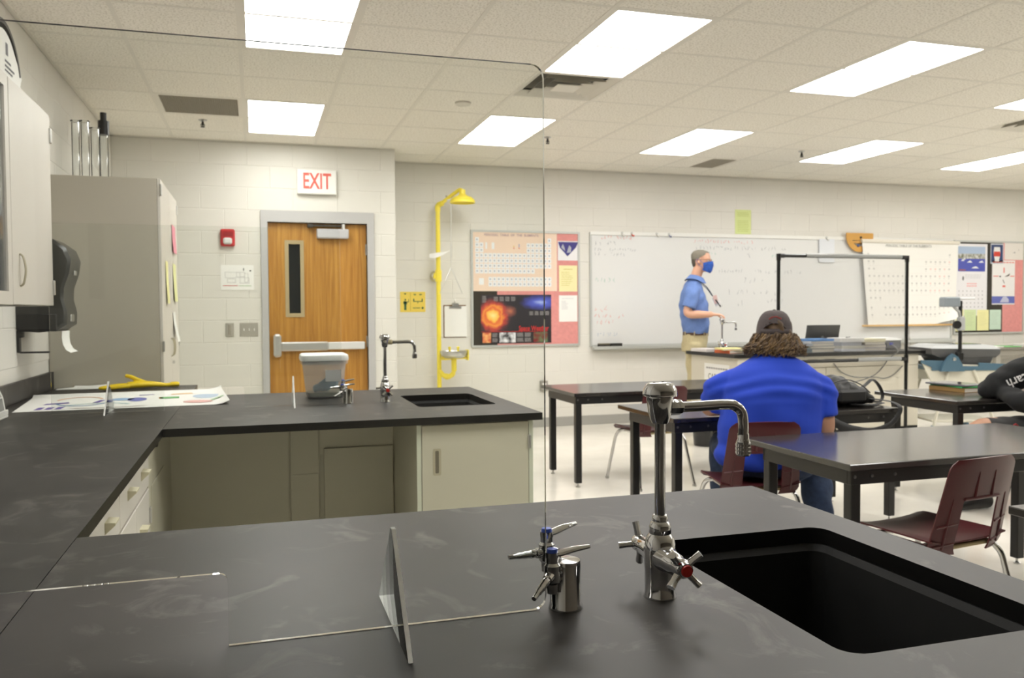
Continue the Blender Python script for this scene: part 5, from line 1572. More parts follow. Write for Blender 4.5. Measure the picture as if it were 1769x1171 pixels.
def make_chair():
    t = thing('student_chair', 'x', 'chair', (0, 0, 0), 0, 'maroon student chairs')
    def seat(u, v):
        x = (u - .5) * 2
        w = .205 - .012 * v + (-.03 * max(0, (v - .9) / .1) ** 2)
        y = -.20 + .42 * v
        z = .415 - .018 * (1 - x * x) * sin(pi * min(1, v * 1.1)) - .035 * max(0, (v - .82) / .18) ** 2 + .012 * abs(x) ** 3
        return (x * w, y, z)
    part('seat', grid_shell(seat, 16, 14, .006), M_MAROON, t)
    NV = 24
    def back(u, v):
        x = (u - .5) * 2
        z = .372 + .372 * v
        w = .205 - .028 * v - .032 * max(0, (v - .9) / .1) ** 2.2
        if v < .1: w -= .03 * ((.1 - v) / .1) ** 2
        y = -.205 - .075 * v + .035 * abs(x) ** 2.4 * (1 - .35 * v)
        z += -.006 * x * x * v
        return (x * w, y, z)
    part('backrest', grid_shell(back, 20, NV, .006, lambda i, j: (5 <= i < 15 and 0 <= j < 14)), M_MAROON, t)
    lip = MB()
    hp = [back(.25 + .5 * k / 8, 14 / NV) for k in range(9)]
    lip.tube([(p[0], p[1] - .002, p[2]) for p in hp], .007, 8)
    part('handle_lip', lip, M_MAROON, t)
    for u in (.12, .88):
        part('rib', MB().tube([Vector(back(u, v)) + Vector((0, -.004, 0)) for v in (.06, .2, .4, .6)], [.005, .005, .004, .001], 6), M_MAROON, t)
    for u in (.38, .62):
        part('rib', MB().tube([Vector(back(u, v)) + Vector((0, -.004, 0)) for v in (.6, .7, .86)], [.006, .004, .001], 6), M_MAROON, t)
    for u0, u1 in ((.02, .24), (.76, .98)):
        for v in (.09, .30):
            part('rib', MB().tube([Vector(back(u0 + (u1 - u0) * k / 3, v)) + Vector((0, -.004, .004 * k)) for k in range(4)], .005, 6), M_MAROON, t)
    for s in (-1, 1):
        l = part('leg', MB().tube([(s * .225, .235, .012), (s * .195, .19, .25), (s * .182, .165, .345), (s * .165, .13, .382), (s * .12, .10, .387)], .0115, 12, smooth=5), M_CHROME, t)
        part('glide', MB().lathe([(.0005, 0), (.015, 0), (.015, .012), (.013, .02), (.0005, .02)], 12, (s * .225, .236, 0)), M_STEEL, l)
        l = part('leg', MB().tube([(s * .225, -.275, .012), (s * .20, -.215, .25), (s * .19, -.19, .345), (s * .17, -.15, .38), (s * .12, -.11, .387)], .0115, 12, smooth=5), M_CHROME, t)
        part('glide', MB().lathe([(.0005, 0), (.015, 0), (.015, .012), (.013, .02), (.0005, .02)], 12, (s * .225, -.276, 0)), M_STEEL, l)
        part('side_rail', MB().tube([(s * .14, -.13, .385), (s * .14, .12, .385)], .010, 10), M_STEEL, t)
    part('cross_rail', MB().tube([(-.13, -.11, .387), (.13, -.11, .387)], .011, 10).tube([(-.13, .10, .387), (.13, .10, .387)], .011, 10), M_STEEL, t)
    part('bracket', MB().box(-.13, .13, -.19, -.155, .385, .40, .004), mat('bracket_tan', (176, 160, 120), .6), t)
    return t
ch = make_chair()
ch.location = (2.81, 5.70, 0); ch.rotation_euler = (0, 0, R(4)); ch['label'] = 'empty maroon chair by the table closest to the shower'
c = copy_tree(ch); c.location = (2.545, 2.70, 0); c.rotation_euler = (0, 0, R(8)); c['label'] = 'empty maroon chair in front, just past the sink'
c = copy_tree(ch); c.location = (2.44, 3.80, 0); c.rotation_euler = (0, 0, R(-13)); c['label'] = 'maroon chair occupied by the student in the blue shirt'
c = copy_tree(ch); c.location = (4.80, 3.95, 0); c.rotation_euler = (0, 0, R(90)); c['label'] = 'maroon chair under the student in black, mostly out of frame'

# ------------------------------------------------------------------ demonstration desk
DX0, DX1, DY0, DY1, DZ = 4.33, 6.56, 6.96, 7.90, .86
t = thing('teacher_desk', 'cream demonstration desk with black top in front of the whiteboard', 'desk', ((DX0 + DX1) / 2, (DY0 + DY1) / 2, 0))
M_CREAM = mat('cream_laminate', (214, 208, 192), .5)
part('worktop', MB().prism([(DX0, DY0), (DX1, DY0), (DX1, DY1), (DX0, DY1)], DZ - .034, DZ, 'xy', side_mi=1), [M_COUNTER, M_CEDGE], t, True)
bx0, bx1, by0, by1 = DX0 + .05, DX1 - .06, DY0 + .035, DY1 - .03
part('carcass', MB().box(bx0, bx1, by0 + .012, by1, .0, DZ - .035), M_CREAM, t, True)
part('front_board', MB().box(bx0, bx0 + 1.0, by0, by0 + .0115, .09, DZ - .15, .002), M_CREAM, t, True)
part('front_board', MB().box(bx0 + 1.004, bx1, by0, by0 + .0115, .09, DZ - .15, .002), M_CREAM, t, True)
part('upper_rail', MB().box(bx0, bx1, by0 - .004, by0 + .0115, DZ - .145, DZ - .035, .002), M_CREAM, t, True)
part('plinth', MB().box(bx0 - .004, bx1 + .002, by0 + .006, by1 - .05, 0, .085), M_BLACKM, t, True)
M_OUT = mat('outlet_dark', (120, 112, 100), .5)
part('outlet_plate', MB().box(5.16, 5.28, by0 - .009, by0 - .004, DZ - .10, DZ - .065, .002), M_OUT, t, True)
part('outlet_plate', MB().box(5.36, 5.49, by0 - .009, by0 - .004, DZ - .10, DZ - .065, .002), M_OUT, t, True)
t = thing('desk_sign', 'white CAREERS sign on the left end of the teacher desk', 'sign', (bx0, 7.4, .57))
part('sheet', MB().box(bx0 - .0022, bx0 - .0005, 7.13, 7.60, .565, .748), M_PAPER, t, True)
Mx = Matrix.Rotation(R(-90), 4, 'Z')
def textXneg(txt, size, y, x, z, bold, sx):
    return text_mb(txt, size, 'CENTER', bold).xf(Matrix.Translation((x, y, z)) @ Mx @ Matrix.Rotation(R(90), 4, 'X') @ Matrix.Diagonal((sx, 1, 1, 1)))
part('lettering', textXneg('CAREERS', .085, 7.36, bx0 - .003, .615, .0012, .95), mat('sign_ink', (120, 118, 104), .8), t, True)
ln = MB()
for k in range(9):
    y = 7.56 - k * .045
    ln.add([(bx0 - .003, y, .695), (bx0 - .003, y - .036, .695), (bx0 - .003, y - .036, .712), (bx0 - .003, y, .712)], [(0, 1, 2, 3)])
part('small_print', ln, mat('sign_ink2', (160, 158, 156), .8), t, True)
faucet((4.60, 7.63, DZ), R(-8), 'chrome lab faucet on the teacher desk under his hand')

def book(name, label, cat, x, y, z, w, d, h, col, rz=0.0, group=None, pages=True):
    b = thing(name, label, cat, (x, y, z), rz, group)
    cm_ = mat('cover_%d_%d_%d' % col, col, .5)
    if pages and h > .008:
        e = min(.0025, h * .15)
        part('pages', MB().box(-w / 2 + .004, w / 2 - .003, -d / 2 + .003, d / 2 - .003, e, h - e), mat('pages', (222, 216, 204), .9), b)
        part('cover', MB().box(-w / 2, w / 2, -d / 2, d / 2, 0, e, .0005).box(-w / 2, w / 2, -d / 2, d / 2, h - e, h, .0005).box(-w / 2, -w / 2 + .003, -d / 2, d / 2, e, h - e), cm_, b)
    else:
        part('sheet', MB().box(-w / 2, w / 2, -d / 2, d / 2, 0, h, min(.001, h * .3)), cm_, b)
    return b
e_ = .0006
book('orange_book', 'orange-red book at the left end of the teacher desk', 'book', 4.52, 7.30, DZ + e_, .27, .22, .03, (206, 104, 62), R(10))
book('yellow_pad', 'yellow pad on the orange book by the desk faucet', 'notepad', 4.50, 7.31, DZ + .0315, .23, .29, .016, (232, 222, 150), R(-14))
book('paper_stack', 'stack of white pages at the left corner of the teacher desk', 'papers', 4.44, 7.66, DZ + e_, .20, .27, .03, (214, 208, 206), R(6), None, False)
book('loose_papers', 'white papers lying in front of the desk faucet', 'papers', 4.76, 7.12, DZ + e_, .42, .21, .008, (238, 237, 233), R(-4), None, False)
book('grey_folder', 'grey folder behind the loose papers on the teacher desk', 'folder', 4.95, 7.33, DZ + e_, .32, .22, .016, (186, 188, 186), R(12), None, False)
t = thing('eyeglasses', 'dark folded glasses on the grey folder', 'glasses', (4.96, 7.31, DZ + .0172))
part('frame', MB().tube([(-.06, 0, .006), (-.05, .004, .018), (-.02, .004, .018), (-.008, 0, .006), (.008, 0, .006), (.02, .004, .018), (.05, .004, .018), (.06, 0, .006)], .004, 7), M_BLACKP, t)
part('temple', MB().tube([(-.06, 0, .006), (-.05, .03, .005), (.05, .035, .005)], .003, 6), M_BLACKP, t)
part('temple', MB().tube([(.06, 0, .006), (.07, .03, .005), (.0, .05, .005)], .003, 6), M_BLACKP, t)
# laptop
t = thing('laptop', 'open black laptop turned away on the teacher desk', 'laptop', (5.66, 7.45, DZ + e_), R(-6))
part('base', MB().box(-.19, .19, 0, .26, 0, .02, .004), M_BLACKP, t)
lid = part('screen_lid', MB().box(-.19, .19, -.006, .006, 0, .255, .004).xf(Matrix.Translation((0, 0, .014)) @ Matrix.Rotation(R(14), 4, 'X')), mat('laptop_lid', (38, 38, 42), .3), t)
part('emblem', MB().lathe([(.0005, -.0075), (.014, -.0075), (.014, -.0068)], 16, (0, 0, .125), 'y').xf(Matrix.Translation((0, 0, .014)) @ Matrix.Rotation(R(14), 4, 'X')), M_STEEL, lid)
# book stacks
def stack(x, y, items, group, z=None):
    z = z or DZ + e_
    r_ = random.Random(int(x * 100))
    for (nm, lb, cat, w, d, h, col) in items:
        book(nm, lb, cat, x + r_.uniform(-.012, .012), y + r_.uniform(-.008, .008), z, w, d, h, col, R(r_.uniform(-6, 6)), group, cat == 'book')
        z += h + e_
stack(5.35, 7.10, [('textbook', 'slate grey textbook at the bottom of the stack behind the student', 'book', .27, .21, .036, (98, 112, 118)), ('textbook', 'grey-green textbook second from the bottom of the desk stack', 'book', .27, .21, .026, (120, 128, 122)),
                   ('textbook', 'pale grey textbook in the middle of the desk stack', 'book', .26, .20, .026, (150, 156, 164)), ('textbook', 'white-covered textbook under the blue folder', 'book', .25, .20, .02, (206, 210, 216)), ('blue_folder', 'bright blue folder on top of the desk stack', 'folder', .26, .21, .022, (90, 142, 204))], 'books stacked on the teacher desk')
stack(5.73, 7.16, [('paper_stack', 'white sheet pile at the bottom beside the laptop', 'papers', .30, .24, .026, (226, 228, 234)), ('paper_stack', 'cream paper pile in the middle of the desk', 'papers', .27, .22, .03, (206, 204, 192)), ('paper_stack', 'grey-edged paper pile under the top sheets', 'papers', .26, .21, .036, (176, 178, 186)), ('paper_stack', 'white top papers of the pile beside the laptop', 'papers', .28, .22, .04, (230, 229, 226))], 'paper piles on the teacher desk')
stack(6.03, 7.18, [('textbook', 'pale lavender book at the bottom of the pile by the projector', 'book', .28, .22, .03, (150, 150, 176)), ('textbook', 'violet-grey book second in the pile by the projector', 'book', .27, .22, .03, (150, 142, 160)), ('textbook', 'brown-grey book third in the pile by the projector', 'book', .26, .22, .026, (150, 142, 130)), ('paper_stack', 'cream papers on top of the pile by the projector', 'papers', .27, .22, .032, (216, 210, 178))], 'books piled by the projector')
t = thing('desk_projector', 'grey video projector with white top at the right end of the desk', 'projector', (6.37, 7.36, DZ + e_), R(-4))
part('body', MB().box(-.15, .14, -.12, .13, .006, .085, .01), mat('proj_grey', (120, 120, 124), .45), t)
part('top_cover', MB().box(-.155, .145, -.125, .135, .0852, .108, .008), M_WHITE, t)
part('lens', MB().lathe([(.0005, -.13), (.03, -.135), (.034, -.118), (.034, -.10)], 18, (-.08, 0, .045), 'y'), M_BLACKP, t)
part('connector', MB().box(-.01, .03, -.132, -.12, .045, .07, .003), mat('vga_blue', (70, 76, 170), .5), t)
for x in (-.12, .11):
    part('foot', MB().lathe([(.0005, 0), (.012, 0), (.012, .008), (.0005, .008)], 10, (x, -.09, 0)), M_BLACKP, t)
book('paper_stack', 'white papers lying on the video projector', 'papers', 6.34, 7.38, DZ + .110, .30, .22, .01, (236, 236, 234), R(8), None, False)
solo('pen', 'dark pen lying on the paper pile beside the laptop', 'pen', MB().tube([(5.70, 7.1, DZ + .1405), (5.83, 7.2, DZ + .1405)], [.005, .004], 8), M_BLACKP)
def cable(label, pts, r=.005):
    mb = MB().tube(pts, r, 8, smooth=8)
    return solo('cable', label, 'cable', mb, mat('cable_grey', (112, 112, 110), .5), 'grey cables on the desk front')
yc_ = by0 - .016
cable('grey cable swagged in two loops across the desk front', [(5.46, yc_, .75), (5.55, yc_ - .004, .66), (5.71, yc_ - .006, .607), (5.95, yc_ - .006, .60), (6.06, yc_ - .006, .585), (6.18, yc_, .62), (6.29, yc_, .705)])
cable('grey cable running from the projector down to the backpack', [(6.37, 7.22, DZ + .05), (6.28, 7.05, DZ + .02), (6.20, DY0 - .012, DZ - .01), (6.12, yc_ - .01, .79), (5.92, yc_ - .02, .62), (5.57, yc_ - .02, .55), (5.42, yc_ - .02, .615)])

# clear screen on a black pipe frame
t = thing('pipe_screen', 'black pipe frame holding a clear sheet in front of the teacher desk', 'screen', (5.47, 6.85, 0))
M_PIPE = mat('black_pipe', (18, 18, 18), .22)
FX0, FX1, FZ = 4.733, 6.215, 1.795
for x in (FX0, FX1):
    part('upright', MB().tube([(x, 6.85, .03), (x, 6.85, FZ)], .017, 14), M_PIPE, t, True)
    part('foot_bar', MB().tube([(x, 6.62, .02), (x, 6.92, .02)], .017, 14), M_PIPE, t, True)
    for z in (FZ, .785):
        s = 1 if x == FX0 else -1
        part('fitting', MB().tube([(x, 6.85, z - .045 if z == FZ else z - .04), (x, 6.85, z + (.018 if z == FZ else .04))], .0215, 14).tube([(x, 6.85, z), (x + s * .06, 6.85, z)], .0215, 14), M_PIPE, t, True)
for z in (FZ, .785):
    part('cross_bar', MB().tube([(FX0, 6.85, z), (FX1, 6.85, z)], .017, 14), M_PIPE, t, True)
part('clear_sheet', MB().box(FX0 + .02, FX1 - .02, 6.843, 6.8445, .785, FZ), acrylic_mat('clear_vinyl', False, (.97, .97, .97), .02), t, True)
M_HEM = acrylic_mat('vinyl_hem', False, (.9, .9, .9), .35)
for a_, z_ in ((FX0 + .3, FZ + .006), (FX0 + .9, .79)):
    part('sheet_hem', MB().tube([(a_, 6.842, z_), (FX1 - .07, 6.842, z_)], [(.012, .019)] * 2, 12), M_HEM, t, True)

# waste bin
t = thing('waste_bin', 'black round waste bin on the floor left of the teacher desk', 'waste bin', (4.08, 7.06, 0))
part('bin', MB().lathe([(.0005, .002), (.105, .002), (.11, .01), (.135, .30), (.142, .30), (.142, .315), (.13, .315), (.10, .015), (.0005, .012)], 28), M_BLACKP, t)
part('liner', MB().lathe([(.128, .25), (.137, .318), (.146, .31), (.147, .27)], 28, caps=False), mat('bin_liner', (34, 33, 33), .3), t)

# overhead projector on its cart
t = thing('projector_cart', 'blue and cream splay-legged projector cart beside the desk', 'cart', (6.98, 7.0, 0), R(-18))
M_BLUE = mat('slate_blue', (74, 104, 122), .45); M_CRM = mat('cart_cream', (214, 210, 194), .5)
part('tray', MB().box(-.37, .37, -.27, .27, .655, .70, .008), M_BLUE, t)
part('wing', MB().prism([(-.37, .69), (-.48, .735), (-.48, .765), (-.2, .755), (-.2, .69)], -.27, -.255).prism([(.37, .69), (.42, .70), (.42, .72), (.1, .735), (.1, .69)], -.27, -.255), M_BLUE, t)
part('apron', MB().prism([(-.46, .735), (.40, .70), (.36, .53), (-.36, .53)], -.25, -.235).prism([(-.46, .735), (.40, .70), (.36, .53), (-.36, .53)], .235, .25), M_CRM, t)
part('bracket', MB().prism([(-.30, .65), (-.06, .65), (-.09, .73), (-.13, .80), (-.18, .83), (-.22, .80), (-.27, .73)], -.31, -.272), M_BLUE, t)
part('bolt', MB().lathe([(.0005, -.325), (.016, -.322), (.018, -.31)], 14, (-.17, 0, .775), 'y'), M_STEEL, t)
for sx in (-1, 1):
    for sy in (-1, 1):
        x0 = -.14 if sx < 0 else .05
        l = part('leg', MB().tube([(x0 - .06 * (sx < 0) + (.0 if sx < 0 else .0), sy * .26, .66), (x0 + sx * .22, sy * .29, .09)], [(.022, .014), (.02, .013)], 10), M_CRM, t)
        part('caster', MB().lathe([(.0005, -.015), (.034, -.013), (.034, .013), (.0005, .015)], 16, (x0 + sx * .22, sy * .29, .036), 'x').box(x0 + sx * .22 - .02, x0 + sx * .22 + .02, sy * .29 - .02, sy * .29 + .02, .066, .10, .004), M_BLUE, l)
part('lower_shelf', MB().box(-.36, .28, -.26, .26, .13, .155, .006), M_CRM, t)
ohp = thing('overhead_projector', 'grey overhead projector with folding lens arm on the cart', 'overhead projector', (6.98, 7.0, .701), R(-18))
M_G1 = mat('ohp_grey', (84, 84, 84), .5); M_G2 = mat('ohp_pale', (176, 178, 178), .45)
part('base', MB().ring_loft([[(-.20, -.20, 0), (.24, -.20, 0), (.24, .22, 0), (-.20, .22, 0)], [(-.25, -.22, .09), (.27, -.22, .09), (.27, .24, .09), (-.25, .24, .09)]]), M_G1, ohp)
part('stage', MB().ring_loft([[(-.27, -.23, .085), (.29, -.23, .085), (.29, .25, .085), (-.27, .25, .085)], [(-.36, -.25, .12), (.32, -.25, .12), (.32, .27, .12), (-.36, .27, .12)], [(-.37, -.25, .18), (.33, -.25, .17), (.33, .27, .17), (-.37, .27, .18)]]), M_G1, ohp)
part('top_plate', MB().ring_loft([[(-.37, -.25, .18), (.33, -.25, .17), (.33, .27, .17), (-.37, .27, .18)], [(-.29, -.18, .218), (.28, -.18, .208), (.28, .2, .208), (-.29, .2, .218)]]), M_G2, ohp)
part('glass_plate', MB().box(-.22, .2, -.12, .15, .215, .219, .001), M_GLASS, ohp)
px_, py_ = -.10, -.285
part('post', MB().tube([(px_, py_, -.02), (px_, py_, .66)], .018, 14), M_BLACKP, ohp)
part('post_clamp', MB().box(px_ - .03, px_ + .03, py_ - .02, py_ + .04, .06, .14, .006), M_BLACKP, ohp)
arm_ = part('lens_arm', MB().box(px_ - .025, px_ + .04, py_ - .03, py_ + .03, .36, .50, .01).tube([(px_, py_, .48), (px_ - .02, py_ - .01, .55), (px_ - .12, py_ - .03, .64)], [(.02, .014)] * 3, 10), M_G2, ohp)
part('focus_knob', MB().lathe([(.0005, -.045), (.04, -.042), (.042, -.02), (.0005, -.018)], 18, (px_ - .05, py_ - .005, .42), 'y'), M_BLACKP, ohp)
part('lens_head', MB().box(px_ - .19, px_ - .03, py_ - .07, py_ + .06, .60, .70, .012), mat('ohp_head', (132, 140, 146), .4), ohp)
part('mirror', MB().box(px_ - .18, px_ + .12, py_ - .06, py_ + .06, .672, .69, .004), M_ALU, ohp)

# side table by the back wall
t = thing('side_table', 'grey side table with papers against the back wall at right', 'table', (9.5, 8.4, 0))
part('top', MB().box(8.55, 10.3, 8.12, 8.72, .765, .79, .003), mat('grey_top', (122, 118, 108), .45), t, True)
part('apron', MB().box(8.6, 10.25, 8.16, 8.18, .70, .764), mat('grey_apron', (168, 164, 154), .5), t, True)
for x in (8.78, 10.1):
    for y in (8.17, 8.62):
        part('leg', MB().box(x, x + .07, y, y + .05, 0, .70, .004), mat('grey_apron', (168, 164, 154), .5), t, True)
book('loose_papers', 'white papers on the grey side table at the back', 'papers', 8.80, 8.38, .7906, .28, .36, .012, (236, 236, 232), R(20), None, False)
book('green_sheet', 'green sheet among the papers on the side table', 'paper', 9.12, 8.36, .7906, .28, .22, .012, (130, 196, 130), R(-8), None, False)
book('loose_papers', 'white papers beside the green sheet at the right edge', 'papers', 9.55, 8.36, .7906, .32, .25, .03, (236, 236, 232), R(4), None, False)

# notebooks on the student's table
book('brown_book', 'thick brown book at the bottom of the notebook pile', 'book', 4.815, 4.80, .7006, .23, .30, .030, (156, 122, 70), R(4))
book('green_folder', 'green folder between the brown book and the tablet', 'folder', 4.825, 4.80, .7312, .235, .31, .010, (62, 156, 92), R(-3), None, False)
t = thing('tablet', 'dark grey tablet computer lying on the green folder', 'tablet', (4.795, 4.81, .7418), R(8))
part('body', MB().box(-.11, .11, -.16, .16, 0, .013, .004), mat('tablet_grey', (92, 92, 98), .3), t)
part('screen', MB().box(-.095, .095, -.14, .14, .0131, .0138), mat('tablet_glass', (44, 40, 50), .1), t)

# backpack on the table beside the student in blue
t = thing('backpack', 'black backpack slumped on the table beside the student in blue', 'backpack', (3.53, 4.42, .69))
bm_ = MB()
loft(bm_, [((3.30, 4.38, .70), (0, .10, 0), (0, 0, .01)), ((3.33, 4.40, .76), (0, .15, 0), (.02, 0, .065)), ((3.45, 4.43, .785), (0, .17, 0), (.0, 0, .092)), ((3.56, 4.44, .765), (0, .15, 0), (.0, 0, .074)), ((3.66, 4.42, .735), (0, .11, 0), (0, 0, .044)), ((3.71, 4.41, .72), (0, .06, 0), (0, 0, .025))], 20)
M_BAG = mat('black_nylon', (22, 22, 23), .55)
mpart('bag_body', remesh(bm_, .008, 3, M_BAG, 'bag_body', lambda c: .006 * sin(c.x * 46 + c.z * 30) * sin(c.y * 38) + .004 * sin(c.x * 90 - c.y * 40)), t)
part('pocket', MB().box(3.36, 3.56, 4.235, 4.27, .72, .80, .015), M_BAG, t, True)
part('zip', MB().tube([(3.34, 4.30, .835), (3.45, 4.295, .858), (3.56, 4.30, .825), (3.64, 4.31, .77)], .004, 6, smooth=4), mat('zip_grey', (60, 60, 62), .5), t, True)
part('haul_loop', MB().tube([(3.62, 4.42, .76), (3.70, 4.42, .81), (3.75, 4.42, .84), (3.80, 4.42, .80), (3.82, 4.41, .74), (3.79, 4.4, .70), (3.70, 4.38, .71)], [(.018, .006)] * 7, 8, smooth=4), M_BAG, t, True)
part('shoulder_strap', MB().tube([(3.62, 4.33, .735), (3.70, 4.22, .725), (3.70, 4.128, .705), (3.685, 4.115, .66), (3.62, 4.11, .60), (3.50, 4.11, .565), (3.38, 4.11, .57), (3.28, 4.11, .60), (3.22, 4.12, .64)], [(.016, .004)] * 5 + [(.02, .005), (.03, .007), (.03, .007), (.02, .005)], 8, smooth=5), M_BAG, t, True)
part('side_strap', MB().tube([(3.45, 4.26, .71), (3.60, 4.24, .705), (3.72, 4.30, .705)], [(.02, .005)] * 3, 8, smooth=4), M_BAG, t, True)
# ------------------------------------------------------------------ people
M_SKIN = mat('skin', (214, 164, 138), .5, noise=(14, .05, (1, 1, 1)))
M_SKIN2 = mat('skin_tan', (172, 128, 102), .5, noise=(14, .05, (1, 1, 1)))
HEAD = [(-.115, .026, .028, .058), (-.104, .042, .048, .046), (-.08, .055, .074, .022), (-.045, .065, .088, .006), (0, .073, .096, 0), (.04, .076, .099, -.004), (.075, .069, .090, -.008), (.10, .048, .064, -.010), (.114, .016, .022, -.010)]
def head(mb, M, s=1.0, infl=0.0, zmin=-9):
    rings = []
    for z, w, d, y in HEAD:
        if z < zmin: continue
        rings.append((M @ Vector((0, y * s, z * s)), (M.to_3x3() @ Vector((w * s + infl, 0, 0))), (M.to_3x3() @ Vector((0, d * s + infl, 0)))))
    loft(mb, rings, 24)
def face(mb, M, s=1.0):
    P = lambda x, y, z: M @ (Vector((x, y, z)) * s)
    mb.tube([P(0, .09, .016), P(0, .106, -.012), P(0, .118, -.03), P(0, .10, -.04)], [.008 * s, .010 * s, .014 * s, .009 * s], 10)
    for e in (-1, 1):
        mb.sphere(P(e * .078, -.008, -.012), (.011 * s, .02 * s, .031 * s), 12, 8, rot=M.to_3x3() @ Matrix.Rotation(e * .25, 3, 'Z'))
        mb.sphere(P(e * .032, .078, .026), (.026 * s, .014 * s, .008 * s), 10, 6, rot=M.to_3x3())
        mb.sphere(P(e * .04, .062, -.03), (.02 * s, .02 * s, .02 * s), 10, 6, rot=M.to_3x3())
    mb.sphere(P(0, .088, -.060), (.024 * s, .012 * s, .007 * s), 10, 6, rot=M.to_3x3())
    mb.sphere(P(0, .086, -.072), (.020 * s, .012 * s, .007 * s), 10, 6, rot=M.to_3x3())
def eyes(T, M, s=1.0, iris=(70, 84, 92)):
    P = lambda x, y, z: M @ (Vector((x, y, z)) * s)
    for e in (-1, 1):
        o = part('eye', MB().sphere(P(e * .032, .081, .004), .0125 * s, 12, 8), mat('eye_white', (232, 228, 222), .2), T, True)
        part('iris', MB().sphere(P(e * .032, .0915, .004), (.006 * s, .0035 * s, .006 * s), 10, 6, rot=M.to_3x3()), mat('iris_%d' % iris[0], iris, .2), o, True)
def hand(mb, w, d, n, thumb, curl=.5, k=1.0):
    w, d, n = Vector(w), Vector(d).normalized(), Vector(n).normalized()
    n = (n - d * n.dot(d)).normalized()
    s = d.cross(n) * thumb
    loft(mb, [(w - d * .02, s * .026 * k, n * .020 * k), (w + d * .02 * k, s * .034 * k, n * .018 * k), (w + d * .06 * k, s * .042 * k, n * .015 * k), (w + d * .092 * k, s * .041 * k, n * .012 * k)], 16, 2.4)
    for q, (ln, r) in enumerate(((.072, .0088), (.082, .0092), (.076, .0088), (.058, .0078))):
        p = w + d * .085 * k + s * (.031 - q * .0205) * k
        pts = [p]; a = curl * .4
        for sg in (.45, .32, .26):
            dirn = d * cos(a) + n * sin(a)
            p = p + dirn * ln * sg * k; pts.append(p); a += curl
        mb.tube(pts, [r * k * 1.1, r * k, r * k * .95, r * k * .7], 10, smooth=3)
    p = w + d * .022 * k + s * .03 * k
    pts = [p - s * .012, p + s * .02 * k + d * .025 * k + n * .006, p + s * .03 * k + d * .055 * k + n * (.014 + .012 * curl), p + s * .026 * k + d * .078 * k + n * (.02 + .024 * curl)]
    mb.tube(pts, [.013 * k, .0115 * k, .0098 * k, .007 * k], 10, smooth=3)

def limb(mb, pts, rs, k=5): mb.tube(pts, rs, 16, smooth=k)

# ---- teacher (faces +X, right side to the viewer)
TL = Vector((4.50, 8.02, 0))
t = thing('person', 'standing man in blue short-sleeved shirt, khaki trousers and blue mask', 'person', TL)
MT = Matrix.Translation(TL) @ Matrix.Rotation(R(-116), 4, 'Z')
def W(x, y, z): return MT @ Vector((x, y, z))
def V(x, y, z): return MT.to_3x3() @ Vector((x, y, z))
def torso(mb, rings, k=5, ex=2.3):
    loft(mb, [(W(x, y, z), V(a, 0, 0), V(0, b, 0)) for (x, y, z, a, b) in rings], 28, ex, k)
MH = Matrix.Translation(W(0, .07, 1.812)) @ Matrix.Rotation(R(-130), 4, 'Z') @ Matrix.Rotation(R(-4), 4, 'X')
body = MB()
head(body, MH, 1.0); face(body, MH, 1.0)
limb(body, [W(0, .0, 1.55), W(0, .015, 1.64), W(0, .05, 1.75)], [.07, .058, .056])
torso(body, [(0, 0, .90, .15, .10), (0, .005, 1.03, .155, .11), (0, 0, 1.2, .155, .11), (0, -.015, 1.38, .17, .11), (0, -.02, 1.49, .165, .095), (0, -.01, 1.56, .10, .07)])
RA = [W(.175, -.03, 1.515), W(.22, -.05, 1.39), W(.245, -.085, 1.255), W(.26, .04, 1.24), W(.275, .165, 1.24)]
limb(body, RA, [.055, .047, .042, .043, .028])
hand(body, RA[-1], RA[-1] - RA[-2] + Vector((0, -.02, -.01)), Vector((0, 0, -1)), 1, .75, .95)
LA = [W(-.175, -.03, 1.515), W(-.235, -.03, 1.38), W(-.26, -.03, 1.24), W(-.28, .02, 1.10), W(-.29, .05, 1.0)]
limb(body, LA, [.055, .047, .042, .042, .028])
hand(body, LA[-1], LA[-1] - LA[-2], V(1, 0, 0), -1, .8, .95)
for s in (-1, 1):
    limb(body, [W(s * .09, 0, .96), W(s * .10, .01, .72), W(s * .105, .015, .50), W(s * .105, -.01, .30), W(s * .105, -.03, .08)], [.072, .07, .056, .054, .038])
    limb(body, [W(s * .105, -.05, .05), W(s * .107, .05, .045), W(s * .11, .15, .03)], [.035, .036, .03])
mpart('body', remesh(body, .0075, 4, M_SKIN, 'body'), t)
eyes(t, MH, 1.0)
sh = MB()
torso(sh, [(0, .01, 1.035, .168, .125), (0, .012, 1.07, .18, .14), (0, .005, 1.2, .187, .15), (0, -.012, 1.36, .195, .148), (0, -.022, 1.48, .19, .118), (0, -.018, 1.555, .13, .09), (0, .0, 1.60, .078, .075), (0, .004, 1.615, .07, .068)])
for A, s in ((RA, 1), (LA, -1)):
    e = A[2]; u = A[1]
    limb(sh, [A[0] + V(-s * .03, 0, .01), (A[0] + u) / 2 + V(s * .008, 0, .0), u, u + (e - u) * .62], [.078, .076, .073, .078])
M_SHIRT = mat('shirt_blue', (104, 132, 192), .8, noise=(60, .06, (1, 1, 1)))
def wr1(c): return .004 * sin(c.z * 34 + c.x * 21) * sin(c.y * 17 + c.x * 26) + .003 * sin(c.z * 55 - c.x * 40 + c.y * 22) + .003 * sin(c.z * 13 + c.x * 44)
shirt = mpart('shirt', remesh(sh, .009, 4, M_SHIRT, 'shirt', wr1), t)
col = MB()
ring0 = []
for k in range(25):
    a = R(-75 + 330 * k / 24 + 0)
    a = R(105 + 330 * (k / 24)) 
    ring0.append(a)
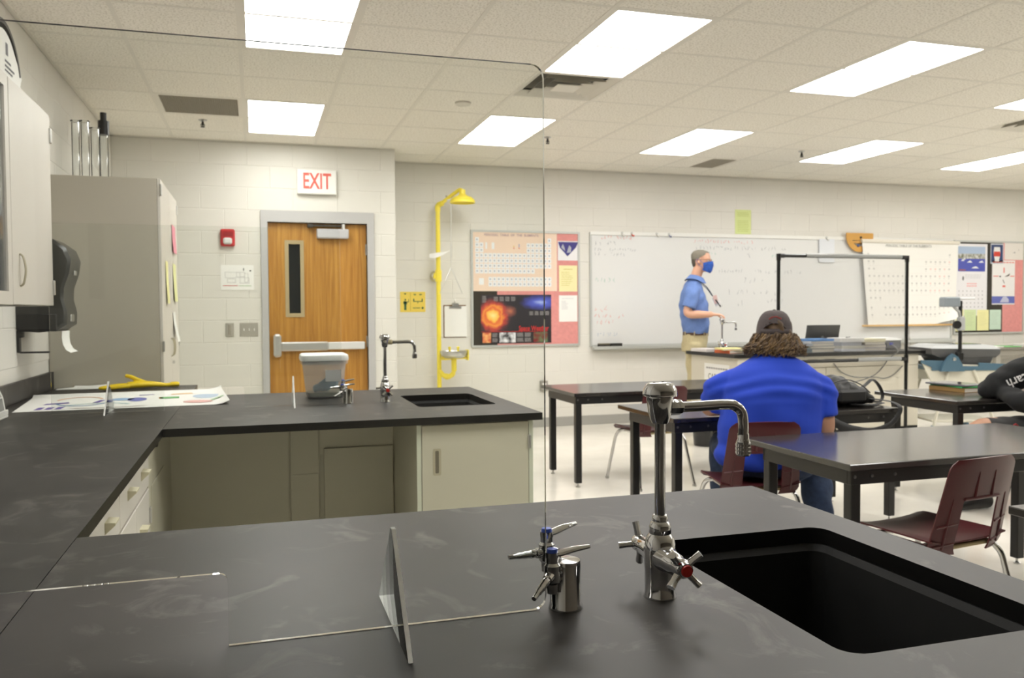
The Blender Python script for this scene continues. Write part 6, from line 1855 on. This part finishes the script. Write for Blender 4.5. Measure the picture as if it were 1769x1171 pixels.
for a0, a1 in zip(ring0, ring0[1:]):
    q = []
    for a, r, z in ((a0, .071, 1.655), (a1, .071, 1.655), (a1, .094, 1.598), (a0, .094, 1.598)):
        q.append(W(r * cos(a), .012 + r * sin(a) + (.012 if z > 1.62 else .02 * sin(a)), z + .012 * (-sin(a)) - (.02 * max(0, sin(a)) if z < 1.62 else .018 * max(0, sin(a)))))
    col.quad(*q)
    q2 = [p + (p - W(0, .01, p.z)).normalized() * -.005 for p in q]
    col.quad(*q2)
part('collar', col, M_SHIRT, shirt, True)
pk = MB().quad(W(.175, .09, 1.44), W(.11, .132, 1.44), W(.11, .142, 1.32), W(.175, .10, 1.32))
tr_ = MB()
torso(tr_, [(0, 0, .84, .165, .13), (0, 0, .93, .172, .134), (0, .006, 1.0, .166, .128), (0, .008, 1.045, .163, .124)])
for s in (-1, 1):
    limb(tr_, [W(s * .085, 0, .93), W(s * .095, .008, .72), W(s * .105, .012, .50), W(s * .108, -.008, .30), W(s * .11, -.015, .06)], [.10, .097, .083, .077, .074])
M_KHAKI = mat('khaki', (196, 184, 146), .85, noise=(40, .05, (1, 1, 1)))
def wr2(c): return .005 * sin(c.z * 19 + c.x * 30 + c.y * 14) * sin(c.x * 24 + c.z * 8) + .003 * sin(c.z * 40 + c.y * 30)
trs = mpart('trousers', remesh(tr_, .009, 4, M_KHAKI, 'trousers', wr2), t)
bl = MB()
for (z0, z1, off) in ((1.018, 1.052, .004),):
    rg = []
    for z in (z0, z1):
        rg.append([W((.166 + off) * cos(a), .008 + (.128 + off) * sin(a), z) for a in [2 * pi * k / 40 for k in range(40)]])
    inn = [[W((.158) * cos(a), .008 + .12 * sin(a), z) for a in [2 * pi * k / 40 for k in range(40)]] for z in (z1, z0)]
    bl.ring_loft(rg + inn + rg[:1], caps=False)
part('belt', bl, mat('belt_brown', (86, 62, 44), .5), t, True)
for a in (R(-8), R(38), R(-55), R(90), R(150), R(200)):
    c0 = W(.173 * cos(a), .008 + .135 * sin(a), 1.035)
    part('belt_loop', MB().tube([c0 - Vector((0, 0, .026)), c0 + Vector((0, 0, .026))], [(.009, .004)] * 2, 6), M_KHAKI, trs, True)
for s in (-1, 1):
    part('shoe', MB().tube([W(s * .107, -.10, .045), W(s * .107, -.03, .055), W(s * .11, .07, .048), W(s * .112, .165, .028), W(s * .112, .19, .022)], [(.034, .043), (.041, .053), (.045, .046), (.042, .027), (.025, .018)], 14, smooth=4), mat('shoe_brown', (62, 46, 36), .5), t, True)
# hair, mask, glasses, lanyard
hr = MB()
head(hr, MH, 1.0, .007, -.02)
hm = remesh(hr, .006, 2, mat('hair_grey', (128, 122, 110), .9, bump=(220, .6, .003)), 'hair', lambda c: .0025 * sin(c.x * 310) * sin(c.y * 290 + c.z * 300))
inv = MH.inverted()
bmh = bmesh.new(); bmh.from_mesh(hm)
dl = []
for v in bmh.verts:
    p = inv @ v.co
    if p.y > .055 + .0 * p.z and p.z < .082: dl.append(v)
    elif p.y > .0 and p.z < .028 + .55 * max(0, p.y): dl.append(v)
    elif p.z < -.005 and p.y > -.045: dl.append(v)
    elif abs(p.x) > .07 and -.04 < p.y < .03 and p.z < .012: dl.append(v)
bmesh.ops.delete(bmh, geom=dl, context='VERTS')
bmh.to_mesh(hm); bmh.free()
mpart('hair', hm, t)
hn = MB(); loft(hn, [(MH @ Vector((0, -.052, -.07)), MH.to_3x3() @ Vector((.045, 0, 0)), MH.to_3x3() @ Vector((0, .03, 0))), (MH @ Vector((0, -.062, -.03)), MH.to_3x3() @ Vector((.06, 0, 0)), MH.to_3x3() @ Vector((0, .036, 0))), (MH @ Vector((0, -.064, .01)), MH.to_3x3() @ Vector((.066, 0, 0)), MH.to_3x3() @ Vector((0, .04, 0)))], 18)
part('nape_hair', hn, mat('hair_dark', (88, 82, 72), .9), t, True)
def mask_pt(u, v):
    a = R(-78 + 156 * u)
    z = -.012 - .098 * v
    f = sin(pi * u)
    r = .084 + .0 * v
    y = .02 + .092 * cos(a) + .022 * f ** 3 * (1 - abs(v - .35) * 1.3)
    x = (.078 - .02 * max(0, v - .5)) * sin(a)
    z += -.018 * f * (v) + .012 * f * (1 - v) - .012 * (1 - f) * (1 - 2 * v)
    if v > .8: y -= .012 * (v - .8) / .2
    return MH @ Vector((x, y, z))
mk = grid_shell(mask_pt, 20, 12, .004)
mo = part('face_mask', mk, mat('mask_blue', (40, 84, 172), .75, noise=(28, .35, (1, 1, 1))), t, True)
for s in (-1, 1):
    part('ear_loop', MB().tube([mask_pt(.5 + s * .48, .15), MH @ Vector((s * .088, -.018, .012)), MH @ Vector((s * .084, -.03, -.02)), mask_pt(.5 + s * .48, .85)], .002, 6, smooth=4), mat('mask_loop', (60, 96, 170), .7), mo, True)
gs = MB()
for s in (-1, 1):
    pts = [MH @ Vector((s * (.033 + .024 * cos(a)), .106 - .012 * abs(cos(a)) * (1 if cos(a) > 0 else 0), .004 + .017 * sin(a))) for a in [2 * pi * k / 14 for k in range(15)]]
    gs.tube(pts, .0016, 6)
gs.tube([MH @ Vector((-.01, .107, .008)), MH @ Vector((0, .111, .011)), MH @ Vector((.01, .107, .008))], .0016, 6)
go = part('glasses', gs, mat('frame_brown', (110, 66, 44), .4), t, True)
for s in (-1, 1):
    part('temple', MB().tube([MH @ Vector((s * .057, .096, .01)), MH @ Vector((s * .082, .03, .01)), MH @ Vector((s * .086, -.01, .006)), MH @ Vector((s * .084, -.03, -.012))], .0026, 6, smooth=3), mat('frame_brown', (110, 66, 44), .4), go, True)
ly = MB()
ly.tube([W(.02, .19, 1.43), W(.085, .12, 1.53), W(.10, .02, 1.602), W(.07, -.07, 1.615), W(0, -.10, 1.60), W(-.07, -.07, 1.615), W(-.10, .02, 1.602), W(-.085, .12, 1.53), W(.0, .19, 1.43)], [(.007, .002)] * 9, 8, smooth=5)
ld = part('lanyard', ly, mat('lanyard_navy', (38, 52, 74), .7), t, True)
part('badge', MB().box(-.036, .036, -.002, .002, -.11, .0, .001).xf(Matrix.Translation(W(.03, .205, 1.43)) @ Matrix.Rotation(R(-60), 4, 'Z') @ Matrix.Rotation(R(-28), 4, 'Y')), mat('badge_white', (226, 224, 220), .5), ld, True)
part('badge', MB().box(-.02, .02, -.002, .002, -.11, -.02, .001).xf(Matrix.Translation(W(.05, .20, 1.46)) @ Matrix.Rotation(R(-30), 4, 'Z') @ Matrix.Rotation(R(-14), 4, 'Y')), mat('badge_pink', (214, 182, 174), .5), ld, True)
part('key_fob', MB().tube([W(.05, .215, 1.395), W(.06, .27, 1.32)], [(.012, .008), (.010, .007)], 8), M_BLACKP, ld, True)
part('key_ring', MB().tube([W(.055, .27, 1.33) + Vector((.018 * cos(a), 0, .018 * sin(a))) for a in [2 * pi * k / 10 for k in range(11)]], .003, 6), M_STEEL, ld, True)

# ---- student in the blue shirt (back to the viewer)
SL = Vector((2.58, 3.80, 0))
t = thing('person', 'seated student seen from behind in a bright blue shirt and dark cap', 'person', SL)
MSt = Matrix.Translation(SL) @ Matrix.Rotation(R(-22), 4, 'Z')
def U(x, y, z): return MSt @ Vector((x, y, z))
def tor(mb, rings, k=5, ex=2.3):
    r3 = MSt.to_3x3()
    loft(mb, [(U(x, y, z), r3 @ Vector((a, 0, 0)), r3 @ Vector((0, b, 0))) for (x, y, z, a, b) in rings], 32, ex, k)
MH2 = Matrix.Translation(U(.045, .125, 1.155)) @ Matrix.Rotation(R(-33), 4, 'Z') @ Matrix.Rotation(R(2), 4, 'X')
M2i = MH2.to_3x3()
body = MB()
head(body, MH2); face(body, MH2)
limb(body, [U(.03, .05, .98), U(.035, .08, 1.05), U(.04, .11, 1.11)], [.085, .068, .06])
tor(body, [(-.02, 0, .435, .21, .13), (-.02, 0, .60, .225, .135), (0, 0, .75, .235, .14), (.01, .015, .87, .225, .13), (.02, .035, .96, .19, .105), (.03, .055, 1.03, .11, .08)])
RA = [U(.232, .03, .885), U(.258, .0, .79), U(.266, -.01, .66), U(.245, .16, .70), U(.20, .33, .735)]
LA = [U(-.222, .04, .885), U(-.262, .08, .825), U(-.295, .13, .765), U(-.22, .27, .745), U(-.10, .39, .735)]
limb(body, RA, [.07, .062, .054, .05, .034]); limb(body, LA, [.07, .06, .05, .047, .034])
r3 = MSt.to_3x3()
hand(body, RA[-1], r3 @ Vector((-.15, 1, -.02)), (0, 0, -1), -1, .35); hand(body, LA[-1], r3 @ Vector((.7, .7, -.02)), (0, 0, -1), 1, .35)
RL = [U(.11, 0, .50), U(.21, .16, .49), U(.285, .27, .47), U(.285, .16, .28), U(.28, .08, .08)]
LL = [U(-.11, 0, .50), U(-.15, .2, .50), U(-.17, .42, .50), U(-.17, .42, .28), U(-.17, .40, .08)]
for L_ in (RL, LL):
    limb(body, L_, [.09, .085, .062, .056, .04])
    limb(body, [L_[-1] + Vector((0, -.04, -.03)), L_[-1] + Vector((0, .06, -.035)), L_[-1] + Vector((0, .15, -.05))], [.035, .036, .027])
mpart('body', remesh(body, .0085, 4, M_SKIN2, 'body'), t)
eyes(t, MH2, 1.0, (84, 60, 40))
sh = MB()
tor(sh, [(-.02, -.01, .47, .255, .165), (-.02, -.01, .53, .268, .172), (-.01, -.01, .64, .262, .172), (.0, -.01, .75, .258, .172), (.01, .005, .86, .262, .165), (.015, .025, .94, .245, .142), (.025, .05, 1.0, .175, .11), (.032, .068, 1.045, .098, .084), (.035, .075, 1.066, .084, .076)])
limb(sh, [U(.14, .03, .90), (RA[0] + RA[1]) / 2 + Vector((0, 0, .025)), RA[1], RA[1] + (RA[2] - RA[1]) * .42], [.095, .088, .083, .082])
limb(sh, [U(-.13, .04, .90), (LA[0] + LA[1]) / 2 + Vector((0, 0, .01)), LA[1], LA[1] + (LA[2] - LA[1]) * .75], [.095, .088, .078, .074])
def wr3(c):
    d = .004 * sin(c.z * 36 + c.x * 9) * sin(c.x * 11 + 1.0) + .003 * sin(c.z * 22 - c.x * 30)
    if c.z > .8: d += .006 * sin(c.z * 95 + ((c.x - 2.6) * .93 - (c.y - 3.8) * .37) ** 2 * 90) * max(0, 1 - abs(c.z - .90) / .10)
    if c.z < .62: d += .006 * sin(c.z * 55 + c.x * 26)
    return d
M_BLUES = mat('shirt_royal', (26, 62, 182), .85)
mpart('shirt', remesh(sh, .009, 5, M_BLUES, 'shirt', wr3), t)
cl2 = MB(); cl2.tube([U(.035 + .085 * cos(a), .077 + .077 * sin(a), 1.066 - .02 * max(0, sin(a))) for a in [2 * pi * k / 24 for k in range(25)]], .007, 8)
part('neckband', cl2, M_BLUES, t, True)
tr_ = MB()
tor(tr_, [(-.02, 0, .425, .225, .14), (-.02, 0, .52, .255, .155), (-.02, 0, .57, .25, .15)])
for L_ in (RL, LL):
    limb(tr_, [L_[0], L_[1], L_[2] + Vector((0, .0, 0)), L_[3], L_[4] + Vector((0, 0, -.005))], [.115, .106, .085, .08, .07])
mpart('jeans', remesh(tr_, .009, 4, mat('denim', (44, 58, 84), .9, noise=(50, .15, (1, 1, 1))), 'jeans', wr2), t)
for L_ in (RL, LL):
    a = L_[-1]
    part('shoe', MB().tube([a + Vector((0, -.08, -.035)), a + Vector((0, 0, -.025)), a + Vector((0, .1, -.035)), a + Vector((0, .19, -.055))], [(.036, .042), (.043, .053), (.045, .042), (.03, .022)], 14, smooth=4), M_BLACKP, t, True)
# cap with rear opening
M_CAP = mat('cap_charcoal', (74, 66, 66), .9, noise=(70, .12, (1, 1, 1)))
NA, NE = 56, 16
def cap_pt(u, v):
    a = 2 * pi * u - pi / 2
    e = v * R(89)
    r = cos(e) ** .62
    return MH2 @ Vector((.092 * r * cos(a), -.006 + .112 * r * sin(a), .004 + .126 * sin(e) ** 1.05))
def cap_skip(i, j):
    a = (i + .5) / NA
    da = min(a, 1 - a) * 360
    return 3 <= j < 3 + 2.6 * max(0, 1 - (da / 40.0) ** 2) and da < 40
cap = part('cap', grid_shell(lambda u, v: cap_pt(u, v), NA, NE, .004, cap_skip), M_CAP, t, True)
arch = []
for k in range(17):
    dg = -40 + 80 * k / 16
    v = (3 + 2.6 * max(0, 1 - (dg / 40.0) ** 2)) / NE
    arch.append(cap_pt(dg / 360 % 1, v + .01) + M2i @ Vector((0, -.002, 0)))
part('opening_trim', MB().tube(arch, .0035, 6), M_CAP, cap, True)
part('strap', MB().tube([cap_pt((-50 + 100 * k / 12) / 360 % 1, .10) + M2i @ Vector((0, -.003, 0)) for k in range(13)], [(.004, .012)] * 13, 8), M_CAP, cap, True)
part('button', MB().sphere(MH2 @ Vector((0, -.004, .132)), (.009, .009, .005), 10, 6), M_CAP, cap, True)
def brim_pt(u, v):
    x = (u - .5) * 2
    return MH2 @ Vector((x * (.082 - .01 * v), .06 + .045 * sqrt(max(0, 1 - x * x)) + v * .07 * (1 - .35 * x * x), .022 - .014 * x * x - .02 * v))
part('brim', grid_shell(brim_pt, 14, 6, .004), M_CAP, cap, True)
em = MB()
rr_ = random.Random(3)
for k in range(8):
    dg = -22 + 44 * k / 7
    for q in range(2):
        a0 = (dg + rr_.uniform(-1, 1)) / 360 % 1; v0 = .56 - .0009 * dg * dg * .35 / 2 + .02 * q
        p = cap_pt(a0, v0) + M2i @ Vector((0, -.0035, 0)); p2 = cap_pt((dg + 4) / 360 % 1, v0 + rr_.uniform(-.02, .03)) + M2i @ Vector((0, -.0035, 0))
        em.tube([p, p2], .0022, 5)
part('embroidery', em, mat('cap_red', (150, 46, 40), .8), cap, True)
# wavy hair below the cap
hr = MB()
MHr = Matrix.Translation(U(.045, .105, 0)) @ Matrix.Rotation(R(-33), 4, 'Z')
def torh(mb, rings):
    h3 = MHr.to_3x3()
    loft(mb, [(MHr @ Vector((x, y, z)), h3 @ Vector((a, 0, 0)), h3 @ Vector((0, b, 0))) for (x, y, z, a, b) in rings], 32, 2.2, 5)
torh(hr, [(0, .012, 1.245, .048, .068), (0, .012, 1.222, .074, .099), (0, .01, 1.195, .079, .103), (0, 0, 1.15, .094, .104), (0, -.015, 1.11, .110, .10), (0, -.028, 1.075, .114, .09), (0, -.033, 1.06, .10, .075)])
M_HAIR = mat('hair_brown', (76, 56, 32), .6, noise=(30, .4, (1, 1, .3)))
M_HAIR2 = mat('hair_light', (108, 84, 50), .55, noise=(30, .3, (1, 1, .3)))
hm = remesh(hr, .006, 2, M_HAIR, 'hair', lambda c: .006 * sin(c.x * 70 + sin(c.z * 40)) + .004 * sin(c.x * 140 + c.z * 60))
bmh = bmesh.new(); bmh.from_mesh(hm)
bmesh.ops.delete(bmh, geom=[v for v in bmh.verts if (MHr.inverted() @ v.co).y > .065], context='VERTS')
bmh.to_mesh(hm); bmh.free()
hair_o = mpart('hair', hm, t)
rs_ = random.Random(21)
locks = [MB(), MB()]
for k in range(420):
    a = R(rs_.choice((178, 196, 214, 232, 250, 268, 286, 304, 322, 340, 358)) + rs_.gauss(0, 7))
    z0 = rs_.uniform(1.11, 1.165)
    sp = rs_.uniform(.7, 1.25)
    c0, s0 = cos(a), sin(a)
    side = abs(c0)
    pts = []
    zend = rs_.uniform(1.035, 1.085) + .0 * side
    rx0, ry0 = .088 + (1.2 - z0) * .25, .098 + (1.2 - z0) * .1
    ph = rs_.uniform(0, 6.28); am = rs_.uniform(.005, .016)
    for j in range(9):
        u = j / 8
        z = z0 + (zend - z0) * u
        ox = (.004 + .046 * u ** 1.4 * sp * (.35 + .65 * side)); oy = .006 + .02 * u * sp
        if u > .75: z += .02 * (u - .75) / .25 * rs_.random() * 1.4 * side
        pts.append(MHr @ Vector(((rx0 + ox) * c0 + am * sin(ph + u * 9), -.005 - .02 * u + (ry0 + oy) * s0 * (1 - .1 * u) + am * .5 * cos(ph + u * 8), z)))
    locks[0 if rs_.random() < .6 else 1].tube(pts, [.0045, .006, .0065, .0065, .006, .005, .004, .0026, .0008], 5)
part('locks', locks[0], M_HAIR, hair_o, False, kind='stuff').location = -SL
part('locks', locks[1], M_HAIR2, hair_o, False, kind='stuff').location = -SL

# ---- student in black at the right edge, leaning on the table, facing -X
KL = Vector((4.88, 3.98, 0))
t = thing('person', 'seated student in a black hoodie and shorts cut by the right edge', 'person', KL)
def tor3(mb, rings, k=5, ex=2.3):      # a = along Y (shoulder axis), b = along X
    loft(mb, [(Vector((x, y, z)), Vector((0, a, 0)), Vector((b, 0, 0))) for (x, y, z, a, b) in rings], 28, ex, k)
MH3 = Matrix.Translation((4.865, 4.075, 1.135)) @ Matrix.Rotation(R(78), 4, 'Z') @ Matrix.Rotation(R(-16), 4, 'X')
body = MB()
head(body, MH3); face(body, MH3)
limb(body, [(4.94, 4.06, .92), (4.91, 4.07, .99), (4.885, 4.075, 1.07)], [.08, .064, .058])
tor3(body, [(4.87, 3.98, .43, .17, .12), (4.87, 3.98, .58, .17, .12), (4.86, 4.0, .74, .18, .12), (4.86, 4.02, .86, .18, .10), (4.90, 4.05, .94, .10, .07)])
RA = [Vector(p) for p in ((4.86, 4.20, .885), (4.72, 4.27, .835), (4.585, 4.31, .765), (4.69, 4.42, .75), (4.82, 4.50, .74))]
LA = [Vector(p) for p in ((4.82, 3.88, .86), (4.70, 3.96, .77), (4.58, 4.06, .70), (4.60, 4.16, .73), (4.63, 4.28, .745))]
limb(body, RA, [.06, .05, .043, .042, .03]); limb(body, LA, [.06, .05, .043, .042, .03])
hand(body, RA[-1], (.8, .5, -.06), (0, 0, -1), 1, .3); hand(body, LA[-1], (.3, .9, -.05), (0, 0, -1), -1, .3)
RL = [Vector(p) for p in ((4.86, 4.08, .49), (4.60, 4.12, .515), (4.31, 4.15, .525), (4.36, 4.19, .30), (4.43, 4.24, .08))]
LL = [Vector(p) for p in ((4.86, 3.88, .49), (4.64, 3.86, .50), (4.46, 3.85, .50), (4.55, 3.86, .28), (4.62, 3.87, .08))]
for L_ in (RL, LL):
    limb(body, L_, [.088, .078, .058, .054, .038])
    limb(body, [L_[-1] + Vector((.04, 0, -.03)), L_[-1] + Vector((-.06, 0, -.035)), L_[-1] + Vector((-.15, 0, -.05))], [.035, .036, .027])
mpart('body', remesh(body, .0085, 4, M_SKIN2, 'body'), t)
eyes(t, MH3, 1.0, (84, 60, 40))
hd = MB()
tor3(hd, [(4.86, 3.98, .45, .20, .155), (4.86, 3.98, .60, .205, .16), (4.855, 4.0, .75, .21, .16), (4.87, 4.02, .87, .20, .135), (4.90, 4.045, .94, .13, .10), (4.91, 4.06, .975, .085, .082)])
RSLV = [RA[0] + Vector((.05, -.05, .0)), RA[0] + Vector((-.05, .01, -.005)), RA[1], RA[2] + Vector((.01, 0, .0)), RA[3], RA[4]]
limb(hd, RSLV, [.115, .105, .094, .072, .058, .044]); limb(hd, [LA[0] + Vector((.04, .06, -.02)), LA[0] + Vector((0, .01, 0)), LA[1], LA[2], LA[3], LA[4]], [.11, .10, .086, .068, .058, .045])
hd.tube([(4.99, 4.05, .92), (5.02, 4.05, .97), (4.99, 4.06, 1.0), (4.95, 4.07, .99)], [.05, .06, .045, .03], 14, smooth=4)
M_HOOD = mat('hoodie_black', (20, 21, 22), .9)
ho = mpart('hoodie', remesh(hd, .009, 4, M_HOOD, 'hoodie', lambda c: .005 * sin(c.x * 40 + c.z * 30) * sin(c.z * 26 + c.y * 20) + .004 * sin(c.x * 18 - c.z * 50)), t)
tm = text_mb('carh', .085, 'LEFT', .0012)
a1 = RA[2]; a0 = a1 + (RA[0] - RA[2]).normalized() * .20
ax = (a1 - a0).normalized()
nrm = Vector((0.0, -1, .25)); nrm = (nrm - ax * nrm.dot(ax)).normalized()
upv = nrm.cross(ax)
ttm = MB(); nv = []
for p in tm.v:
    q = a0 + ax * (p[0] * .86)
    rad = .098 - .02 * min(1, max(0, p[0] / .2)) + .006
    ang = p[1] / rad
    nv.append(tuple(q + (nrm * cos(ang) + upv * sin(ang)) * rad))
ttm.v = nv; ttm.f = tm.f; ttm.m = tm.m
part('sleeve_lettering', ttm, mat('sleeve_white', (222, 220, 218), .8), ho, True)
st_ = MB()
tor3(st_, [(4.86, 3.98, .43, .19, .14), (4.86, 3.98, .54, .20, .15)], 3)
for L_ in (RL, LL):
    limb(st_, [L_[0], L_[1], L_[1] + (L_[2] - L_[1]) * .80], [.11, .095, .082])
mpart('shorts', remesh(st_, .009, 4, mat('shorts_grey', (54, 54, 54), .9), 'shorts', wr2), t)
part('shorts_emblem', MB().tube([(4.50, 4.055, .56), (4.515, 4.052, .568), (4.53, 4.05, .555)], .005, 6), mat('emblem_red', (150, 40, 44), .7), t, True)
hr = MB(); head(hr, MH3, 1.0, .012, .0)
hm = remesh(hr, .007, 2, mat('hair_dark_brown', (56, 40, 28), .8), 'hair', lambda c: .003 * sin(c.x * 200) * sin(c.y * 210))
inv = MH3.inverted()
bmh = bmesh.new(); bmh.from_mesh(hm)
bmesh.ops.delete(bmh, geom=[v for v in bmh.verts if (inv @ v.co).y > .05 and (inv @ v.co).z < .07], context='VERTS')
bmh.to_mesh(hm); bmh.free(); mpart('hair', hm, t)
for L_, nm in ((RL, 1), (LL, 2)):
    a = L_[-1]
    part('shoe', MB().tube([a + Vector((.08, 0, -.035)), a + Vector((0, 0, -.025)), a + Vector((-.1, 0, -.035)), a + Vector((-.19, 0, -.055))], [(.036, .042), (.043, .053), (.045, .042), (.03, .022)], 14, smooth=4), M_BLACKP, t, True)
